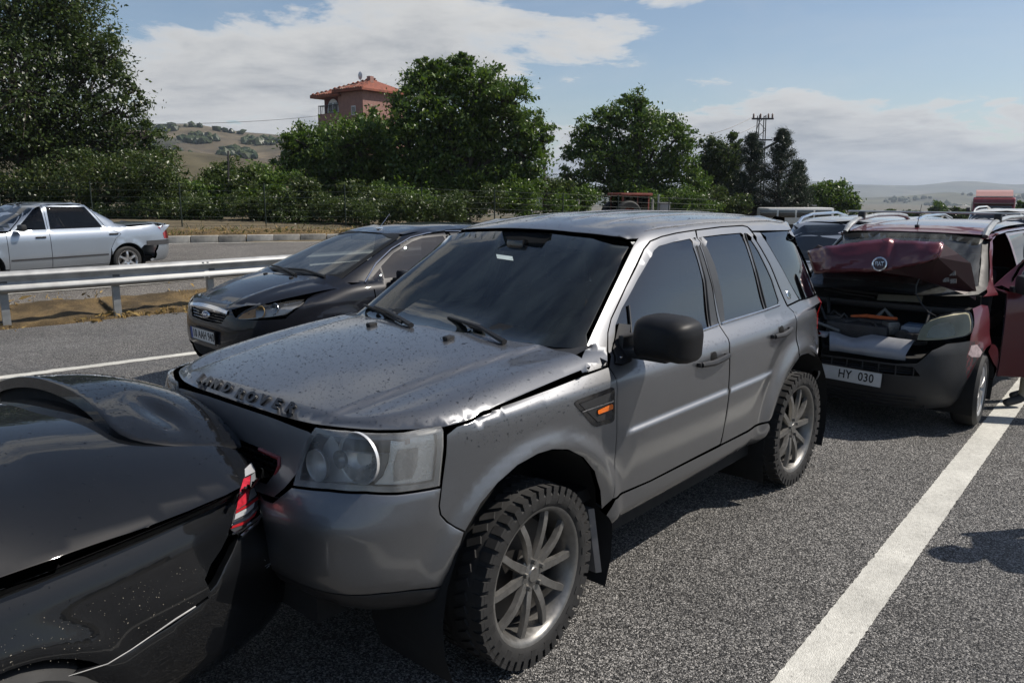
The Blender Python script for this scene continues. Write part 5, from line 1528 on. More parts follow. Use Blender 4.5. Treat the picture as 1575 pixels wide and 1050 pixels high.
# ------------------------------------------------------------------ black hatchback behind the SUV
def build_hatch():
    sh = Shell((-2.237, 7.816, .05), .799)
    root = empty('hatchback', sh.loc, sh.rz)
    tag(root, 'black hatchback with chrome grille bar behind the bonnet of the grey SUV', 'car')
    PT = paint('hatch black paint', (.006, .007, .011), metal=.0, rough=.4, coat_rough=.025, dust=.06, dust_col=(.07, .068, .062)); PT.node_tree.nodes['Principled BSDF'].inputs['Coat IOR'].default_value = 1.36; PT.node_tree.nodes['Principled BSDF'].inputs['Specular IOR Level'].default_value = .15
    w = pchip([.18, .26, .40, .55, .70, .82, .90, .955, 1.0], [.76, .84, .885, .905, .91, .905, .892, .862, .80])
    xf = pchip([.14, .22, .34, .50, .62, .70, .77, .83, .90, 1.0], [.68, .78, .85, .87, .86, .845, .825, .77, .5, .2]); xr = pchip([.18, .4, .6, .9, 1.0], [-3.3, -3.48, -3.48, -3.4, -3.36])
    def arch(X, Y, Z):
        d = np.zeros_like(X)
        for cx in (0, -2.64):
            r = np.hypot(X - cx, Z - .33); d = d + .022 * np.exp(-((r - .38) / .06) ** 2)
        return d * (Y > .6)
    g_ = pchip([-3.5, -.3, 0, .3, .5, .9], [1, 1, .8, .45, .15, 0.0])
    sh.wrap(np.linspace(.14, .99, 54), xf, xr, w, -.7, 3.4, 4.4, 5, 5, arch, 180, zmap=lambda X, Z: np.where(Z > .84, .84 + (Z - .84) * g_(X), Z))
    gw = pchip([.94, 1.0, 1.2, 1.34, 1.40, 1.44, 1.46], [.862, .82, .715, .635, .59, .52, .45])
    gf = pchip([.94, 1.02, 1.2, 1.34, 1.40, 1.44, 1.46], [.22, .04, -.42, -.80, -.99, -1.16, -1.3]); gr = pchip([.94, 1.1, 1.34, 1.44, 1.46], [-3.34, -3.22, -2.85, -2.6, -2.4])
    sh.wrap(np.linspace(.94, 1.46, 36), gf, gr, gw, -1.5, 6, 6, 6, 5, None, 160)
    zc = pchip([-.35, 0, .3, .5, .65, .76, .84, .88], [1.06, 1.035, .985, .93, .88, .825, .775, .71])
    ye = pchip([-.4, -.1, 0, .15, .27, .45, .63, .75, .80, .85, .88], [.84, .81, .80, .77, .745, .665, .575, .50, .44, .25, .1])
    def hood(X, Y):
        s = np.abs(Y); z = zc(X) - .06 * (s / .8) ** 2; d = ye(X) - s; z = z - .03 * (1 - np.clip(d / .16, 0, 1)) ** 2
        yr = .34 + .20 * (.8 - X); z = z + .016 * sstep(yr - .05, yr, s) * (1 - sstep(yr, yr + .12, s))
        return np.where(d > -.02, z, np.nan)
    sh.field(-.36, .86, -.86, .86, hood, 90, 100)
    rc = pchip([-3.2, -2.9, -2.4, -1.8, -1.4, -1.1, -.9], [1.34, 1.41, 1.465, 1.488, 1.475, 1.43, 1.385])
    sh.field(-2.95, -.85, -.60, .60, lambda X, Y: rc(X) - .05 * (np.abs(Y) / .56) ** 2.5, 60, 50)
    sh.finish(); S = lambda p: sh.px(p, 'S')
    half = [(x, float(ye(x)) - .004) for x in np.linspace(-.22, .74, 10)] + [(.78, .45), (.815, .34), (.83, .2), (.835, 0)]
    rear = [(-.20, .78), (-.10, .6), (.0, .3), (.03, 0)]
    bpoly = half + [(x, -y) for x, y in half[::-1][1:]] + [(x, -y) for x, y in rear[:-1]] + rear[::-1]
    bon = panel('bonnet', sh, 'T', bpoly, PT, root, res=.035)
    for y in (.26, -.26):
        p, n = sh.cast(Vector((.10, y, 6)), Vector((0, 0, -1))); o = MB().box((0, 0, .006), (.04, .028, .016), bevel=.006).build('washer_jet', BLACK_PLASTIC, bon); o.matrix_local = frame_matrix(p, (1, 0, 0), n)
    arch_ = [(.40 * math.cos(a), .33 + .39 * math.sin(a)) for a in np.linspace(R(-10), R(180), 18)]
    hl = [(360.5, 491), (369, 482), (384, 473), (403, 465.7), (432, 462), (469, 459.4), (460.5, 468.6), (441, 483.8), (403, 489), (376.7, 491.4)]
    C = 'C-0.3'
    hlC = sh.px(hl, C)
    lens = panel('headlamp', sh, C, hlC, glass('hatch lens', (.93, .93, .91), 1.0, 1.45, .03, film=.12, film_col=(.5, .5, .48)), root, res=.03, gap=.001, depth=0)
    panel('lamp_housing', sh, C, hlC, simple('lamp inner', (.34, .34, .34), .3, metal=.7, bump=.4, bscale=60), lens, res=.03, gap=.002, lip=.012, sink=.0, depth=0, lift=-.03)
    panel('indicator', sh, C, sh.px([(362, 490), (370, 482.5), (384, 474), (395, 470), (392, 488), (378, 490)], C), simple('amber reflector', (.45, .22, .07), .3, metal=.5), lens, res=.03, gap=0, lip=.004, sink=.004, depth=.01, lift=-.02)
    for c_, r_ in (((399, 479), .055), ((421, 474), .05)):
        p, n = sh.at_px(*c_); ax = (Vector((1, 0, 0)) * .6 + n * .4).normalized()
        o = MB().lathe([(.001, -.05), (r_ * .5, -.04), (r_ * .9, -.012), (r_, 0), (r_ * 1.04, -.004)], n=24, axis='Z').build('reflector', REFLECTOR if c_[0] > 410 else simple('amber glow reflector', (.55, .36, .14), .25, metal=.7), lens); o.matrix_local = frame_matrix(p - n * .012, (0, 1, 0), ax)
    lr_ = mirrored(lens); mirrored(lens.children[0], lr_)
    wing = [(-.42, .50), (-.42, .93), (-.36, .985), (-.1, .965), (.1, .925)] + [a for a in S([(472, 458.5), (463, 470), (443, 486)])] + [(.50, .70), (.44, .60)] + arch_[3:]
    fw = panel('front_wing', sh, 'S', wing, PT, root, res=.035, depth=.03); mirrored(fw)
    # bumper with openings
    gr_px = [(298.6, 465.5), (331, 471), (359.5, 476.5), (346, 488.5), (327, 487), (301, 479)]
    def sym(P): 
        return P + [(-u, v) for u, v in P[::-1] if u > 1e-6]
    bump_half = [(0, .825), (.25, .82), (.37, .80), (.445, .728), (.64, .722), (.82, .728), (.93, .70), (1.04, .62), (1.13, .55), (1.16, .40), (1.12, .22), (.8, .17), (0, .17)]
    grille = [(0, .775), (.27, .767), (.335, .75), (.27, .665), (0, .655)]
    low = [(0, .41), (.42, .41), (.50, .34), (.44, .26), (0, .26)]
    bu = panel('front_bumper', sh, C, sym(bump_half), PT, root, res=.035, depth=.04, holes=[sym(grille), sym(low)])
    gb = panel('grille', sh, C, sym(grille), DARK, root, res=.05, gap=0, lip=0, sink=0, depth=0, lift=-.035)
    m = MB()
    for k in range(4):
        z = .675 + k * .026; m.tube([sh.cast(*sh.ray(C, u, z))[0] - Vector((.012, 0, 0)) for u in np.linspace(-.30, .30, 15)], .006, 5)
    m.build('grille_bars', GLOSS_BLACK, gb)
    m = MB(); v = []
    for u in np.linspace(-.345, .345, 21):
        for dz, dx in ((.0, .0), (.012, .014), (.036, .012), (.046, -.004)): 
            p, n = sh.cast(*sh.ray(C, u, .762 - .018 * (u / .345) ** 2 + dz)); v.append(p + n * dx)
    m.add(v, [(4 * i + j, 4 * i + j + 1, 4 * i + 5 + j, 4 * i + 4 + j) for i in range(20) for j in range(3)], True); m.build('chrome_bar', CHROME, root)
    p, n = sh.cast(*sh.ray(C, 0, .715)); o = MB().lathe([(.001, .014), (.05, .012), (.058, .006), (.06, 0)], n=24, axis='Z').build('badge', CHROME, root); o.matrix_local = frame_matrix(p + n * .004, (0, 1, 0), n) @ Matrix.Diagonal((1.35, .62, 1, 1))
    o2 = MB().lathe([(.001, .0155), (.044, .015), (.047, .0135)], n=24, axis='Z').build('badge_field', simple('badge blue', (.02, .04, .12), .3, coat=.5), o)
    t = text_mesh('badge_script', 'Ford', .042, CHROME, o, .003, .001, 1.0); t.location = (0, 0, .017); t.scale = (.9, 1.3, 1)
    panel('lower_grille', sh, C, sym(low), DARK, root, res=.06, gap=0, lip=0, sink=0, depth=0, lift=-.03)
    p, n = sh.cast(*sh.ray(C, 0, .525)); plate(root, sh, p + Vector((.022, 0, 0)), (1, 0, -.05), (0, 1, 0), '10 AAH 940')
    # screen, roof, sides
    wsp = [(0, 1.05), (.35, 1.04), (.62, 1.015), (.735, 1.02), (.66, 1.18), (.56, 1.37), (.50, 1.40), (.25, 1.425), (0, 1.43)]
    ws = panel('windscreen', sh, 'F', sym(wsp), SCREEN2, root, res=.07, lift=-.003, gap=.003, lip=0, sink=0, depth=0)
    wi = [(0, 1.085), (.55, 1.06), (.67, 1.07), (.62, 1.18), (.525, 1.36), (.2, 1.40), (0, 1.405)]
    panel('windscreen_band', sh, 'F', sym(wsp), simple('glass frit', (.02, .02, .02), .3), ws, res=.07, lift=-.001, gap=.003, lip=0, sink=0, depth=0, holes=[sym(wi)])
    rp = [(-.99, 0), (-1.0, .3), (-1.05, .53), (-1.3, .56), (-2.4, .55), (-2.75, .48), (-2.85, 0)]
    rf = panel('roof', sh, 'T', rp + [(x, -y) for x, y in rp[::-1] if y > 0], PT, root, res=.06)
    p, n = sh.cast(Vector((-1.12, 0, 6)), Vector((0, 0, -1))); a_ = MB(); a_.box(p + Vector((0, 0, .008)), (.07, .04, .02), bevel=.008); a_.tube([p + Vector((0, 0, .012)), p + Vector((-.14, 0, .16))], [.006, .003], 6); a_.build('aerial', CHROME, rf)
    win = S([(581, 410), (600, 393), (612, 382), (630, 371.5), (673, 364.5), (676, 377), (684, 420)]) 
    x0, z0 = win[0]
    fdoor = [(-.43, .3), (-.43, .915), (-.35, .962), (-.56, 1.13), (-.80, 1.258), (-1.07, 1.355), (-1.3, 1.39), (-1.55, 1.405), (-1.58, 1.2), (-1.60, .95), (-1.58, .3)]
    fwin = [(-.60, 1.005), (-.61, 1.115), (-.80, 1.228), (-1.07, 1.328), (-1.22, 1.358), (-1.50, 1.37), (-1.53, 1.2), (-1.54, 1.03)]
    fq = [(-.46, .975), (-.70, 1.08), (-.68, .99)]
    d1 = panel('front_door', sh, 'S', fdoor, PT, root, res=.045, holes=[fwin], depth=.02)
    panel('window', sh, 'S', fwin, TINT2, d1, lift=-.005, gap=-.003, lip=0, sink=0, depth=0, res=.06)
    panel('quarter_glass', sh, 'S', [(-.39, .972), (-.585, 1.095), (-.58, .985)], TINT2, d1, lift=.002, gap=0, lip=0, sink=0, depth=0, res=.06)
    MB().tube([sh.cast(*sh.ray('S', *q_))[0] + Vector((0, .003, .004)) for q_ in [(-.36, .98), (-.56, 1.138), (-.80, 1.266), (-1.07, 1.364), (-1.3, 1.398), (-1.55, 1.412), (-2.2, 1.39), (-2.6, 1.3)]], .009, 6).build('window_chrome', CHROME, root)
    rdoor = [(-1.61, .3), (-1.61, 1.405), (-2.2, 1.38), (-2.55, 1.28), (-2.66, 1.05), (-2.60, .80), (-2.35, .6), (-2.28, .3)]
    rwin = [(-1.64, 1.02), (-1.63, 1.37), (-2.15, 1.35), (-2.45, 1.26), (-2.52, 1.05)]
    d2 = panel('rear_door', sh, 'S', rdoor, PT, root, res=.06, holes=[rwin]); panel('window', sh, 'S', rwin, TINT2, d2, lift=-.005, gap=-.003, lip=0, sink=0, depth=0, res=.08)
    qq = panel('rear_wing', sh, 'S', [(-2.67, 1.06), (-2.57, 1.28), (-2.9, 1.2), (-3.35, .95), (-3.4, .5), (-3.05, .4), (-2.9, .65), (-2.64, .72)], PT, root, res=.06)
    pe = [sh.inv('S', sh.cast(*sh.ray('F', *q_))[0]) for q_ in [(.742, 1.0), (.70, 1.09), (.66, 1.18), (.61, 1.28), (.57, 1.36), (.545, 1.385)]]
    pil = panel('front_pillar', sh, 'S', pe + [(-1.3, 1.435), (-1.8, 1.44), (-2.4, 1.41), (-2.58, 1.33), (-2.56, 1.30), (-2.2, 1.395), (-1.55, 1.418), (-1.3, 1.403), (-1.07, 1.368), (-.80, 1.27), (-.56, 1.142), (-.35, .975), (-.30, .985)], PT, root, res=.03); mirrored(pil)
    mirrored(MB().tube([Vector((-1.57, .70, 1.0)), Vector((-1.57, .60, 1.36))], .05, 6).build('centre_pillar', CABIN, root))
    MB().box((-1.8, 0, 1.385), (1.5, 1.0, .02)).build('headlining', simple('headlining', (.12, .12, .115), .9), root)
    for o in (d1, d2, qq): mirrored(o)
    panel('tailgate', sh, 'B', [(-.7, .5), (.7, .5), (.66, 1.0), (.45, 1.4), (-.45, 1.4), (-.66, 1.0)], PT, root, res=.1)
    panel('rear_bumper', sh, 'B', [(-.84, .25), (.84, .25), (.84, .48), (-.84, .48)], PT, root, res=.1)
    mo = MB(); mo.box((-.72, 1.0, 1.03), (.12, .20, .12), bevel=.035); mm_ = mo.build('wing_mirror', PT, root); MB().box((-.70, .90, .985), (.07, .12, .05), bevel=.012).build('mirror_arm', BLACK_PLASTIC, mm_)
    mirrored(mm_)
    v = []
    for y in np.linspace(-.75, .75, 15): v += [(.04 - .22 * (y / .75) ** 2, y, float(zc(.0)) - .02 - .06 * (y / .75) ** 2), (-.02 - .25 * (y / .75) ** 2, y, 1.06 - .03 * (y / .75) ** 2)]
    mesh_obj('cowl_panel', v, [(2 * i, 2 * i + 1, 2 * i + 3, 2 * i + 2) for i in range(14)], BLACK_PLASTIC, root)
    for pts in ([(500, 427), (470, 419), (445, 416)], [(455, 424), (430, 414), (419, 411)]):
        P3 = [sh.at_px(*q_) for q_ in pts]; MB().tube([p + n * h_ for (p, n), h_ in zip(P3, (.015, .03, .02))], [.014, .012, .008], 6).build('wiper', BLACK_PLASTIC, root)
    RM = simple('hatch rim', (.4, .4, .41), .3, metal=.9)
    for x in (0, -2.64):
        for s in (1, -1): make_wheel(root, x, .76 * s, s, .335, .205, .23, 'star', RM, RUBBER, seg=28, drop=.05); wheel_house(root, x, .5 * s, .885 * s, .385, .33)
    u = MB(); u.box((-1.32, 0, .30), (4.0, 1.2, .14)); u.box((-1.32, 0, .30), (1.7, 1.6, .12)); u.box((.42, 0, .55), (.5, 1.1, .3)); u.build('underbody', DARK, root)
    cabin_basic(root, -.35, -1.15, -2.0, .35, .55, .72)
    return root
hatch = build_hatch()
# ------------------------------------------------------------------ red van with its bonnet folded up
def build_van():
    sh = Shell((3.206, 6.758, -.0), .7237)
    root = empty('van', sh.loc, sh.rz)
    tag(root, 'dark red van with crumpled raised bonnet and open driver door behind the grey SUV', 'van')
    PT = paint('van red paint', (.105, .006, .014), metal=.25, rough=.3, coat_rough=.05, dust=.12, dust_col=(.12, .09, .08))
    BK = simple('bumper plastic', (.018, .019, .021), .55, var=.25, scale=8, bump=.1, bscale=160)
    w = pchip([.16, .24, .36, .55, .75, .95, 1.05, 1.12], [.70, .79, .83, .855, .86, .85, .835, .80])
    xf = pchip([.16, .24, .34, .50, .66, .76, .88, 1.0, 1.12], [.60, .70, .76, .79, .78, .72, .62, .45, .25]); xr = pchip([.16, .4, .8, 1.12], [-3.0, -3.18, -3.18, -3.15])
    def arch(X, Y, Z):
        d = np.zeros_like(X)
        for cx in (0, -2.51):
            r = np.hypot(X - cx, Z - .31); d = d + .02 * np.exp(-((r - .37) / .06) ** 2)
        return d * (Y > .6)
    sh.wrap(np.linspace(.16, 1.12, 56), xf, xr, w, -.9, 3.4, 4.2, 7, 7, arch, 170)
    gw = pchip([1.06, 1.12, 1.35, 1.55, 1.64, 1.70], [.83, .80, .73, .665, .62, .53]); gf = pchip([1.06, 1.12, 1.35, 1.55, 1.64, 1.70], [.12, .03, -.27, -.55, -.72, -.95]); gr = pchip([1.06, 1.4, 1.6, 1.7], [-3.14, -3.08, -3.0, -2.85])
    sh.wrap(np.linspace(1.06, 1.70, 40), gf, gr, gw, -1.4, 7, 6, 9, 7, None, 160)
    rc = pchip([-3.0, -2.4, -1.6, -1.0, -.75, -.6], [1.69, 1.725, 1.735, 1.705, 1.665, 1.63])
    sh.field(-3.0, -.58, -.66, .66, lambda X, Y: rc(X) - .045 * (np.abs(Y) / .62) ** 3, 60, 50)
    sh.finish(); S = lambda p: sh.px(p, 'S')
    un = lambda x, y, ax, v: (lambda o, d: o + d * ((v - o[ax]) / d[ax]))(*sh.ray('P', x / 1000, -y / 1000))
    C = 'C-0.4'
    sym = lambda P: P + [(-u, v) for u, v in P[::-1] if u > 1e-6]
    # bumper
    bh = [(0, .585), (.30, .585), (.42, .60), (.50, .70), (.60, .745), (.80, .75), (.97, .735), (.985, .62), (.965, .55), (1.02, .48), (1.0, .36), (.98, .26), (.7, .20), (0, .20)]
    gl = [(0, .565), (.40, .565), (.44, .50), (0, .49)]
    lw = [(0, .335), (.44, .335), (.46, .24), (0, .235)]
    bu = panel('front_bumper', sh, C, sym(bh), BK, root, res=.03, depth=.04, holes=[sym(gl)])
    panel('upper_grille', sh, C, sym(gl), DARK, bu, res=.05, gap=0, lip=0, sink=0, depth=0, lift=-.04)
    m = MB()
    for u in np.linspace(-.40, .40, 9): m.tube([sh.cast(*sh.ray(C, u, z))[0] - Vector((.01, 0, 0)) for z in (.485, .57)], .007, 5)
    for z in (.51, .53, .55): m.tube([sh.cast(*sh.ray(C, u, z))[0] - Vector((.02, 0, 0)) for u in np.linspace(-.42, .42, 9)], .005, 4)
    m.build('grille_bars', BK, bu)
    for k in range(4):
        z = .225 + k * .032; MB().tube([sh.cast(*sh.ray(C, u, z))[0] + Vector((.004, 0, 0)) for u in np.linspace(-.44, .44, 13)], .007, 5).build('lower_slat', BK, bu)
    # number plate
    a, b = un(1357, 580, 0, .80), un(1270, 574, 0, .80)
    p, n = sh.cast(*sh.ray(C, 0, .42)); pc = Vector((p.x + .03, a.y - .26, (a.z + b.z) / 2))
    o = plate(root, sh, pc, (1, 0, .05), (0, 1, -.03), 'HY  030', blue=True, scale=.095); [c for c in o.children if c.name.startswith('plate_text')][0].location.x = .065
    # bent steel crossmember
    SH_ = simple('bare sheet steel', (.30, .31, .33), .45, metal=.4, var=.14, scale=9, bump=.12, bscale=22)
    top = [(1276, 509), (1290, 512), (1303, 517), (1316, 520), (1330, 516), (1342, 514), (1360, 517), (1380, 520), (1407, 523)]
    bot = [(1276, 531), (1295, 532.5), (1310, 535), (1330, 538), (1350, 541), (1370, 543.5), (1393, 546)]
    T = [un(x, y, 0, .60) for x, y in top]; B = [un(x, y, 0, .72) for x, y in bot]
    n_ = 18; v = []
    for i in range(n_ + 1):
        t = i / n_; q = lambda L_: L_[0].lerp(L_[0], 0) if False else None
        def at(L_, t):
            k = min(int(t * (len(L_) - 1)), len(L_) - 2); f_ = t * (len(L_) - 1) - k; return L_[k].lerp(L_[k + 1], f_)
        A_, Z_ = at(T, t), at(B, t); M_ = A_.lerp(Z_, .55) + Vector((.004, 0, .006 + .003 * math.sin(t * 17)))
        v += [A_ + Vector((-.03, 0, -.012)), A_, M_, Z_, Z_ + Vector((-.006, 0, -.045))]
    ex = T[0]; far = Vector((0, -(T[-1].y - T[0].y) * 0, 0))
    f = [(5 * i + j, 5 * i + j + 1, 5 * i + 6 + j, 5 * i + 5 + j) for i in range(n_) for j in range(4)]
    mesh_obj('front_crossmember', v, f, SH_, root)
    far_ = MB(); far_.box((.62, T[0].y - .22, T[0].z - .03), (.16, .44, .03), bevel=.01); far_.build('front_crossmember', SH_, root)
    # headlamp
    hl = [(1410, 522), (1414, 508), (1421, 497), (1432, 489), (1447, 484), (1468, 480), (1488, 478), (1494, 480), (1498, 495), (1497, 510), (1488, 516), (1460, 521), (1425, 523)]
    lens = panel('headlamp', sh, C, sh.px(hl, C), lens_mat('yellowed lens', (.80, .78, .66), .12), root, res=.025, gap=0, lip=.005, sink=.005, depth=.02)
    panel('lamp_housing', sh, C, sh.px(hl, C), simple('milky lamp', (.50, .49, .43), .4, var=.1), lens, res=.03, gap=.003, lip=.02, sink=0, depth=0, lift=-.02)
    inn = [(1424, 519), (1427, 507), (1436, 497), (1450, 492), (1464, 493), (1472, 502), (1473, 516), (1450, 520)]
    panel('reflector', sh, C, sh.px(inn, C), simple('lamp reflector grey', (.40, .41, .40), .2, metal=.8, bump=.5, bscale=70), lens, res=.02, gap=0, lip=.01, sink=.02, depth=.004, lift=-.012)
    lr_ = mirrored(lens); 
    for c in list(lens.children)[:1]: mirrored(c, lr_)
    # wing
    wing = S([(1496, 474), (1510, 468), (1520, 470), (1521, 540)]) + [(-.40, .40), (-.36, .32)] + [(.375 * math.cos(a_), .31 + .37 * math.sin(a_)) for a_ in np.linspace(R(175), R(35), 14)] + S([(1487, 585), (1484, 570), (1487, 545), (1494, 515), (1499, 500)])
    fw = panel('front_wing', sh, 'S', wing, PT, root, res=.03, depth=.03); mirrored(fw)
    dn = panel('scraped_dent', sh, 'S', S([(1489, 545), (1494, 531), (1503, 530), (1511, 541), (1507, 549), (1495, 549)]), simple('scraped paint', (.42, .33, .33), .5, var=.3, scale=40), fw, res=.02, gap=0, lip=.004, sink=.003, depth=.003, lift=.003)
    # bonnet: buckled sheet standing above the engine bay
    BH = {}
    def P_(x, y, X): return un(x, y, 0, X)
    rows = [  # (px, py, X) along the fold from the far edge to the near edge
        [(1243, 388, .28), (1271, 381, .36), (1320, 374, .34), (1366, 368, .30), (1377, 371, .27), (1410, 373, .32), (1445, 374, .34), (1452, 375, .30)],
        [(1247, 400, .34), (1273, 398, .42), (1320, 396, .43), (1362, 392, .37), (1378, 394, .35), (1412, 391, .41), (1438, 390, .42), (1448, 386, .38)],
        [(1254, 422, .37), (1273, 419, .45), (1318, 418, .46), (1358, 418, .42), (1375, 414, .40), (1408, 408, .43), (1434, 401, .44), (1442, 396, .40)]]
    G = [[P_(*c) for c in r] for r in rows]
    # back slope towards the hinge at the screen
    hinge = [Vector((-.12 - .06 * abs(g.y), g.y * .98, 1.10 - .05 * abs(g.y))) for g in G[0]]
    back = [[g.lerp(h, t) + Vector((0, 0, .05 * math.sin(t * 3.1))) for g, h in zip(G[0], hinge)] for t in (.97, .66, .33)]
    allr = back + G
    v = []; rng = np.random.default_rng(4); nx = 5
    sub = []
    for r in allr:
        rr = []
        for a_, b_ in zip(r[:-1], r[1:]):
            for k in range(nx): rr.append(a_.lerp(b_, k / nx) + Vector((rng.normal(0, .003), 0, rng.normal(0, .0025))))
        rr.append(r[-1]); sub.append(rr)
    fine = []
    for r0, r1 in zip(sub[:-1], sub[1:]):
        for k in range(4): fine.append([a_.lerp(b_, k / 4) + Vector((.006 * math.sin(i * .9 + k), 0, 0)) for i, (a_, b_) in enumerate(zip(r0, r1))])
    fine.append(sub[-1])
    c_ = len(fine[0]); v = [p for r in fine for p in r]; f = [(i * c_ + j, i * c_ + j + 1, (i + 1) * c_ + j + 1, (i + 1) * c_ + j) for i in range(len(fine) - 1) for j in range(c_ - 1)]
    bon = mesh_obj('bonnet', v, f, PT, root)
    so = bon.modifiers.new('t', 'SOLIDIFY'); so.thickness = .012; so.offset = -1
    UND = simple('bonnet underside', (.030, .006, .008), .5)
    # side flanks of the folded bonnet showing the dark underside
    near = [P_(1452, 375, .30), P_(1442, 396, .40), P_(1434, 401, .44), P_(1408, 408, .43), P_(1380, 413, .40), P_(1358, 419, .42), P_(1400, 425, .34), P_(1430, 434, .28), P_(1460, 444, .20), P_(1490, 455, .10), P_(1500, 461, .02), P_(1502, 450, -.02), P_(1496, 420, .04), P_(1493, 405, .10), P_(1475, 391, .20)]
    fl = MB(); fl.add(near + [p + Vector((-.012, 0, -.004)) for p in near], [tuple(range(15)), tuple(range(29, 14, -1))] + [(i, (i + 1) % 15, 15 + (i + 1) % 15, 15 + i) for i in range(15)]); fl.build('bonnet_flank', UND, bon)
    far_f = [P_(1243, 388, .28), P_(1254, 422, .37), P_(1273, 420, .44), P_(1271, 382, .36), P_(1258, 377, .30)]
    fl = MB(); fl.add(far_f + [p + Vector((-.02, 0, 0)) for p in far_f], [tuple(range(5)), tuple(range(9, 4, -1))] + [(i, (i + 1) % 5, 5 + (i + 1) % 5, 5 + i) for i in range(5)]); fl.build('bonnet_flank', UND, bon)
    st = MB(); ctr = [P_(x, y, .21) for x, y in [(1445, 417), (1456, 418), (1466, 420), (1446, 427), (1456, 430), (1467, 432)]]
    for i, p in enumerate(ctr): st.box(p + Vector((.02, 0, 0)), (.004, .045, .035), rot=Matrix.Rotation(.12, 3, 'X'))
    st.build('warning_sticker', simple('sticker grey', (.22, .21, .20), .6, var=.8, scale=120), bon)
    # badge
    p = P_(1354, 406.5, .43); nrm = Vector((1, .0, .18)).normalized()
    bd = MB().lathe([(.001, .012), (.046, .012), (.050, .016), (.058, .014), (.060, 0), (.055, -.01)], n=28, axis='Z').build('badge', CHROME, bon); bd.matrix_local = frame_matrix(p + nrm * .012, (0, 1, .05), nrm)
    MB().lathe([(.001, .0128), (.045, .0128)], n=24, axis='Z').build('badge_field', simple('badge dark', (.05, .03, .035), .3, coat=.5), bd)
    t = text_mesh('badge_text', 'FIAT', .046, CHROME, bd, .004, .0012, .82, .9); t.location = (0, 0, .0145)
    # engine bay
    e = MB(); e.box((.28, 0, .55), (.62, 1.30, .10)); e.box((-.12, 0, .80), (.06, 1.45, .50)); e.build('engine_bay', DARK, root)
    ENG = simple('engine grey', (.05, .05, .052), .5, metal=.4, var=.4, scale=20)
    e = MB(); e.box((.30, -.05, .70), (.36, .50, .22), bevel=.03); e.box((.22, .02, .80), (.22, .36, .07), bevel=.02); e.lathe([(.001, .03), (.05, .03), (.052, -.03), (.001, -.03)], center=(.42, .30, .74), axis='X', n=18); e.build('engine_block', ENG, root)
    e = MB(); a_, b_ = P_(1309, 486, .42), P_(1380, 490, .42); e.tube([a_, a_.lerp(b_, .35) + Vector((0, 0, .008)), a_.lerp(b_, .7), b_], [.010, .016, .015, .011], 6); e.build('orange_cable_duct', simple('orange plastic', (.50, .11, .03), .5, var=.2, scale=30), root)
    p = P_(1407, 509, .34); e = MB(); e.box(p + Vector((-.05, 0, -.02)), (.17, .20, .11), bevel=.012); e.build('battery', simple('battery white', (.34, .37, .40), .4, var=.3, scale=22), root); e = MB(); e.box(p + Vector((-.05, .0, .042)), (.13, .16, .02), bevel=.006); e.build('battery_lid', simple('battery blue', (.10, .15, .22), .4), root)
    a_, b_ = P_(1349, 456, .02), P_(1418, 460, .02); e = MB(); e.add([a_ + Vector((0, 0, -.03)), b_ + Vector((0, 0, -.028)), b_ + Vector((-.03, 0, .022)), a_ + Vector((-.03, 0, .020)), a_ + Vector((-.05, 0, -.03)), b_ + Vector((-.05, 0, -.028))], [(0, 1, 2, 3), (0, 4, 5, 1)]); e.build('scuttle_foam', simple('foam beige', (.36, .34, .28), .8), root)
    HO = simple('hose black', (.02, .02, .02), .45)
    rng = np.random.default_rng(8)
    for k in range(16):
        y0 = rng.uniform(-.5, .5); a_ = Vector((rng.uniform(.1, .5), y0, rng.uniform(.68, .86))); b_ = a_ + Vector((rng.normal(0, .12), rng.normal(.0, .22), rng.normal(0, .06))); c_ = (a_ + b_) / 2 + Vector((0, 0, rng.uniform(.03, .12)))
        MB().tube([a_, a_.lerp(c_, .6), c_, c_.lerp(b_, .5), b_], rng.uniform(.008, .022), 7).build('hose', HO if k % 4 else simple('hose grey', (.20, .20, .19), .5, metal=.3), root)
    for k in range(9):
        e = MB(); e.box((rng.uniform(.12, .48), rng.uniform(-.5, .45), rng.uniform(.66, .80)), (rng.uniform(.05, .14), rng.uniform(.05, .16), rng.uniform(.05, .12)), bevel=.012, rot=rng.uniform(0, 1)); e.build('engine_part', simple('engine alu', (.22, .22, .21), .45, metal=.7, var=.3, scale=25) if k % 3 == 0 else ENG, root)
    cab = [P_(1415, 425, .30), P_(1409, 440, .32), P_(1409, 452, .34), P_(1418, 468, .34), P_(1428, 480, .36), P_(1440, 486, .38)]
    MB().tube(cab, .006, 6).build('release_cable', HO, root)
    MB().box((.02, 0, .93), (.16, 1.42, .06), bevel=.02).build('scuttle', BLACK_PLASTIC, root)
    MB().tube([P_(1262, 436, .06), P_(1300, 446, .06), P_(1350, 452, .06)], .014, 6).build('wiper', BLACK_PLASTIC, root)
    MB().tube([P_(1268, 445, .08), P_(1310, 452, .08), P_(1345, 457, .08)], .010, 6).build('wiper', BLACK_PLASTIC, root)
    # screen, roof, pillars
    wsp = [(0, 1.08), (.5, 1.07), (.73, 1.08), (.755, 1.12), (.69, 1.35), (.625, 1.56), (.58, 1.60), (.3, 1.635), (0, 1.64)]
    ws = panel('windscreen', sh, 'F', sym(wsp), glass('van screen', (.50, .54, .53), .9, 1.5, film=.25), root, res=.07, lift=-.003, gap=.003, lip=0, sink=0, depth=0)
    wi = [(0, 1.14), (.62, 1.13), (.69, 1.15), (.645, 1.35), (.59, 1.54), (.3, 1.575), (0, 1.58)]
    panel('windscreen_band', sh, 'F', sym(wsp), simple('glass frit', (.02, .02, .02), .3), ws, res=.07, lift=-.001, gap=.003, lip=0, sink=0, depth=0, holes=[sym(wi)])
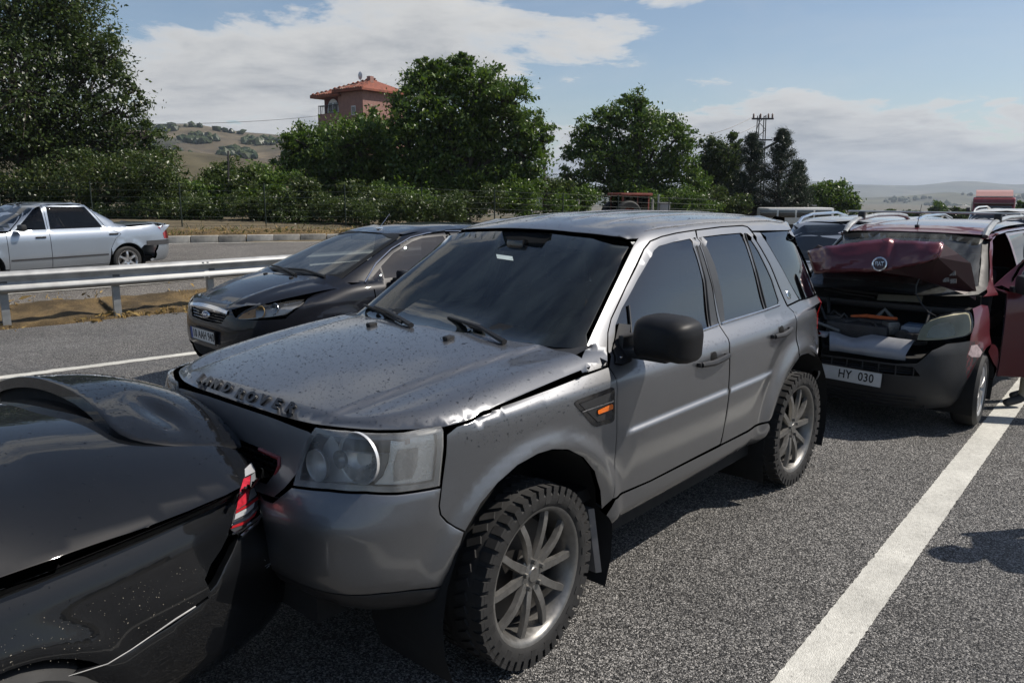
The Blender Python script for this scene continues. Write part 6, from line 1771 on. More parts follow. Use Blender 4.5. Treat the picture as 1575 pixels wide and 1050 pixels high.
    pe = [sh.inv('S', sh.cast(*sh.ray('F', *q_))[0]) for q_ in [(.765, 1.09), (.735, 1.2), (.695, 1.35), (.66, 1.46), (.632, 1.56), (.61, 1.595)]]
    pl = panel('front_pillar', sh, 'S', pe + [(-.9, 1.645), (-1.5, 1.66), (-2.8, 1.64), (-2.8, 1.61), (-1.5, 1.63), (-.95, 1.615), (-.78, 1.57), (-.52, 1.36), (-.30, 1.12), (-.28, 1.05), (.0, 1.06)], PT, root, res=.035); mirrored(pl)
    rp = [(-.66, 0), (-.67, .35), (-.73, .56), (-.85, .60), (-1.6, .61), (-2.8, .60), (-2.95, .5), (-2.97, 0)]
    rf = panel('roof', sh, 'T', rp + [(x, -y) for x, y in rp[::-1] if y > 0], PT, root, res=.05)
    p, n = sh.cast(Vector((-.86, 0, 6)), Vector((0, 0, -1))); a_ = MB(); a_.box(p + Vector((0, 0, .012)), (.05, .035, .03), bevel=.01); a_.tube([p + Vector((0, 0, .02)), p + Vector((-.09, .0, .26))], [.004, .002], 5); a_.build('aerial', BLACK_PLASTIC, rf)
    # rear side, doors
    flank = [(-1.36, .28), (-1.36, 1.06), (-3.05, 1.05), (-3.1, .5), (-2.95, .35)] + [(-2.51 + .375 * math.cos(a_), .31 + .37 * math.sin(a_)) for a_ in np.linspace(R(5), R(175), 12)] + [(-2.05, .28)]
    fk = panel('side_panel', sh, 'S', flank, PT, root, res=.07); mirrored(fk)
    gwin = [(-1.40, 1.10), (-1.42, 1.58), (-2.15, 1.58), (-2.2, 1.10)]; gwin2 = [(-2.3, 1.10), (-2.26, 1.58), (-2.85, 1.55), (-2.95, 1.12)]
    up = panel('upper_side', sh, 'S', [(-1.32, 1.065), (-1.34, 1.62), (-2.85, 1.60), (-3.02, 1.1), (-3.02, 1.06)], PT, root, res=.06, holes=[gwin, gwin2])
    for g_ in (gwin, gwin2): panel('window', sh, 'S', g_, TINT2, up, res=.08, lift=-.004, gap=-.003, lip=0, sink=0, depth=0)
    u2 = mirrored(up); [mirrored(c, u2) for c in list(up.children)]
    dr = [(-.43, .34), (-.43, 1.05), (-.32, 1.1), (-.54, 1.36), (-.80, 1.56), (-.97, 1.60), (-1.31, 1.61), (-1.33, 1.05), (-1.30, .34)]
    dw = [(-.50, 1.12), (-.60, 1.35), (-.85, 1.54), (-1.27, 1.565), (-1.28, 1.10)]
    dd = panel('passenger_door', sh, 'S', dr, PT, root, res=.07, holes=[dw]); gg = panel('window', sh, 'S', dw, TINT2, dd, res=.08, lift=-.004, gap=0, lip=0, sink=0, depth=0)
    mirrored(dd); mirrored(gg, dd)
    # the driver's door, swung open about its front edge
    hx, hy = -.42, .845
    def swing(o, parent=None):
        me = o.data; n = len(me.vertices); a_ = np.zeros(n * 3); me.vertices.foreach_get('co', a_); a_ = a_.reshape(-1, 3)
        an = -R(62); x, y = a_[:, 0] - hx, a_[:, 1] - hy; a_[:, 0] = hx + x * math.cos(an) - y * math.sin(an); a_[:, 1] = hy + x * math.sin(an) + y * math.cos(an)
        me.vertices.foreach_set('co', a_.ravel()); me.update()
    dd.name = 'driver_door'; swing(dd); swing(gg)
    so = dd.modifiers.new('t', 'SOLIDIFY'); so.thickness = .05; so.offset = -1
    MB().box((0, 0, 0), (.01, .01, .01)).build('door_pin', DARK, dd)
    tr = [panel('door_lining', sh, 'S', [(-.47, .38), (-.47, 1.04), (-1.29, 1.04), (-1.26, .38)], CABIN, dd, res=.1, lift=-.055, gap=0, lip=0, sink=0, depth=0)]; [swing(t_) for t_ in tr]
    rb = panel('rubbing_strip', sh, 'S', [(-.60, .58), (-.60, .64), (-1.28, .64), (-1.28, .58)], BK, dd, res=.08, lift=.012, gap=0, depth=.012); swing(rb)
    mo = MB(); mo.box((-.52, .98, 1.16), (.13, .22, .20), bevel=.05); mo.box((-.48, .88, 1.10), (.08, .10, .06), bevel=.015); mm = mo.build('wing_mirror', BK, dd); swing(mm)
    # roof rails and crossbars
    RR = simple('roof rail grey', (.40, .41, .40), .35, metal=.6)
    for sg in (1, -1):
        P3 = []
        for x, h in ((-.70, .0), (-.80, .05), (-1.0, .085), (-1.6, .09), (-2.3, .09), (-2.65, .07), (-2.85, .0)):
            q_, n = sh.cast(Vector((x, .595 * sg, 6)), Vector((0, 0, -1))); P3.append(q_ + Vector((0, 0, h)))
        MB().tube(P3, [.022, .030, .028, .026, .026, .028, .02], 9).build('roof_rail', RR, root)
    for x in (-1.15,):
        z = 1.735 + .105
        b_ = MB(); b_.box((x, .02, z + .005), (.045, 1.50, .022), bevel=.008); 
        rk = b_.build('crossbar', simple('crossbar alu', (.50, .51, .50), .35, metal=.7), root)
        for y in (-.595, .595): MB().box((x, y, z - .045), (.07, .06, .10), bevel=.015).build('bar_foot', BLACK_PLASTIC, rk)
    panel('tailgate', sh, 'B', [(-.75, .4), (.75, .4), (.75, 1.05), (.58, 1.62), (-.58, 1.62), (-.75, 1.05)], PT, root, res=.12)
    CAPM = simple('wheel trim silver', (.36, .36, .36), .4, metal=.6)
    for x in (0, -2.51):
        for s in (1, -1): make_wheel(root, x, .735 * s, s, .305, .19, .215, 'cap', CAPM, RUBBER, nspoke=9, seg=30, steer=.06 if x == 0 else 0); wheel_house(root, x, .45 * s, .835 * s, .365, .31)
    u = MB(); u.box((-1.25, 0, .29), (3.7, 1.1, .12)); u.box((-1.25, 0, .29), (1.6, 1.5, .10)); u.build('underbody', DARK, root)
    cabin_basic(root, -.28, -1.05, -1.9, .38, .62, .72)
    MB().box((-1.7, 0, 1.60), (1.9, 1.1, .02)).build('headlining', simple('headlining', (.12, .12, .115), .9), root)
    # the cabin of this van is low: bring everything above the waist down to its height
    def settle(o):
        for c in o.children:
            if c.type == 'MESH' and c.name.split('.')[0] in ('windscreen', 'windscreen_band', 'front_pillar', 'roof', 'aerial', 'upper_side', 'window', 'passenger_door', 'driver_door', 'roof_rail', 'crossbar', 'bar_foot', 'tailgate', 'headlining', 'seat', 'rear_seat', 'wing_mirror'):
                me = c.data; a_ = np.zeros(len(me.vertices) * 3); me.vertices.foreach_get('co', a_); a_ = a_.reshape(-1, 3); z = a_[:, 2]; a_[:, 2] = np.where(z > 1.06, 1.06 + (z - 1.06) * .80, z); me.vertices.foreach_set('co', a_.ravel()); me.update()
            settle(c)
    settle(root)
    return root
van = build_van()
# ------------------------------------------------------------------ people
SKIN = simple('skin', (.34, .20, .14), .55, var=.1)
HAIR = simple('hair dark', (.012, .010, .009), .6, var=.3, scale=60, bump=.3)
def person(name, loc, rz, sitting=False, shirt=(.2, .2, .2), trousers=(.30, .27, .21), shoes=(.05, .05, .05), parent_shell=None, label='', height=1.74, group=None):
    """one continuous skinned body; x forward, y left, z up; standing origin between the feet, seated origin under the hips"""
    k = height / 1.74
    if sitting:
        hip = .12; J = {'pel': (0, 0, hip), 'sp': (-.04, 0, hip + .20), 'ch': (-.07, 0, hip + .40), 'nk': (-.06, 0, hip + .53), 'hb': (-.03, 0, hip + .62), 'hd': (-.01, 0, hip + .72), 'ht': (-.02, 0, hip + .80)}
        for s, t in ((1, 'l'), (-1, 'r')):
            J.update({'sh' + t: (-.07, .18 * s, hip + .45), 'el' + t: (.14, .24 * s, hip + .27), 'wr' + t: (.38, .16 * s, hip + .38), 'ha' + t: (.45, .15 * s, hip + .40), 'hi' + t: (.0, .10 * s, hip - .02), 'kn' + t: (.42, .13 * s, hip + .04), 'an' + t: (.62, .13 * s, hip - .30), 'to' + t: (.80, .13 * s, hip - .33)})
    else:
        J = {'pel': (0, 0, .95), 'sp': (.01, 0, 1.10), 'ch': (0, 0, 1.30), 'nk': (0, 0, 1.46), 'hb': (.015, 0, 1.54), 'hd': (.025, 0, 1.63), 'ht': (.01, 0, 1.70)}
        for s, t in ((1, 'l'), (-1, 'r')):
            fx = .10 if s > 0 else -.08
            J.update({'sh' + t: (0, .185 * s, 1.39), 'el' + t: (-.03, .25 * s, 1.10), 'wr' + t: (.07, .25 * s, .86), 'ha' + t: (.09, .25 * s, .78), 'hi' + t: (0, .095 * s, .92), 'kn' + t: (fx * .5 + .02, .11 * s, .50), 'an' + t: (fx, .12 * s, .085), 'to' + t: (fx + .17, .13 * s, .035)})
    rad = {'pel': .155, 'sp': .14, 'ch': .155, 'nk': .062, 'hb': .075, 'hd': .092, 'ht': .07}
    for t in 'lr': rad.update({'sh' + t: .075, 'el' + t: .047, 'wr' + t: .030, 'ha' + t: .036, 'hi' + t: .10, 'kn' + t: .066, 'an' + t: .047, 'to' + t: .036})
    E = [('pel', 'sp'), ('sp', 'ch'), ('ch', 'nk'), ('nk', 'hb'), ('hb', 'hd'), ('hd', 'ht')]
    for t in 'lr': E += [('ch', 'sh' + t), ('sh' + t, 'el' + t), ('el' + t, 'wr' + t), ('wr' + t, 'ha' + t), ('pel', 'hi' + t), ('hi' + t, 'kn' + t), ('kn' + t, 'an' + t), ('an' + t, 'to' + t)]
    # fingers
    for s, t in ((1, 'l'), (-1, 'r')):
        h = Vector(J['ha' + t]); w_ = Vector(J['wr' + t]); d = (h - w_).normalized(); sd = Vector((1, 0, 0)) if not sitting else Vector((0, 1, 0)); sd = (sd - d * sd.dot(d)).normalized()
        prev = None
        for i, (o, L_) in enumerate(((-.030, .075), (-.010, .088), (.010, .084), (.030, .066))):
            a, b, c = (f'f{i}{q}{t}' for q in 'abc'); J[a] = tuple(h + sd * o + d * .03); J[b] = tuple(h + sd * o * 1.1 + d * (.03 + L_ * .55)); J[c] = tuple(h + sd * o * 1.1 + d * (.03 + L_ * .95) - Vector((0, .016 * s, 0)))
            rad[a] = .0105; rad[b] = .0095; rad[c] = .0075; E += [('ha' + t, a), (a, b), (b, c)]
        a, b = f'ta{t}', f'tb{t}'; J[a] = tuple(h - sd * -.045 + d * .005); J[b] = tuple(h + sd * .058 + d * .045); rad[a] = .012; rad[b] = .009; E += [('ha' + t, a), (a, b)]
    names = list(J); idx = {n: i for i, n in enumerate(names)}
    me = bpy.data.meshes.new(name); me.from_pydata([tuple(Vector(J[n]) * k) for n in names], [(idx[a], idx[b]) for a, b in E], [])
    tmp = bpy.data.objects.new('tmp_body', me); COL.objects.link(tmp)
    sk = tmp.modifiers.new('s', 'SKIN'); sk.use_smooth_shade = True; su = tmp.modifiers.new('u', 'SUBSURF'); su.levels = 1; su.render_levels = 1
    for n, i in idx.items():
        sv = me.skin_vertices[0].data[i]; r_ = rad[n] * k; sv.radius = (r_, r_ * (1.0 if n not in ('ch', 'sp', 'pel') else .78)); sv.use_root = (n == 'pel')
    dg = bpy.context.evaluated_depsgraph_get(); dg.update(); full = bpy.data.meshes.new_from_object(tmp.evaluated_get(dg)); bpy.data.objects.remove(tmp)
    seg = [(Vector(J[a]) * k, Vector(J[b]) * k, (1 if (a in ('sp', 'pel') and b in ('sp', 'ch')) or b.startswith('sh') or b.startswith('el') or (a, b) == ('ch', 'nk') else 2 if b[:2] in ('hi', 'kn', 'an') else 3 if b.startswith('to') else 0)) for a, b in E]
    for m in (SKIN, simple('cloth %02d%02d%02d' % tuple(int(c * 99) for c in shirt), shirt, .9, var=.25, scale=40), simple('trouser %02d%02d%02d' % tuple(int(c * 99) for c in trousers), trousers, .9, var=.2, scale=30), simple('shoe %02d' % int(shoes[0] * 99), shoes, .7, var=.2)): full.materials.append(m)
    for p in full.polygons:
        c = p.center; best = (9, 0)
        for a, b, m in seg:
            e = b - a; t = max(0, min(1, (c - a).dot(e) / max(e.length_squared, 1e-9))); dd = (c - a - e * t).length
            if dd < best[0]: best = (dd, m)
        p.material_index = best[1]; p.use_smooth = True
    o = bpy.data.objects.new('person', full); link(o)
    hd = Vector(J['hd']) * k
    hm = MB(); hm.lathe([(.001, .118 * k), (.05 * k, .112 * k), (.085 * k, .085 * k), (.102 * k, .04 * k), (.103 * k, -.01 * k), (.09 * k, -.05 * k)], center=hd + Vector((-.016 * k, 0, 0)), axis='Z', n=18); hm.build('hair', HAIR, o)
    fm = MB(); fm.box(hd + Vector((.105, 0, -.02)) * k if False else hd + Vector((.100 * k, 0, -.02 * k)), (.03 * k, .026 * k, .045 * k), bevel=.01); 
    for s in (1, -1): fm.box(hd + Vector((-.005 * k, .098 * k * s, -.02 * k)), (.035 * k, .02 * k, .06 * k), bevel=.008)
    fm.build('nose_and_ears', SKIN, o)
    em = MB()
    for s in (1, -1): em.lathe([(.001, .008), (.010, .004), (.012, -.004)], center=hd + Vector((.086 * k, .033 * k * s, .005 * k)), axis='X', n=10)
    em.box(hd + Vector((.088 * k, 0, -.062 * k)), (.012, .045 * k, .008)); em.build('eyes_and_mouth', simple('eye dark', (.03, .02, .02), .3), o)
    tag(o, label, 'person', group)
    if parent_shell is not None:
        s = parent_shell; L_ = s.loc + s.f * loc[0] + s.l * loc[1] + Vector((0, 0, loc[2])); o.location = L_; o.rotation_euler = (0, 0, s.rz + rz)
    else: o.location = loc; o.rotation_euler = (0, 0, rz)
    return o
def build_people():
    p = on_plane(1574, 622); person('person', (p.x + .04, p.y + .02, 0), math.pi * .97, shirt=(.10, .12, .16), trousers=(.34, .31, .25), shoes=(.05, .05, .052), label='person in khaki trousers and dark shoes standing behind the open red door')
    h = on_plane(1478, 852); f = Vector((h.x + SUN.x / SUN.z * 1.62, h.y + SUN.y / SUN.z * 1.62, 0)); person('person', f, R(170), shirt=(.2, .2, .21), trousers=(.05, .06, .09), label='bystander on the verge side of the white line whose shadow falls on the asphalt')
build_people()
# ------------------------------------------------------------------ cars further off
def generic_car(name, label, cat, loc, yaw, PT, d, group=None, detail=True, wheel=None):
    """d: wb fo ro w h belt hoodz (front,rear) wsb wst rt rb (screen base/top x, roof rear, rear screen base x), deck (x,z) list or None"""
    sh = Shell(loc, yaw); root = empty(name, sh.loc, sh.rz); tag(root, label, cat, group)
    W, H, B = d['w'], d['h'], d['belt']; fo, ro, wb = d['fo'], -d['wb'] - d['ro'], d['wb']; r = d.get('r', .30)
    sil = d.get('sill', .26); hz = d['hood']
    w = pchip([sil - .08, sil, .5, .75, B - .08, B, B + .03], [W * .86, W * .95, W, W * .995, W * .98, W * .945, W * .92])
    nz = d.get('nose', .55)
    xf = pchip([sil - .08, sil + .1, nz, hz[0][1] - .02, B + .03], [fo - .14, fo - .03, fo, fo - .05, fo - .30]); xr = pchip([sil - .08, sil + .1, .55, B + .03], [ro + .14, ro + .02, ro, ro + d.get('rlean', .10)])
    def arch(X, Y, Z):
        q = np.zeros_like(X)
        for cx in (0, -wb): q = q + .014 * np.exp(-((np.hypot(X - cx, Z - r) - (r + .06)) / .05) ** 2)
        return q * (Y > W * .6)
    hx = [a for a, b in hz]; hzz = [b for a, b in hz]; zc = pchip(hx, hzz)
    top = lambda X: np.where(X > min(hx), np.minimum(zc(X) - .03, B), np.where((X < d['rb'] + .1) & bool(d.get('deck')), d.get('tailz', B) - .05, B))
    sh.wrap(np.linspace(sil - .08, B + .03, 44), xf, xr, w, -wb / 2, d.get('nF', 4), d.get('mF', 5), 5, 6, arch, 150, zmap=lambda X, Z: np.where(Z > .6, .6 + (Z - .6) * np.clip((top(X) + .03 - .6) / (B + .03 - .6), .05, 1.4), Z))
    tw = d.get('tumble', .78)
    gw = pchip([B - .03, B, (B + H) / 2, H - .10, H - .04, H], [W * .95, W * .935, W * (.935 + tw) / 2, W * (tw + .02), W * (tw - .04), W * (tw - .16)])
    zs = [B - .03, B + .02, H - .12, H - .05, H]
    gf = pchip(zs, [d['wsb'] + .05, d['wsb'], d['wst'], d['wst'] - .10, d['wst'] - .3]); gr = pchip(zs, [d['rb'] - .03, d['rb'], d['rt'], d['rt'] + .1, d['rt'] + .3])
    sh.wrap(np.linspace(B - .03, H, 34), gf, gr, gw, (d['wst'] + d['rt']) / 2, 6, 6, 6, 6, None, 130)
    sh.field(min(hx), max(hx), -W, W, lambda X, Y: np.where(np.abs(Y) < W * .93 - .12 * sstep(fo - .5, fo, X), zc(X) - .05 * (np.abs(Y) / W) ** 2 - .02 * sstep(W * .8, W * .93, np.abs(Y)), np.nan), 50, 60)
    xa, xb = d['wst'] - .09, d['rt'] + .09
    sh.field(xb, xa, -W * .8, W * .8, lambda X, Y: H + .005 - .050 * np.abs((X - (xa + xb) / 2) / ((xa - xb) / 2)) ** 3 - .045 * (np.abs(Y) / (W * tw)) ** 3, 40, 40)
    if d.get('deck'):
        dx = [a for a, b in d['deck']]; dz = pchip(dx, [b for a, b in d['deck']])
        sh.field(min(dx), max(dx), -W * .93, W * .93, lambda X, Y: dz(X) - .035 * (np.abs(Y) / W) ** 2.5, 30, 40)
    sh.finish()
    sym = lambda P: P + [(x, -y) for x, y in P[::-1] if y > 1e-6]
    symf = lambda P: P + [(-y, z) for y, z in P[::-1] if y > 1e-6]
    a_ = lambda cx, a0, a1: [(cx + (r + .065) * math.cos(t), r + (r + .055) * math.sin(t)) for t in np.linspace(R(a0), R(a1), 14)]
    bp = d['bp']; dx1 = d.get('df', -.42); dx2 = d.get('dr', -wb + .25)
    mk = lambda nm, poly, res=.06, **k: (lambda o: (o, mirrored(o)))(panel(nm, sh, 'S', poly, PT, root, res=res, depth=.02, **k))
    bz = B - .005
    mk('front_wing', [(dx1, sil + .03), (dx1, bz), (min(hx) + .05, bz + .0), (fo - .35, float(zc(fo - .35)) - .08), (fo - .30, .60), (r + .10, .60)] + a_(0, 48, 180))
    bot = sil + .01
    gz, gt = B + .035, H - .085
    fw = [(d['wsb'] - .28, gz), (d['wst'] - .10, gt), (bp + .04, gt + .012), (bp + .03, gz)]
    rw_ = [(bp - .04, gz), (bp - .05, gt + .012), (d['rt'] + .18, gt), (d['rwx'], gz)]
    f_top = [(dx1 + .03, bz + .005), (d['wsb'] - .20, gz - .01), (d['wst'] - .06, gt + .035), (bp + .003, gt + .045)]
    d1, d1m = mk('front_door', [(dx1 - .005, bot)] + [(dx1 - .005, bz)] + f_top[1:] + [(bp + .003, bot)], holes=[fw])
    r_top = [(bp - .003, gt + .045), (d['rt'] + .15, gt + .035), (d['rwx'] - .06, gz - .01)]
    d2, d2m = mk('rear_door', [(bp - .003, bot)] + r_top + [(dx2 - .10, B - .1), (dx2 + .02, r + .42), (dx2 + .12, r + .25), (dx2 + .16, bot)], holes=[rw_])
    for dd_, dm, g in ((d1, d1m, fw), (d2, d2m, rw_)):
        o = panel('window', sh, 'S', g, d.get('glass', TINT2), dd_, res=.09, lift=-.004, gap=-.003, lip=0, sink=0, depth=0); mirrored(o, dm)
        hxp = (bp + .16) if dd_ is d1 else (dx2 - .02 + .06)
        if detail:
            p, n = sh.cast(*sh.ray('S', hxp, B - .10)); MB().box(p + n * .01, (.17, .022, .035), bevel=.008).build('handle', d.get('handle', BLACK_PLASTIC), dd_)
    mk('rear_wing', [(d['rwx'] - .07, gz - .01), (d['rt'] + .14, gt + .035), (d['rt'] - .02, gt + .04), (d['rb'] - .02, B + .02), (ro + .12, d.get('tailz', B - .03)), (ro + .10, .58)] + [(-wb - r - .06, .56)] + a_(-wb, 140, 22) + [(dx2 + .11, r + .26), (dx2 + .01, r + .43), (dx2 - .11, B - .1)])
    mk('sill', [(dx2 + .16, bot - .005), (dx1 + .02, bot - .005), (dx1 + .04, sil - .06), (dx2 + .16, sil - .06)])
    rl = mk('cant_rail', [(d['wsb'] + .0, B + .03), (d['wst'] + .02, gt + .05), (d['wst'] - .15, H - .02), (d['rt'] + .15, H - .02), (d['rt'] - .02, gt + .05), (d['rt'] + .14, gt + .04), (bp, gt + .05), (d['wst'] - .06, gt + .04), (d['wsb'] - .19, gz - .005)])
    hw = W * .90
    bon = panel('bonnet', sh, 'T', sym([(fo - .06, 0), (fo - .09, W * .5), (fo - .22, W * .74), (fo - .4, W * .85), (min(hx) + .12, W * .90), (min(hx) + .10, W * .8), (min(hx) + .16, 0)]), PT, root, res=.06)
    rf = panel('roof', sh, 'T', sym([(xa - .03, 0), (xa - .06, W * tw * .8), (xa - .14, W * tw * .93), (xb + .1, W * tw * .93), (xb + .04, W * tw * .8), (xb + .02, 0)]), PT, root, res=.08)
    ws = [(0, B + .06), (W * .6, B + .05), (W * .86, B + .04), (W * (tw + .03), H - .13), (W * tw * .85, H - .085), (0, H - .05)]
    panel('windscreen', sh, 'F', symf(ws), d.get('screen', SCREEN2), root, res=.09, lift=-.002, gap=.004, lip=0, sink=0, depth=0)
    mb = [(0, .58), (W * .55, .575), (W * .88, .56), (W * .9, .40), (W * .86, sil - .05), (0, sil - .05)]
    panel('front_bumper', sh, 'F', symf(mb), d.get('bumper', PT), root, res=.07, depth=.04)
    gr_ = [(0, d['gz'][1]), (W * .45, d['gz'][1]), (W * .45, d['gz'][0]), (0, d['gz'][0])]
    go = panel('grille', sh, 'F', symf(gr_), GLOSS_BLACK, root, res=.08, depth=.02)
    lm = panel('headlamp', sh, 'F', [(W * .47, d['gz'][0]), (W * .47, d['gz'][1] + .01), (W * .90, d['gz'][1] + .05), (W * .88, d['gz'][0] + .02)], simple('far lamp', (.55, .56, .58), .12, metal=.6, coat=1), root, res=.05); mirrored(lm)
    if d.get('deck'):
        dxm = max(dx)
        panel('boot_lid', sh, 'T', sym([(dxm - .04, 0), (dxm - .05, W * .80), (ro + .14, W * .80), (ro + .10, W * .5), (ro + .09, 0)]), PT, root, res=.06)
        panel('rear_window', sh, 'T', sym([(d['rt'] - .05, 0), (d['rt'] - .03, W * tw * .75), (dxm + .02, W * .78), (dxm + .03, 0)]), TINT2, root, res=.08, lift=.002, gap=0, lip=0, sink=0, depth=0)
        panel('tail_panel', sh, 'B', symf([(0, d['tailz'] - .02), (W * .86, d['tailz'] - .04), (W * .88, .58), (0, .58)]), PT, root, res=.07)
    else:
        hole = [(0, B + .06), (W * .72, B + .06), (W * .62, H - .14), (0, H - .12)]
        tg = panel('tailgate', sh, 'B', symf([(0, .55), (W * .80, .55), (W * .84, B), (W * (tw - .04), H - .06), (0, H - .03)]), PT, root, res=.08, holes=[symf(hole)])
        panel('rear_window', sh, 'B', symf(hole), TINT2, tg, res=.09, gap=0, lip=0, sink=0, depth=0)
    rbm = panel('rear_bumper', sh, 'B', symf([(0, .57), (W * .92, .56), (W * .93, .42), (W * .88, sil - .02), (0, sil - .02)]), d.get('bumper', PT), root, res=.07, depth=.05)
    red = simple('far tail lamp', (.22, .008, .010), .15, coat=.8)
    tlz = d.get('tl', (.62, B - .06)); t = panel('tail_lamp', sh, 'B', [(W * .62, tlz[0]), (W * .86, tlz[0]), (W * .86, tlz[1]), (W * .62, tlz[1])], red, root, res=.05, lift=.006); mirrored(t)
    mo = MB(); mo.box((d['wsb'] - .32, W + .07, B + .08), (.10, .17, .12), bevel=.035); o = mo.build('wing_mirror', d.get('mirror', BLACK_PLASTIC), root); mirrored(o)
    RM = d.get('rim', simple('far rim', (.5, .5, .51), .3, metal=.9))
    for x in (0, -wb):
        for s in (1, -1): make_wheel(root, x, (W - .125) * s, s, r, .19, r * .68, d.get('style', 'star'), RM, RUBBER, nspoke=d.get('ns', 5), seg=26); wheel_house(root, x, W * .5 * s, (W - .02) * s, r + .06, r)
    u = MB(); u.box((-wb / 2, 0, sil + .02), (wb + fo - ro - wb - .5, W * 1.2, .12)); u.box((-wb / 2, 0, sil + .02), (wb - 2 * r - .2, W * 1.8, .08)); u.build('underbody', DARK, root)
    cabin_basic(root, d['wsb'] - .18, bp + .18, -wb + .55, sil + .12, B - .42, W * .86, wz=B - .08)
    return root, sh

def build_far_cars():
    SIL = paint('silver paint', (.34, .38, .43), metal=.75, rough=.34, dust=.12)
    sed = dict(wb=2.545, fo=.80, ro=1.08, w=.83, h=1.40, belt=.90, hood=[(-.35, .935), (.1, .90), (.5, .83), (.76, .70)], wsb=-.32, wst=-.92, rt=-2.05, rb=-2.60, bp=-1.13, rwx=-2.12, gz=(.60, .69), deck=[(-3.56, .945), (-3.4, .985), (-2.8, .98), (-2.5, .975)], tailz=.97, rlean=.06, tl=(.66, .90), r=.285, style='star', ns=6, bumper=SIL, tumble=.80, sill=.25, dr=-2.33, glass=glass('sedan side glass', (.22, .22, .26), .8, 1.45), screen=glass('sedan screen', (.5, .52, .52), .9))
    root, sh = generic_car('sedan', 'old silver four-door sedan driving behind the guard rail', 'car', (-9.46, 13.50, .28), .585, SIL, sed)
    # black rubbing strip, window surround, bumper strip
    BKS = simple('rub strip', (.03, .03, .032), .6)
    for (x0, x1, z0, z1, nm) in ((-.45, -2.15, .42, .445, 'rubbing_strip'), (-2.95, -3.52, .55, .64, 'bumper_strip')):
        panel(nm, sh, 'S', [(x0, z0), (x0, z1), (x1, z1), (x1, z0)], BKS, root, res=.08, lift=.012, gap=0, depth=.012)
    panel('tail_lamp', sh, 'S', [(-3.44, .66), (-3.45, .86), (-3.53, .86), (-3.55, .66)], simple('smoked red lamp', (.10, .012, .014), .2, coat=.7), root, res=.04, lift=.008, gap=0, depth=.01)
    # two people on the front seats
    for y, col, nm in ((.36, (.16, .19, .28), 'driver'), (-.36, (.05, .05, .06), 'passenger')):
        person(nm, (-1.40, y, .33), 0, sitting=True, shirt=col, parent_shell=sh, label=('person in a blue checked shirt at the wheel of the silver sedan' if y > 0 else 'person in dark clothes on the far front seat of the silver sedan'))
    SS = paint('pale silver paint', (.45, .47, .48), metal=.7, rough=.3, dust=.2)
    suvd = dict(wb=2.66, fo=.88, ro=.90, w=.92, h=1.56, belt=1.05, hood=[(-.40, 1.10), (0, 1.07), (.45, 1.0), (.80, .90)], wsb=-.40, wst=-1.02, rt=-3.1, rb=-3.42, bp=-1.35, rwx=-2.5, gz=(.70, .86), r=.36, sill=.34, tumble=.80, nose=.7, rim=None, screen=glass('suv2 screen', (.14, .16, .17), 1.0, 1.55))
    suvd['rim'] = simple('far rim', (.5, .5, .51), .3, metal=.9)
    root, sh2 = generic_car('suv', 'pale silver SUV with chrome roof rails between the grey SUV and the red van', 'suv', (3.30, 8.60, 0), .72, SS, suvd)
    for sg in (1, -1):
        P3 = [sh2.cast(Vector((x, .66 * sg, 6)), Vector((0, 0, -1)))[0] + Vector((0, 0, h)) for x, h in ((-1.15, 0), (-1.28, .045), (-1.6, .06), (-2.5, .06), (-2.9, .04), (-3.0, 0))]
        MB().tube(P3, .018, 8).build('roof_rail', CHROME, root)
    wd = dict(suvd); WH = paint('white paint', (.62, .62, .60), metal=.0, rough=.4, dust=.15)
    root, sh3 = generic_car('suv', 'white car with roof rails further back behind the roof of the red van', 'suv', (10.4, 17.1, float(road_z(10.4, 17.1))), .72, WH, wd, detail=False)
    for sg in (1, -1):
        P3 = [sh3.cast(Vector((x, .66 * sg, 6)), Vector((0, 0, -1)))[0] + Vector((0, 0, h)) for x, h in ((-1.15, 0), (-1.28, .05), (-1.6, .07), (-2.5, .07), (-2.9, .05), (-3.0, 0))]
        MB().tube(P3, .018, 8).build('roof_rail', WH, root)
    BL = paint('grey blue paint', (.16, .20, .25), metal=.6, rough=.3)
    hd = dict(wb=2.6, fo=.85, ro=.80, w=.88, h=1.46, belt=.95, hood=[(-.35, 1.0), (.1, .96), (.5, .88), (.78, .76)], wsb=-.30, wst=-.98, rt=-2.7, rb=-3.1, bp=-1.2, rwx=-2.35, gz=(.60, .72), r=.31, tumble=.78)
    generic_car('hatchback', 'grey blue hatchback seen past the open door of the red van', 'car', (9.0, 11.3, float(road_z(9.0, 11.3))), .74, BL, hd, detail=False)
    wc = dict(hd)
    generic_car('hatchback', 'white hatchback with bright roof just ahead of the silver sedan', 'car', (-13.4, 14.2, .30), .62, WH, dict(suvd), detail=False)
build_far_cars()
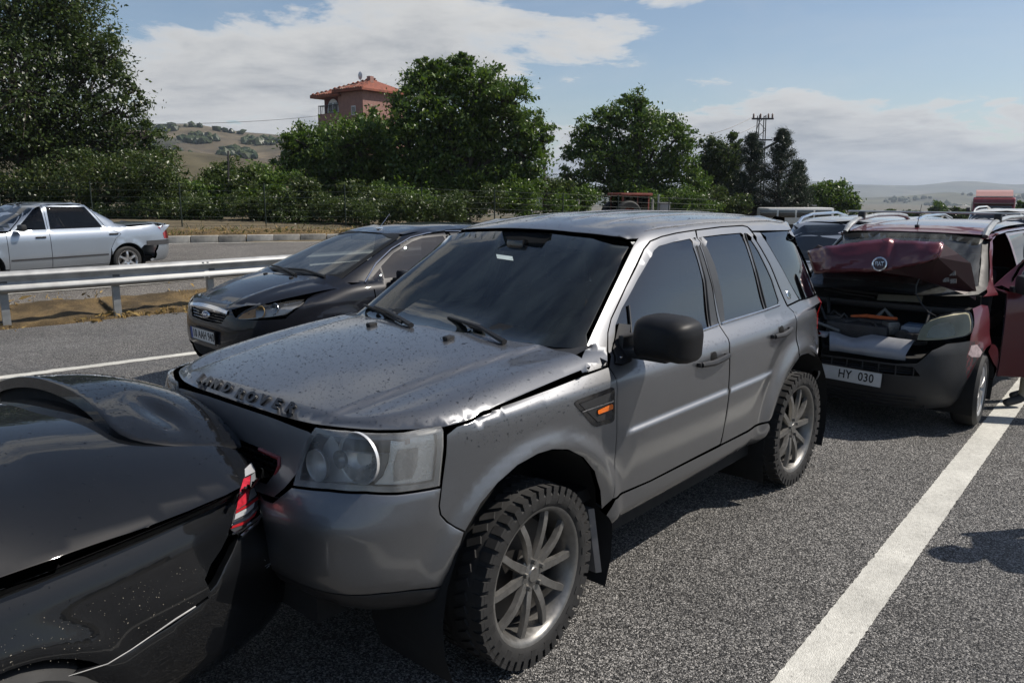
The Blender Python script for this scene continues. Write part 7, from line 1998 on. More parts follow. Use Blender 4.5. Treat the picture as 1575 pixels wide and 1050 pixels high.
# ------------------------------------------------------------------ trees and shrubs
def leaf_mat(name, cols, trans=.35):
    m = bpy.data.materials.new(name); m.use_nodes = True; nt = m.node_tree; N = nt.nodes; L = nt.links; N.clear()
    out = N.new('ShaderNodeOutputMaterial'); g = N.new('ShaderNodeNewGeometry')
    c = ramp_node(nt, g.outputs['Random Per Island'], [(i / (len(cols) - 1), k) for i, k in enumerate(cols)])
    df = N.new('ShaderNodeBsdfDiffuse'); tr = N.new('ShaderNodeBsdfTranslucent'); gl = N.new('ShaderNodeBsdfGlossy'); gl.inputs['Roughness'].default_value = .38
    L.new(c, df.inputs[0]); hs = N.new('ShaderNodeHueSaturation'); hs.inputs['Value'].default_value = 1.25; hs.inputs['Saturation'].default_value = 1.1; L.new(c, hs.inputs['Color']); L.new(hs.outputs[0], tr.inputs[0])
    m1 = N.new('ShaderNodeMixShader'); m1.inputs[0].default_value = trans; L.new(df.outputs[0], m1.inputs[1]); L.new(tr.outputs[0], m1.inputs[2])
    m2 = N.new('ShaderNodeMixShader'); m2.inputs[0].default_value = .04; L.new(m1.outputs[0], m2.inputs[1]); L.new(gl.outputs[0], m2.inputs[2]); L.new(m2.outputs[0], out.inputs[0])
    return m
WALNUT = leaf_mat('walnut leaf', [(.032, .064, .012), (.058, .105, .018), (.092, .150, .026), (.13, .185, .036)])
ELM = leaf_mat('elm leaf', [(.024, .042, .012), (.040, .066, .017), (.06, .09, .023), (.09, .12, .032)])
SHRUB = leaf_mat('shrub leaf', [(.028, .050, .012), (.045, .073, .017), (.07, .098, .025), (.10, .122, .036)])
PINE = leaf_mat('pine needle', [(.012, .024, .012), (.020, .035, .016), (.030, .046, .020)], .15)
BARK = simple('bark', (.055, .045, .035), .9, var=.4, scale=12, bump=.6, bscale=25)
def leaves_mesh(name, C, size, mat, parent, rng, aspect=.5, droop=.3, up=None):
    """one small folded leaf blade for every centre"""
    n = len(C); C = np.asarray(C)
    d = rng.normal(0, 1, (n, 3)); d[:, 2] -= droop; d /= np.linalg.norm(d, axis=1, keepdims=True)
    a = rng.normal(0, 1, (n, 3)); a[:, 2] += .9; s = np.cross(d, a); s /= np.linalg.norm(s, axis=1, keepdims=True) + 1e-9
    L_ = size * np.exp(rng.normal(0, .28, (n, 1))); w = L_ * aspect
    P = np.stack([C - d * L_ * .5, C + s * w * .5, C + d * L_ * .5, C - s * w * .5], 1)
    V = P.reshape(-1, 3); me = bpy.data.meshes.new(name)
    me.vertices.add(4 * n); me.vertices.foreach_set('co', V.ravel()); me.loops.add(4 * n); me.loops.foreach_set('vertex_index', np.arange(4 * n)); me.polygons.add(n)
    me.polygons.foreach_set('loop_start', np.arange(n) * 4); me.polygons.foreach_set('loop_total', np.full(n, 4)); me.update(calc_edges=True); me.validate()
    me.materials.append(mat); o = bpy.data.objects.new(name, me); return link(o, parent)
def tree(name, label, depth, blobs, base, leaf, nleaf, mat, seed, cat='tree', clump=.16, nclump=70, group=None, spread=.8, trunk_r=.22, aspect=.5, droop=.3, dv=0.0, thick=1.0, limbs=True):
    """crown given as lobes seen at survey points (x, y, radius) at a depth; trunk, limbs to the lobes, twigs to the leaf clumps"""
    rng = np.random.default_rng(seed); s = depth / FPX
    B = at_depth(*base, depth); gz = float(land_z(B.x, B.y)); B = Vector((B.x, B.y, gz - .1))
    root = empty(name, B); tag(root, label, cat, group); L = []; twigs = MB(); tr = MB()
    cs = []
    for (x, y, r) in blobs:
        c = at_depth(x, y, depth + rng.normal(0, 1) * r * s * .35) - B; cs.append((c, r * s))
    if limbs:
        top = max(c.z for c, r in cs); fork = Vector((0, 0, min(.35 * top, max(.8, min(c.z for c, r in cs)))))
        lean = Vector((rng.normal(0, .1), rng.normal(0, .1), 0))
        tr.tube([Vector((0, 0, -.2)), fork * .5 + lean * .4, fork + lean], [trunk_r * 1.25, trunk_r * 1.0, trunk_r * .85], 9)
        for c, r in cs:
            m1 = fork.lerp(c, .5) + Vector((rng.normal(0, .12 * r), rng.normal(0, .12 * r), .12 * (c - fork).length)); tr.tube([fork + lean, (fork + lean).lerp(m1, .5), m1, c + Vector((0, 0, r * .3))], [trunk_r * .6, trunk_r * .5, trunk_r * .34, trunk_r * .12], 6)
    tot = sum(r ** 2 for c, r in cs); nleaf = int(nleaf * 2.3); leaf = leaf * .78; nclump = int(nclump * 1.5)
    for c, r in cs:
        k = max(6, int(nclump * len(cs) * r * r / tot)); nl = max(20, int(nleaf * r * r / tot / k))
        for i in range(k):
            u = rng.normal(0, 1, 3); u /= np.linalg.norm(u); q = r * (rng.random() ** .38); u[2] *= .92
            cc = c + Vector(u * q) * 1.0; cr = r * clump * 2.2 * (.5 + rng.random())
            pts = np.array(cc) + rng.normal(0, 1, (nl, 3)) * np.array([cr, cr * thick, cr * .62]) * .5; L.append(pts)
            if limbs and rng.random() < .5: twigs.tube([c.lerp(cc, .15), c.lerp(cc, .6) + Vector((0, 0, -.04 * r)), cc], [.035 * trunk_r / .2, .022 * trunk_r / .2, .008], 4, caps=False)
    leaves_mesh('crown', np.concatenate(L), leaf, mat, root, rng, aspect, droop)
    if limbs:
        t = tr.build('trunk', BARK, root); twigs.build('twigs', BARK, t)
    return root
def build_trees():
    tree('elm_tree', 'tall dark small-leaved tree filling the upper corner above the silver sedan', 33, [(20, 40, 95), (95, 60, 80), (150, 105, 60), (40, 140, 95), (120, 165, 75), (185, 180, 48), (215, 215, 34), (165, 235, 62), (70, 240, 80), (-40, 90, 100), (-30, 220, 90), (120, 20, 55), (60, -20, 80), (205, 150, 24), (140, 70, 35), (175, 90, 22), (232, 212, 26), (245, 255, 34), (200, 255, 40), (190, 130, 26), (252, 236, 14)], (45, 315), .17, 30000, ELM, 1, clump=.15, nclump=34, trunk_r=.26)
    tree('shrub_thicket', 'green thicket under the tall dark tree, behind the wire fence', 31, [(60, 285, 40), (130, 275, 46), (190, 270, 44), (235, 265, 36), (260, 290, 30), (215, 305, 30), (150, 312, 30), (80, 315, 30), (20, 300, 38), (280, 315, 22), (-20, 300, 40)], (170, 345), .13, 17000, SHRUB, 2, cat='shrub', nclump=30, trunk_r=.07, clump=.17)
    tree('bush', 'round green bush beside the thicket with a dry slope behind it', 34, [(345, 270, 30), (370, 285, 28), (325, 285, 24), (350, 300, 34), (385, 305, 22)], (350, 340), .16, 6500, SHRUB, 3, cat='shrub', nclump=30, trunk_r=.07)
    tree('bush', 'low leafy bush in front of the large walnut trees, behind the fence', 30, [(455, 310, 26), (490, 318, 24), (520, 322, 20), (430, 318, 20), (400, 318, 22), (470, 290, 20)], (460, 345), .12, 6500, SHRUB, 4, cat='shrub', nclump=30, trunk_r=.05)
    tree('bush', 'small pale bush under the walnut tree just left of the grey SUV roof', 31, [(690, 315, 18), (712, 308, 16), (735, 318, 18), (700, 332, 16), (760, 300, 20)], (715, 345), .11, 3600, SHRUB, 5, cat='shrub', nclump=26, trunk_r=.04)
    tree('walnut_tree', 'wide walnut tree below the pink house, lower than its neighbour', 44, [(470, 225, 38), (505, 235, 46), (550, 225, 48), (590, 240, 50), (440, 260, 28), (480, 275, 40), (540, 280, 48), (600, 290, 45), (445, 215, 16), (570, 195, 28)], (545, 330), .24, 15000, WALNUT, 6, nclump=42, clump=.14, trunk_r=.22, droop=.5)
    tree('walnut_tree', 'largest walnut tree, tall broad crown right of the pink house', 42, [(700, 115, 34), (660, 135, 40), (735, 135, 42), (780, 165, 42), (815, 200, 34), (640, 180, 46), (700, 185, 56), (760, 215, 54), (810, 245, 36), (630, 235, 46), (690, 250, 56), (750, 275, 50), (800, 290, 36), (640, 290, 46), (700, 300, 44), (835, 220, 18), (655, 100, 16), (720, 90, 14)], (715, 345), .24, 30000, WALNUT, 7, nclump=40, clump=.13, trunk_r=.30, droop=.5)
    tree('walnut_tree', 'walnut tree with open crown behind the red tractor', 54, [(975, 155, 22), (940, 185, 28), (985, 195, 38), (1030, 195, 22), (1050, 210, 20), (905, 205, 26), (930, 240, 42), (985, 250, 50), (1040, 250, 34), (885, 235, 20), (900, 285, 32), (960, 295, 40), (1030, 300, 36), (1070, 285, 24), (870, 275, 18)], (975, 345), .26, 19000, WALNUT, 8, nclump=36, clump=.15, trunk_r=.26, droop=.5)
    tree('tree', 'ragged dark tree between the walnut and the pines', 60, [(1095, 230, 22), (1085, 260, 26), (1120, 245, 20), (1110, 285, 30), (1085, 305, 26), (1130, 215, 12)], (1100, 345), .26, 7000, ELM, 9, nclump=30, trunk_r=.18)
    tree('tree', 'round broad-leaved tree beyond the white minibus', 72, [(1265, 300, 22), (1290, 295, 18), (1245, 312, 20), (1305, 310, 16), (1275, 320, 24), (1315, 322, 12)], (1275, 345), .30, 6500, WALNUT, 10, nclump=30, trunk_r=.16)
    tree('tree', 'small lone tree in the valley left of the red lorry', 160, [(1443, 318, 9), (1436, 323, 7), (1450, 323, 7), (1443, 328, 9)], (1443, 340), .5, 1500, WALNUT, 11, nclump=16, trunk_r=.2)
    tree('bush', 'yellowish bush between the lone tree and the red lorry', 110, [(1470, 325, 9), (1482, 328, 9), (1460, 332, 8), (1475, 336, 12)], (1472, 342), .35, 1800, SHRUB, 12, cat='shrub', nclump=16, trunk_r=.08)
    tree('bush', 'dark bush showing under the roof bar of the red van', 100, [(1402, 328, 8), (1392, 332, 8), (1412, 332, 8), (1370, 330, 9), (1345, 330, 8)], (1395, 342), .35, 1800, ELM, 13, cat='shrub', nclump=16, trunk_r=.08)
    tree('bush', 'green bush behind the red lorry at the picture edge', 90, [(1570, 318, 9), (1582, 322, 10), (1560, 326, 7)], (1570, 342), .35, 1300, WALNUT, 14, cat='shrub', nclump=16, trunk_r=.08)
    for i in range(9):
        rr = np.random.default_rng(160 + i); x = 190 + 62 * i; bl = [(x + rr.normal(0, 22), 326 + rr.normal(0, 6) - (6 if i % 2 else 0), 15 + 9 * rr.random()) for _ in range(7)]
        tree('undergrowth', ['weedy undergrowth at the foot of the wire fence', 'leafy low growth tangled along the wire fence'][i % 2], 29.6 - .0 * i, bl, (x, 346), .10, 2600, SHRUB if i % 2 else ELM, 170 + i, cat='shrub', nclump=16, trunk_r=.05, limbs=False, group=['weedy growth along the fence', 'leafy growth along the fence'][i % 2])
    for i, (x, y, w_, d) in enumerate([(250, 300, 60, 36), (320, 318, 50, 33), (410, 300, 60, 37), (560, 318, 60, 36), (620, 318, 60, 37), (800, 310, 60, 40), (855, 300, 45, 46), (880, 318, 40, 44), (1050, 318, 50, 50), (1120, 320, 40, 54), (1000, 322, 50, 50)]):
        rr = np.random.default_rng(60 + i); bl = [(x + rr.normal(0, w_ * .4), y + rr.normal(0, 9) - 4, w_ * (.32 + .2 * rr.random())) for _ in range(7)]
        where = ['beside the thicket under the tall dark tree', 'in front of the round bush', 'between the round bush and the walnuts', 'under the lower walnut', 'below the gap between the two big walnuts', 'under the tallest walnut at its edge', 'by the wooden pole', 'just past the wooden pole', 'under the walnut past the tractor', 'below the ragged dark tree', 'right behind the tractor cab'][i]
        tree('undergrowth', 'dense green undergrowth ' + where, d, bl, (x, 345), .17, 4200, SHRUB if i % 3 == 0 else WALNUT, 70 + i, cat='shrub', nclump=22, trunk_r=.05, limbs=False, group='undergrowth along the fence')
build_trees()
def pine(label, depth, base, top_y, w_px, seed):
    rng = np.random.default_rng(seed); s = depth / FPX; B = at_depth(base, 335, depth); B.z = float(land_z(B.x, B.y)) - .1
    T = at_depth(base, top_y, depth); H = T.z - B.z; root = empty('pine_tree', B); tag(root, label, 'tree', 'pines by the yard'); tr = MB(); tr.tube([Vector((0, 0, 0)), Vector((rng.normal(0, .1), 0, H * .5)), Vector((0, 0, H * .98))], [.16, .11, .02], 8); t = tr.build('trunk', BARK, root)
    br = MB(); L = []
    z = H * .16
    while z < H * .98:
        q = z / H; n = 7
        for i in range(n):
            a = rng.random() * 6.28; ln = w_px * s * (1.05 - q) ** .8 * (.55 + .55 * rng.random()); d = Vector((math.cos(a), math.sin(a), .35 + .5 * q)).normalized(); p0 = Vector((0, 0, z)); p1 = p0 + d * ln
            br.tube([p0, p0.lerp(p1, .6) - Vector((0, 0, .05 * ln)), p1], [.03, .02, .008], 4, caps=False)
            for k in np.linspace(.3, 1.0, 7):
                c = p0.lerp(p1, k); L.append(np.array(c) + rng.normal(0, 1, (34, 3)) * np.array([.13, .13, .10]))
        z += H * .045
    br.build('branches', BARK, t); leaves_mesh('crown', np.concatenate(L), .16, PINE, root, rng, .16, -.5)
pine('tall pine in front of the power pole, thickest of the pines', 58, 1150, 208, 62, 21)
pine('pine with upswept branches at the edge of the group, by the minibus', 56, 1197, 202, 60, 22)
pine('pine partly hidden between the dark tree and the power pole', 62, 1125, 224, 56, 23)
pine('small pine leaning over the white minibus', 57, 1222, 250, 42, 24)
# ------------------------------------------------------------------ pink house above the walnut trees
def build_house():
    D = 95; s = D / FPX; P = at_depth(556, 195, D); B = Vector((P.x, P.y, float(land_z(P.x, P.y)))); 
    root = empty('house', B, R(-38)); tag(root, 'pink rendered house with red tiled roof and arched balcony windows above the trees', 'house')
    z = lambda y: 1.9 + (HORIZON - y) * s * .985 - B.z
    PINK = simple('pink render', (.26, .145, .12), .9, var=.18, scale=3, bump=.2); PINK_SHADE = simple('shaded house render', (.12, .035, .028), .9, var=.2, scale=4); WHITE = simple('white frame', (.62, .63, .65), .6); GL = glass('house glass', (.03, .03, .03), .9)  # loggia wall coloured dark red-brown for the shade on that side
    ev = z(154); bal = z(181); root.scale = (.78, .78, 1)
    W = MB(); W.box((2.6, 0, ev / 2), (5.2, 8.4, ev)); W.build('wall', PINK, root)
    W = MB(); W.box((-2.4, 0, bal / 2), (4.8, 8.4, bal)); W.build('wall', PINK, root)
    W = MB(); W.box((-1.9, .0, (bal + ev) / 2), (3.8, 7.4, ev - bal)); W.build('loggia_wall', PINK_SHADE, root)
    def arch(name, c, w, h, face):
        n = 14; pts = [(-w / 2, 0), (w / 2, 0)] + [(w / 2 * math.cos(a), h - w / 2 + w / 2 * math.sin(a)) for a in np.linspace(0, math.pi, n)]
        m = MB(); mk = (lambda u, v, d: (c[0] + u, c[1] - d, c[2] + v)) if face == 'y' else (lambda u, v, d: (c[0] - d, c[1] + u, c[2] + v))
        k = len(pts); m.add([mk(u, v, 0) for u, v in pts] + [mk(u, v, .10) for u, v in pts], [tuple(range(k)), tuple(range(2 * k - 1, k - 1, -1))] + [(i, (i + 1) % k, k + (i + 1) % k, k + i) for i in range(k)])
        wn = m.build('window', WHITE, root)
        for sg in (-1, 1):
            q = MB(); u0 = sg * w * .22; q.add([mk(u0 - w * .15, .1, .115), mk(u0 + w * .15, .1, .115), mk(u0 + w * .15, h * .72, .115), mk(u0 - w * .15, h * .72, .115)], [(0, 1, 2, 3)]); q.build('pane', simple('dark pane', (.03, .03, .035), .1, coat=.5), wn)
    hh = ev - bal
    arch('w', (-1.75, -3.71, bal + .1), 2.6, hh * .72, 'y'); arch('w', (-3.81, 1.0, bal + .1), 2.2, hh * .72, 'x'); arch('w', (-3.81, -2.2, bal + .1), 1.8, hh * .68, 'x')
    m = MB()
    for x in np.linspace(-4.7, 0, 16): m.box((x, -4.12, bal + .45), (.05, .05, .9))
    for y in np.linspace(-4.1, 4.1, 22): m.box((-4.72, y, bal + .45), (.05, .05, .9))
    m.box((-2.35, -4.12, bal + .92), (4.8, .07, .07)); m.box((-4.72, 0, bal + .92), (.07, 8.3, .07)); m.build('balcony_railing', simple('railing iron', (.03, .03, .035), .6), root)
    m = MB(); m.tube([(-.15, -4.0, ev), (-.35, -3.9, ev - .8), (-.15, -3.95, bal)], .09, 6); m.build('drainpipe', PINK, root)
    m = MB(); m.box((3.2, -4.22, ev - 2.0), (.9, .06, 1.0)); wn = m.build('window', WHITE, root); q = MB(); q.box((3.2, -4.26, ev - 2.0), (.7, .02, .8)); q.build('pane', simple('dark pane', (.03, .03, .035), .1), wn)
    ROOFC = [simple('roof tile red', (.20, .062, .036), .85, var=.4, scale=2.2), simple('roof tile pale', (.27, .17, .12), .9), simple('roof tile dark', (.10, .04, .03), .9)]
    def hip(x0, x1, y0, y1, z0, z1, name):
        cx0, cx1, cy = x0 + (y1 - y0) / 2 * .8, x1 - (y1 - y0) / 2 * .8, (y0 + y1) / 2
        if cx1 < cx0: cx0 = cx1 = (x0 + x1) / 2
        R0, R1 = Vector((cx0, cy, z1)), Vector((cx1, cy, z1)); c = [Vector((x0, y0, z0)), Vector((x1, y0, z0)), Vector((x1, y1, z0)), Vector((x0, y1, z0))]
        m = MB(); m.add([*c, R0, R1], [(0, 1, 5, 4), (1, 2, 5), (2, 3, 4, 5), (3, 0, 4)]); m.add([p - Vector((0, 0, .22)) for p in c] + c, [(3, 2, 1, 0), (0, 1, 5, 4), (1, 2, 6, 5), (2, 3, 7, 6), (3, 0, 4, 7)]); rf = m.build(name, ROOFC[0], root)
        # rows of pan tiles on the two faces in view, each its own tile
        base = MB().prism([(-.24, 0), (-.17, .07), (0, .10), (.17, .07), (.24, 0)], 0, .62, 'xzy').build('tile', ROOFC[0], rf); first = True
        for (a, b, t0, t1) in ((c[0], c[1], R0, R1), (c[3], c[0], R0, R0)):
            nr = 9
            for r_ in range(nr):
                f0 = r_ / nr; pa, pb = a.lerp(t0, f0), b.lerp(t1, f0); L_ = (pb - pa).length; nt_ = int(L_ / .5); sl = (t0.lerp(t1, .5) - a.lerp(b, .5)); 
                for i in range(nt_):
                    p = pa.lerp(pb, (i + .5) / nt_); ex = (pb - pa).normalized(); ey = (sl - ex * sl.dot(ex)).normalized(); ez = ex.cross(ey)
                    o = base if first else base.copy()
                    if not first: COL.objects.link(o); o.parent = rf
                    first = False
                    M_ = Matrix((ex, ey, ez)).transposed().to_4x4(); M_.translation = p + ez * (.02 + random.random() * .05); o.matrix_local = M_
                    if len(o.material_slots): o.material_slots[0].link = 'OBJECT'; o.material_slots[0].material = random.choice([ROOFC[0]] * 4 + ROOFC[1:])
    hip(-5.6, .6, -4.9, 4.9, ev - .1, ev + 1.15, 'roof'); hip(-.5, 6.0, -5.0, 5.0, ev + .25, ev + 1.65, 'roof')
    m = MB(); m.box((3.6, -1.2, ev + 1.5), (.7, .7, .7)); m.build('chimney', PINK, root)
    m = MB(); m.lathe([(.001, .0), (.3, .06), (.45, .2)], center=(2.6, -2.4, ev + 1.9), axis='Y', n=14); m.tube([(2.6, -2.3, ev + 1.9), (2.6, -2.1, ev + 1.2)], .04, 5); m.build('satellite_dish', WHITE, root)
    return B
house_at = build_house()

# ------------------------------------------------------------------ poles and wires
WOOD = simple('weathered pole', (.085, .07, .055), .9, var=.3, bump=.3); IRON = simple('dark iron', (.05, .045, .045), .6, metal=.3)
def pole(name, label, px, y0, y1, depth, r=.11, mat=None):
    b, t = at_depth(px, y0, depth), at_depth(px, y1, depth); gz = float(land_z(b.x, b.y)); root = empty(name, (b.x, b.y, gz)); tag(root, label, 'pole')
    MB().tube([(0, 0, -.3), (t.x - b.x, 0, t.z - gz)], [r, r * .75], 9).build('shaft', mat or WOOD, root); return root, t
def build_poles():
    r1, t1 = pole('utility_pole', 'wooden pole between the two tall walnut trees', 837, 330, 226, 46)
    m = MB(); m.box((0, -.1, t1.z - r1.location.z - .3), (.5, .1, .1)); m.lathe([(.001, 0), (.04, 0), (.05, .12), (.001, .14)], center=(.2, -.1, t1.z - r1.location.z - .25), axis='Z', n=8); m.build('crossarm', IRON, r1)
    m = MB(); m.tube([(0, 0, 2.6), (.5, -.1, 2.8)], .03, 5); m.box((.62, -.12, 2.84), (.3, .12, .07), bevel=.02); m.build('lamp_arm', simple('lamp white', (.6, .6, .6), .4), r1)
    r0, t0 = pole('utility_pole', 'thin dark pole standing in front of the round bush', 351, 330, 232, 33, .05, IRON)
    # lattice power pole with transformer gear
    D = 72; b, t = at_depth(1163, 330, D), at_depth(1163, 178, D); gz = float(land_z(b.x, b.y)); H = t.z - gz; root = empty('power_pole', (b.x, b.y, gz)); tag(root, 'lattice steel power pole with insulators rising above the pines', 'power pole'); m = MB()
    for x in (-.28, .28):
        for y in (-.28, .28): m.tube([(x * 1.6, y * 1.6, 0), (x, y, H)], .045, 5)
    for i in range(16):
        z0, z1 = H * i / 16, H * (i + 1) / 16; k = 1.6 - .6 * i / 16; sg = 1 if i % 2 else -1; m.tube([(-.28 * k * sg, -.28 * k, z0), (.28 * k * sg, -.28 * k, z1)], .028, 4); m.tube([(-.28 * k, -.28 * k * sg, z0), (-.28 * k, .28 * k * sg, z1)], .028, 4)
    m.build('lattice', IRON, root)
    a = MB(); a.box((0, -.3, H - .3), (1.9, .14, .14)); a.box((.2, -.3, H - 2.1), (1.5, .12, .12)); a.tube([(.2, -.3, H - 2.9), (1.5, -.3, H - 2.2)], .10, 6); a.build('crossarm', IRON, root)
    for x in (-.8, -.2, .5, .85):
        q = MB(); q.lathe([(.001, 0), (.10, .02), (.06, .1), (.11, .14), (.06, .22), (.11, .26), (.04, .4), (.001, .42)], center=(x, -.3, H - .25), axis='Z', n=10); q.build('insulator', simple('insulator brown', (.09, .05, .04), .3), root)
    q = MB(); q.box((-.25, -.5, H - 2.6), (.7, .5, .8), bevel=.08); q.build('transformer', simple('transformer grey', (.16, .17, .17), .5), root)
    q = MB(); q.box((1.3, -.35, H - 2.05), (.5, .25, .35), bevel=.05); q.build('switch_box', IRON, root)
    WIRE = simple('wire', (.06, .06, .065), .5)
    def wire(name, label, A, B, sag, r=.022):
        n = 14; pts = [A.lerp(B, i / n) - Vector((0, 0, sag * 4 * (i / n) * (1 - i / n))) for i in range(n + 1)]; o = MB().tube([p - A for p in pts], r, 4, caps=False).build(name, WIRE); o.location = A; tag(o, label, 'wire', 'overhead wires')
    P0 = Vector((b.x, b.y, t.z))
    wire('power_wire', 'topmost wire running down from the power pole behind the walnut', P0 + Vector((-.8, -.3, -.1)), at_depth(1030, 214, 64), .5)
    wire('power_wire', 'middle wire running down from the power pole behind the walnut', P0 + Vector((-.6, -.3, -.9)), at_depth(1030, 225, 64), .5)
    wire('power_wire', 'lowest wire running down from the power pole behind the walnut', P0 + Vector((-.4, -.3, -1.7)), at_depth(1030, 237, 64), .5)
    wire('house_wire', 'single thin wire from the pink house to the tall dark tree', at_depth(493, 178, 92), at_depth(200, 191, 60), .25, .02)
build_poles()

# ------------------------------------------------------------------ tractor, minibus, lorry in the yard and on the road
def build_tractor():
    D = 42; p = at_depth(968, 325, D); gz = float(land_z(p.x, p.y)); s = D / FPX; zt = 1.9 + (HORIZON - 298) * s - gz
    root = empty('tractor', (p.x, p.y, gz), R(20)); tag(root, 'old tractor with faded red cab beyond the fence under the walnut', 'tractor'); RD = simple('faded red', (.20, .045, .03), .7, var=.35, scale=6); GLS = glass('tractor glass', (.25, .28, .30), .9)
    zc = zt - 1.25; m = MB()
    for x in (-.75, .75):
        for y in (-.65, .65): m.box((x * (1 if True else 1), y, zc + .6), (.08, .08, 1.2))
    m.box((0, 0, zc + 1.22), (1.85, 1.6, .14), bevel=.04); m.box((0, 0, zc + .02), (1.6, 1.4, .10)); m.box((.1, -.65, zc + .6), (.06, .06, 1.2)); cab = m.build('cab', RD, root)
    for (c, sz) in (((-.33, -.66, zc + .65), (.78, .02, 1.0)), ((.45, -.66, zc + .65), (.6, .02, 1.0)), ((.76, 0, zc + .65), (.02, 1.2, 1.0)), ((-.76, 0, zc + .65), (.02, 1.2, 1.0)), ((0, .66, zc + .65), (1.4, .02, 1.0))): MB().box(c, sz).build('cab_window', GLS, cab)
    m = MB(); m.box((1.5, 0, zc - .35), (1.6, .7, .7), bevel=.08); m.build('engine_cover', RD, root); m = MB(); m.box((0, 0, zc - .5), (1.4, .8, .9)); m.build('chassis', DARK, root)
    for x, y, r in ((-.5, -.8, .72), (-.5, .8, .72), (1.9, -.65, .45), (1.9, .65, .45)):
        m = MB(); m.lathe([(r * .55, -.16), (r * .9, -.18), (r, -.12), (r, .12), (r * .9, .18), (r * .55, .16)], center=(x, y, r), n=24); w_ = m.build('wheel', RUBBER, root); MB().lathe([(.001, .05), (r * .5, .06), (r * .56, .15), (r * .56, -.15)], center=(x, y, r), n=20).build('hub', RD, w_)
    q = at_depth(1022, 318, 44); g2 = float(land_z(q.x, q.y)); o = empty('meter_box', (q.x, q.y, g2)); tag(o, 'grey meter cabinet on a post right of the tractor', 'cabinet'); zt = 1.9 + (HORIZON - 311) * 44 / FPX - g2
    MB().box((0, 0, zt - .35), (.55, .4, .6), bevel=.03).build('cabinet', simple('cabinet grey', (.42, .42, .40), .6), o); MB().box((0, 0, zt - .02), (.65, .5, .05)).build('cabinet_roof', simple('cabinet grey', (.42, .42, .40), .6), o); MB().tube([(-.35, 0, 0), (-.35, 0, zt + .45)], .05, 6).build('post', GALVD, o); MB().box((0, 0, (zt - .6) / 2), (.12, .12, zt - .6)).build('stand', GALVD, o)
    for px_, lab in ((889, 'short concrete fence post near the tractor, standing alone'), (1003, 'short steel post just right of the tractor cab')):
        q = at_depth(px_, 330, 41); g2 = float(land_z(q.x, q.y)); z1 = 1.9 + (HORIZON - 306) * 41 / FPX; o = MB().tube([(0, 0, 0), (0, 0, z1 - g2)], .065, 7).build('fence_post', KERBM[0]); o.location = (q.x, q.y, g2); tag(o, lab, 'post')
build_tractor()
def build_minibus():
    D = 52; s = D / FPX; p = at_depth(1240, 335, D); gz = float(land_z(p.x, p.y)); zt = 1.9 + (HORIZON - 316) * s - gz
    root = empty('minibus', (p.x, p.y, gz), R(6)); tag(root, 'white minibus with dark side windows parked by the pines', 'minibus'); WH = simple('minibus white', (.60, .60, .57), .35, coat=.4)
    L_, W_ = 4.4, 1.95; x1 = 1.4
    m = MB(); m.box((x1 - L_ / 2, 0, zt / 2 + .15), (L_, W_, zt - .5), bevel=.14); b = m.build('body', WH, root)
    for i in range(4): MB().box((x1 - .75 - i * 1.22, -W_ / 2 - .004, zt - .48), (1.1, .03, .46), bevel=.012).build('window', simple('bus glass', (.02, .022, .025), .08, coat=1), b)
    for y in (-.45, .45): MB().box((x1 + .004, y, zt - .50), (.03, .82, .55), bevel=.012).build('rear_window', simple('bus glass rear', (.10, .12, .13), .08, coat=1), b)
    MB().box((x1 + .01, 0, zt / 2), (.03, .03, zt - 1.0)).build('door_seam', DARK, b)
    for y in (-.85, .85): MB().box((x1 + .01, y, zt - 1.45), (.04, .12, .45), bevel=.01).build('tail_lamp', simple('far tail lamp', (.22, .01, .01), .2), b)
    for x in (x1 - 1.1, x1 - L_ + .9):
        for s_ in (1, -1): make_wheel(root, x, .84 * s_, s_, .33, .2, .22, 'star', GALVD, RUBBER, seg=20)
    q = at_depth(1190, 335, 60); g2 = float(land_z(q.x, q.y)); o = empty('shed', (q.x, q.y, g2), R(10)); tag(o, 'dark shed with pale sheet roof half hidden by the pine trunks', 'shed'); zt2 = 1.9 + (HORIZON - 312) * 60 / FPX - g2
    MB().box((0, 0, zt2 / 2 - .1), (4.2, 3, zt2 - .2)).build('wall', simple('shed wall', (.06, .055, .05), .9, var=.4), o); MB().box((0, 0, zt2), (4.8, 3.6, .10), rot=Matrix.Rotation(.06, 3, 'Y')).build('roof', simple('shed roof', (.34, .35, .35), .6), o); MB().box((-.6, -1.52, .8), (.9, .05, 1.6)).build('door', simple('shed door', (.10, .08, .06), .8), o)
build_minibus()
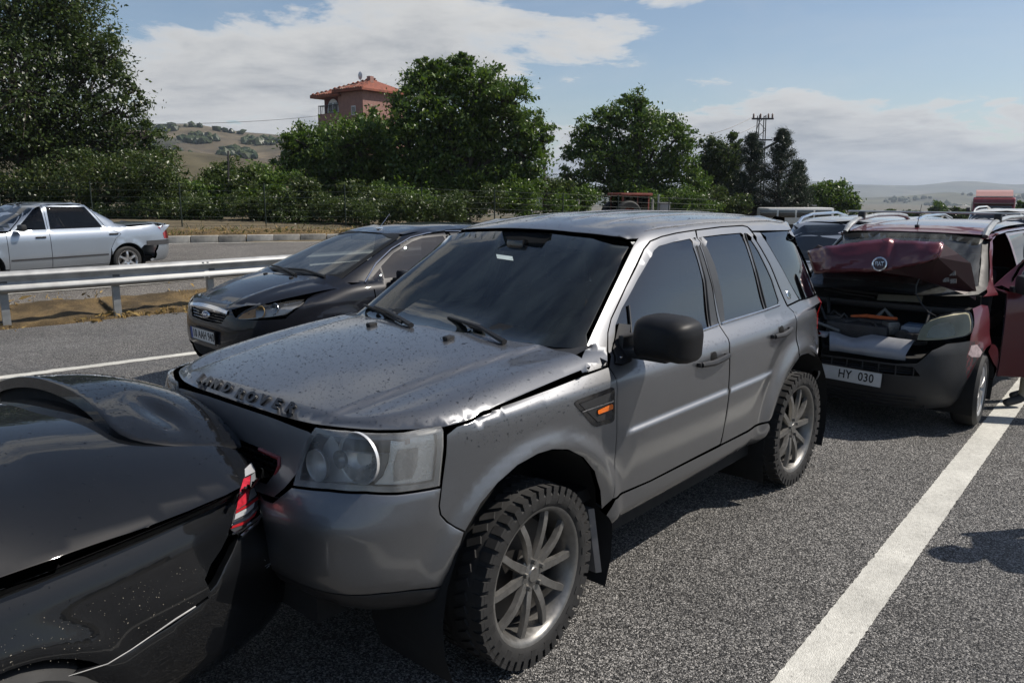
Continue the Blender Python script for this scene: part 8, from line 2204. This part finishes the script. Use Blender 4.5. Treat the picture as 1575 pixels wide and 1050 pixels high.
def build_lorry():
    D = 52; s = D / FPX; p = at_depth(1525, 345, D); gz = float(road_z(p.x, p.y)); z = lambda y: 1.9 + (HORIZON - y) * s - gz
    root = empty('lorry', (p.x, p.y, gz), math.atan2(RF.y, RF.x) + .22); tag(root, 'red lorry with wind deflector on its cab roof, behind the red van', 'lorry'); RD = paint('lorry red', (.20, .012, .014), metal=.1, rough=.35, dust=.2)
    T = z(303); m = MB()
    prof = [(0, .55), (.12, 1.2), (.06, T - .95), (-.28, T - .1), (-.5, T), (-1.9, T), (-1.9, .55)]
    m.prism(prof, -1.2, 1.2, 'xzy'); cab = m.build('cab', RD, root); bv = cab.modifiers.new('b', 'BEVEL'); bv.width = .07; bv.segments = 2; bv.limit_method = 'ANGLE'
    ws = MB(); a, b_ = Vector((.085, 0, T - 1.30)), Vector((-.10, 0, T - .55)); ws.add([a + Vector((.02, -1.08, 0)), a + Vector((.02, 1.08, 0)), b_ + Vector((.04, 1.02, 0)), b_ + Vector((.04, -1.02, 0))], [(0, 1, 2, 3)]); ws.build('windscreen', simple('lorry glass', (.02, .025, .03), .08, coat=1), cab)
    MB().box((-.10, 0, T - .42), (.28, 2.2, .07), rot=Matrix.Rotation(.2, 3, 'Y')).build('sun_visor', simple('visor dark', (.03, .02, .022), .4), cab)
    d = MB(); d.prism([(-.45, T + .06), (-.95, z(296) + .05), (-1.75, z(295) + .12), (-1.75, z(295)), (-1.0, z(297) - .05), (-.6, T + .02)], -1.05, 1.05, 'xzy'); d.build('wind_deflector', simple('pale red', (.40, .22, .20), .5), root)
    MB().box((.16, 0, 1.35), (.06, 1.9, .5), bevel=.03).build('grille', DARK, cab); MB().box((.18, 0, .75), (.16, 2.4, .4), bevel=.05).build('bumper', RD, cab)
    for y in (-1, 1): MB().box((.24, y * .95, .95), (.06, .3, .2), bevel=.03).build('headlamp', REFLECTOR, cab); MB().box((.02, y * 1.42, T - .95), (.12, .22, .55), bevel=.03).build('mirror', BLACK_PLASTIC, cab)
    m = MB(); m.box((-5.2, 0, 1.0), (7.0, .9, .3)); m.build('chassis', DARK, root); m = MB(); m.box((-5.6, 0, 1.9), (6.0, 2.4, 1.5), bevel=.05); m.build('load_bed', simple('load grey', (.25, .24, .22), .7), root)
    for x in (-.6, -4.2, -7.0):
        for s_ in (1, -1): make_wheel(root, x, 1.02 * s_, s_, .5, .3, .28, 'star', GALVD, RUBBER, seg=20)
build_lorry()

# ------------------------------------------------------------------ hills, valley woods, haze
def hill_mat(name, cols, scale):
    m, nt, b = mat_new(name); L = nt.links; N = nt.nodes; tc = N.new('ShaderNodeTexCoord'); vo = N.new('ShaderNodeTexVoronoi'); vo.inputs['Scale'].default_value = scale
    mp = N.new('ShaderNodeMapping'); mp.inputs['Scale'].default_value = (1, .5, 3.0); L.new(tc.outputs['Object'], mp.inputs[0]); L.new(mp.outputs[0], vo.inputs['Vector']); sp = N.new('ShaderNodeSeparateColor'); L.new(vo.outputs['Color'], sp.inputs[0])
    c = ramp_node(nt, sp.outputs[0], [(i / (len(cols) - 1), k) for i, k in enumerate(cols)]); d = ramp_node(nt, noise_node(nt, scale * 3, 7, .65), [(.35, .45), (.62, 1.25)])
    mx = N.new('ShaderNodeMix'); mx.data_type = 'RGBA'; mx.blend_type = 'MULTIPLY'; mx.inputs[0].default_value = 1; L.new(c, mx.inputs[6]); L.new(d, mx.inputs[7]); L.new(mx.outputs[2], b.inputs['Base Color']); b.inputs['Roughness'].default_value = .95; return m
def ridge(name, prof, depth, back, mat, rough, seed, foot=-30):
    """hill: skyline through survey points at a depth, falling towards the viewer and away"""
    rng = np.random.default_rng(seed); xs = np.array([p[0] for p in prof], float); ys = np.array([p[1] for p in prof], float); f = pchip(xs, ys); P = np.linspace(xs[0], xs[-1], 160); rows = []
    ph = rng.random((6, 2)) * 6.28
    for q in np.linspace(0, 1, 22):
        row = []
        for x in P:
            a = at_depth(x, float(f(x)), depth); k = depth - back * (1 - q) if q <= 1 else depth; t = (1 - q); zz = a.z * (1 - t) ** 1.3 + foot * (1 - (1 - t) ** 1.3)
            n = sum(math.sin(x * .012 * (i + 1) + ph[i, 0] + q * 4 * (i + 1) * .7) / (i + 1) for i in range(6)) * rough * (.15 + .85 * math.sin(math.pi * min(1, t * 1.2 + .05)))
            row.append((a.x * k / depth, k, zz + n))
        rows.append(row)
    rows.append([(x * 1.25, y * 1.25, foot) for x, y, z in rows[-1]]); A = np.array(rows); r, c, _ = A.shape
    o = mesh_obj(name, A.reshape(-1, 3), [(i * c + j, i * c + j + 1, (i + 1) * c + j + 1, (i + 1) * c + j) for i in range(r - 1) for j in range(c - 1)], mat); o['kind'] = 'structure'
    bm = bmesh.new(); bm.from_mesh(o.data); bmesh.ops.recalc_face_normals(bm, faces=bm.faces)
    if sum(q.normal.z for q in bm.faces) < 0: bmesh.ops.reverse_faces(bm, faces=bm.faces)
    bm.to_mesh(o.data); bm.free(); return o, A
def woods(name, label, A, n, size, seed, mask):
    rng = np.random.default_rng(seed); v = []; f = []; r, c, _ = A.shape; k = 0
    ico = bmesh.new(); bmesh.ops.create_icosphere(ico, subdivisions=1, radius=1); ico.verts.index_update(); iv = np.array([p.co[:] for p in ico.verts]); fi = [tuple(w.index for w in q.verts) for q in ico.faces]; ico.free(); tries = 0
    while k < n and tries < n * 60:
        tries += 1; i = rng.integers(0, r - 3); j = rng.integers(0, c - 1); a, b = rng.random(2); p = A[i, j] * (1 - a) * (1 - b) + A[i + 1, j] * a * (1 - b) + A[i, j + 1] * (1 - a) * b + A[i + 1, j + 1] * a * b
        if not mask(i / r + a / r, (j + b) / c): continue
        s = size * (.5 + rng.random()); q = iv * (s * (1 + rng.normal(0, .22, (len(iv), 1)))) * np.array([1, 1, .9]) + p + np.array([0, 0, s * .6]); b0 = len(v); v += [tuple(x) for x in q]; f += [tuple(x + b0 for x in t) for t in fi]; k += 1
    o = mesh_obj(name, v, f, leaf_mat(name + ' leaf', [(.015, .028, .012), (.03, .045, .018), (.05, .06, .025)], .0), smooth=False); o['kind'] = 'stuff'; o['label'] = label
def build_hills():
    dry = hill_mat('dry hill', [(.07, .055, .028), (.12, .09, .045), (.04, .042, .02), (.14, .105, .055), (.06, .052, .03)], .02)
    o, A = ridge('hill_dry_near', [(-200, 235), (100, 236), (260, 232), (330, 238), (400, 246), (480, 262), (620, 285)], 150, 60, dry, .6, 1, foot=-2)
    o, A = ridge('hill_fields', [(-300, 200), (-50, 196), (150, 200), (250, 194), (300, 193), (340, 199), (380, 206), (430, 210), (480, 216), (560, 232), (700, 262), (860, 284)], 760, 380, hill_mat('field hill', [(.055, .048, .028), (.11, .082, .046), (.03, .035, .018), (.13, .10, .058), (.045, .043, .026)], .012), 5, 2, foot=-8)
    woods('hillside_trees', 'dark clumps of trees on the field hill left of the pink house', A, 2600, 2.6, 3, lambda q, x: (math.sin(x * 60 + q * 21) + math.sin(x * 23 - q * 33) + 1.6 * (q > .86)) > .9)
    far = hill_mat('far hill', [(.06, .065, .04), (.11, .10, .06), (.04, .05, .028), (.13, .12, .08)], .003)
    o, A = ridge('hills_valley', [(400, 300), (800, 298), (1100, 296), (1250, 294), (1320, 303), (1380, 301), (1450, 296), (1520, 302), (1600, 300), (1800, 300), (2400, 300)], 2200, 1100, far, 9, 5, foot=-70)
    woods('valley_trees', 'scattered dark trees on the hazy valley slopes at the horizon', A, 2000, 6.0, 6, lambda q, x: (math.sin(x * 90 + q * 17) + math.sin(x * 37 - q * 29)) > .7)
    ridge('hills_far', [(200, 292), (900, 288), (1150, 284), (1240, 279), (1330, 283), (1400, 284), (1470, 279), (1560, 283), (1700, 281), (2000, 284), (2600, 288)], 4600, 1800, far, 16, 7, foot=-90)
    ridge('hills_far', [(-2600, 250), (-1800, 262), (-1000, 255), (-400, 268), (200, 285)], 2600, 900, far, 10, 8, foot=-60)
    # the land behind the camera: low wooded rise, seen only in the car bodies
    th = np.linspace(R(175), R(365), 60); rows = []
    for q in np.linspace(0, 1, 8): rows.append([(math.cos(t) * (60 + 60 * q), math.sin(t) * (60 + 60 * q), -1.5 + (4.0 + 2.2 * math.sin(t * 5) + 1.3 * math.sin(t * 11)) * q) for t in th])
    rows.append([(x * 1.6, y * 1.6, -20) for x, y, z in rows[-1]]); A = np.array(rows); r, c, _ = A.shape
    o = mesh_obj('rise_behind', A.reshape(-1, 3), [(i * c + j, i * c + j + 1, (i + 1) * c + j + 1, (i + 1) * c + j) for i in range(r - 1) for j in range(c - 1)], EARTH); o['kind'] = 'structure'; o.name = 'hill_rise'
    woods('rise_trees', 'low scrub on the rise across the road', A, 420, 1.1, 9, lambda q, x: q > .35)
build_hills()
def build_haze():
    m = bpy.data.materials.new('haze air'); m.use_nodes = True; nt = m.node_tree; nt.nodes.clear(); out = nt.nodes.new('ShaderNodeOutputMaterial'); v = nt.nodes.new('ShaderNodeVolumePrincipled')
    v.inputs['Color'].default_value = (.72, .82, .95, 1); v.inputs['Density'].default_value = .00016; v.inputs['Anisotropy'].default_value = .2
    nt.links.new(v.outputs[0], out.inputs['Volume'])
    o = MB().box((0, 1400, 40), (13000, 12000, 330)).build('haze', m); o['kind'] = 'stuff'; o['label'] = 'pale blue haze in the air over the valley'
if True: build_haze()
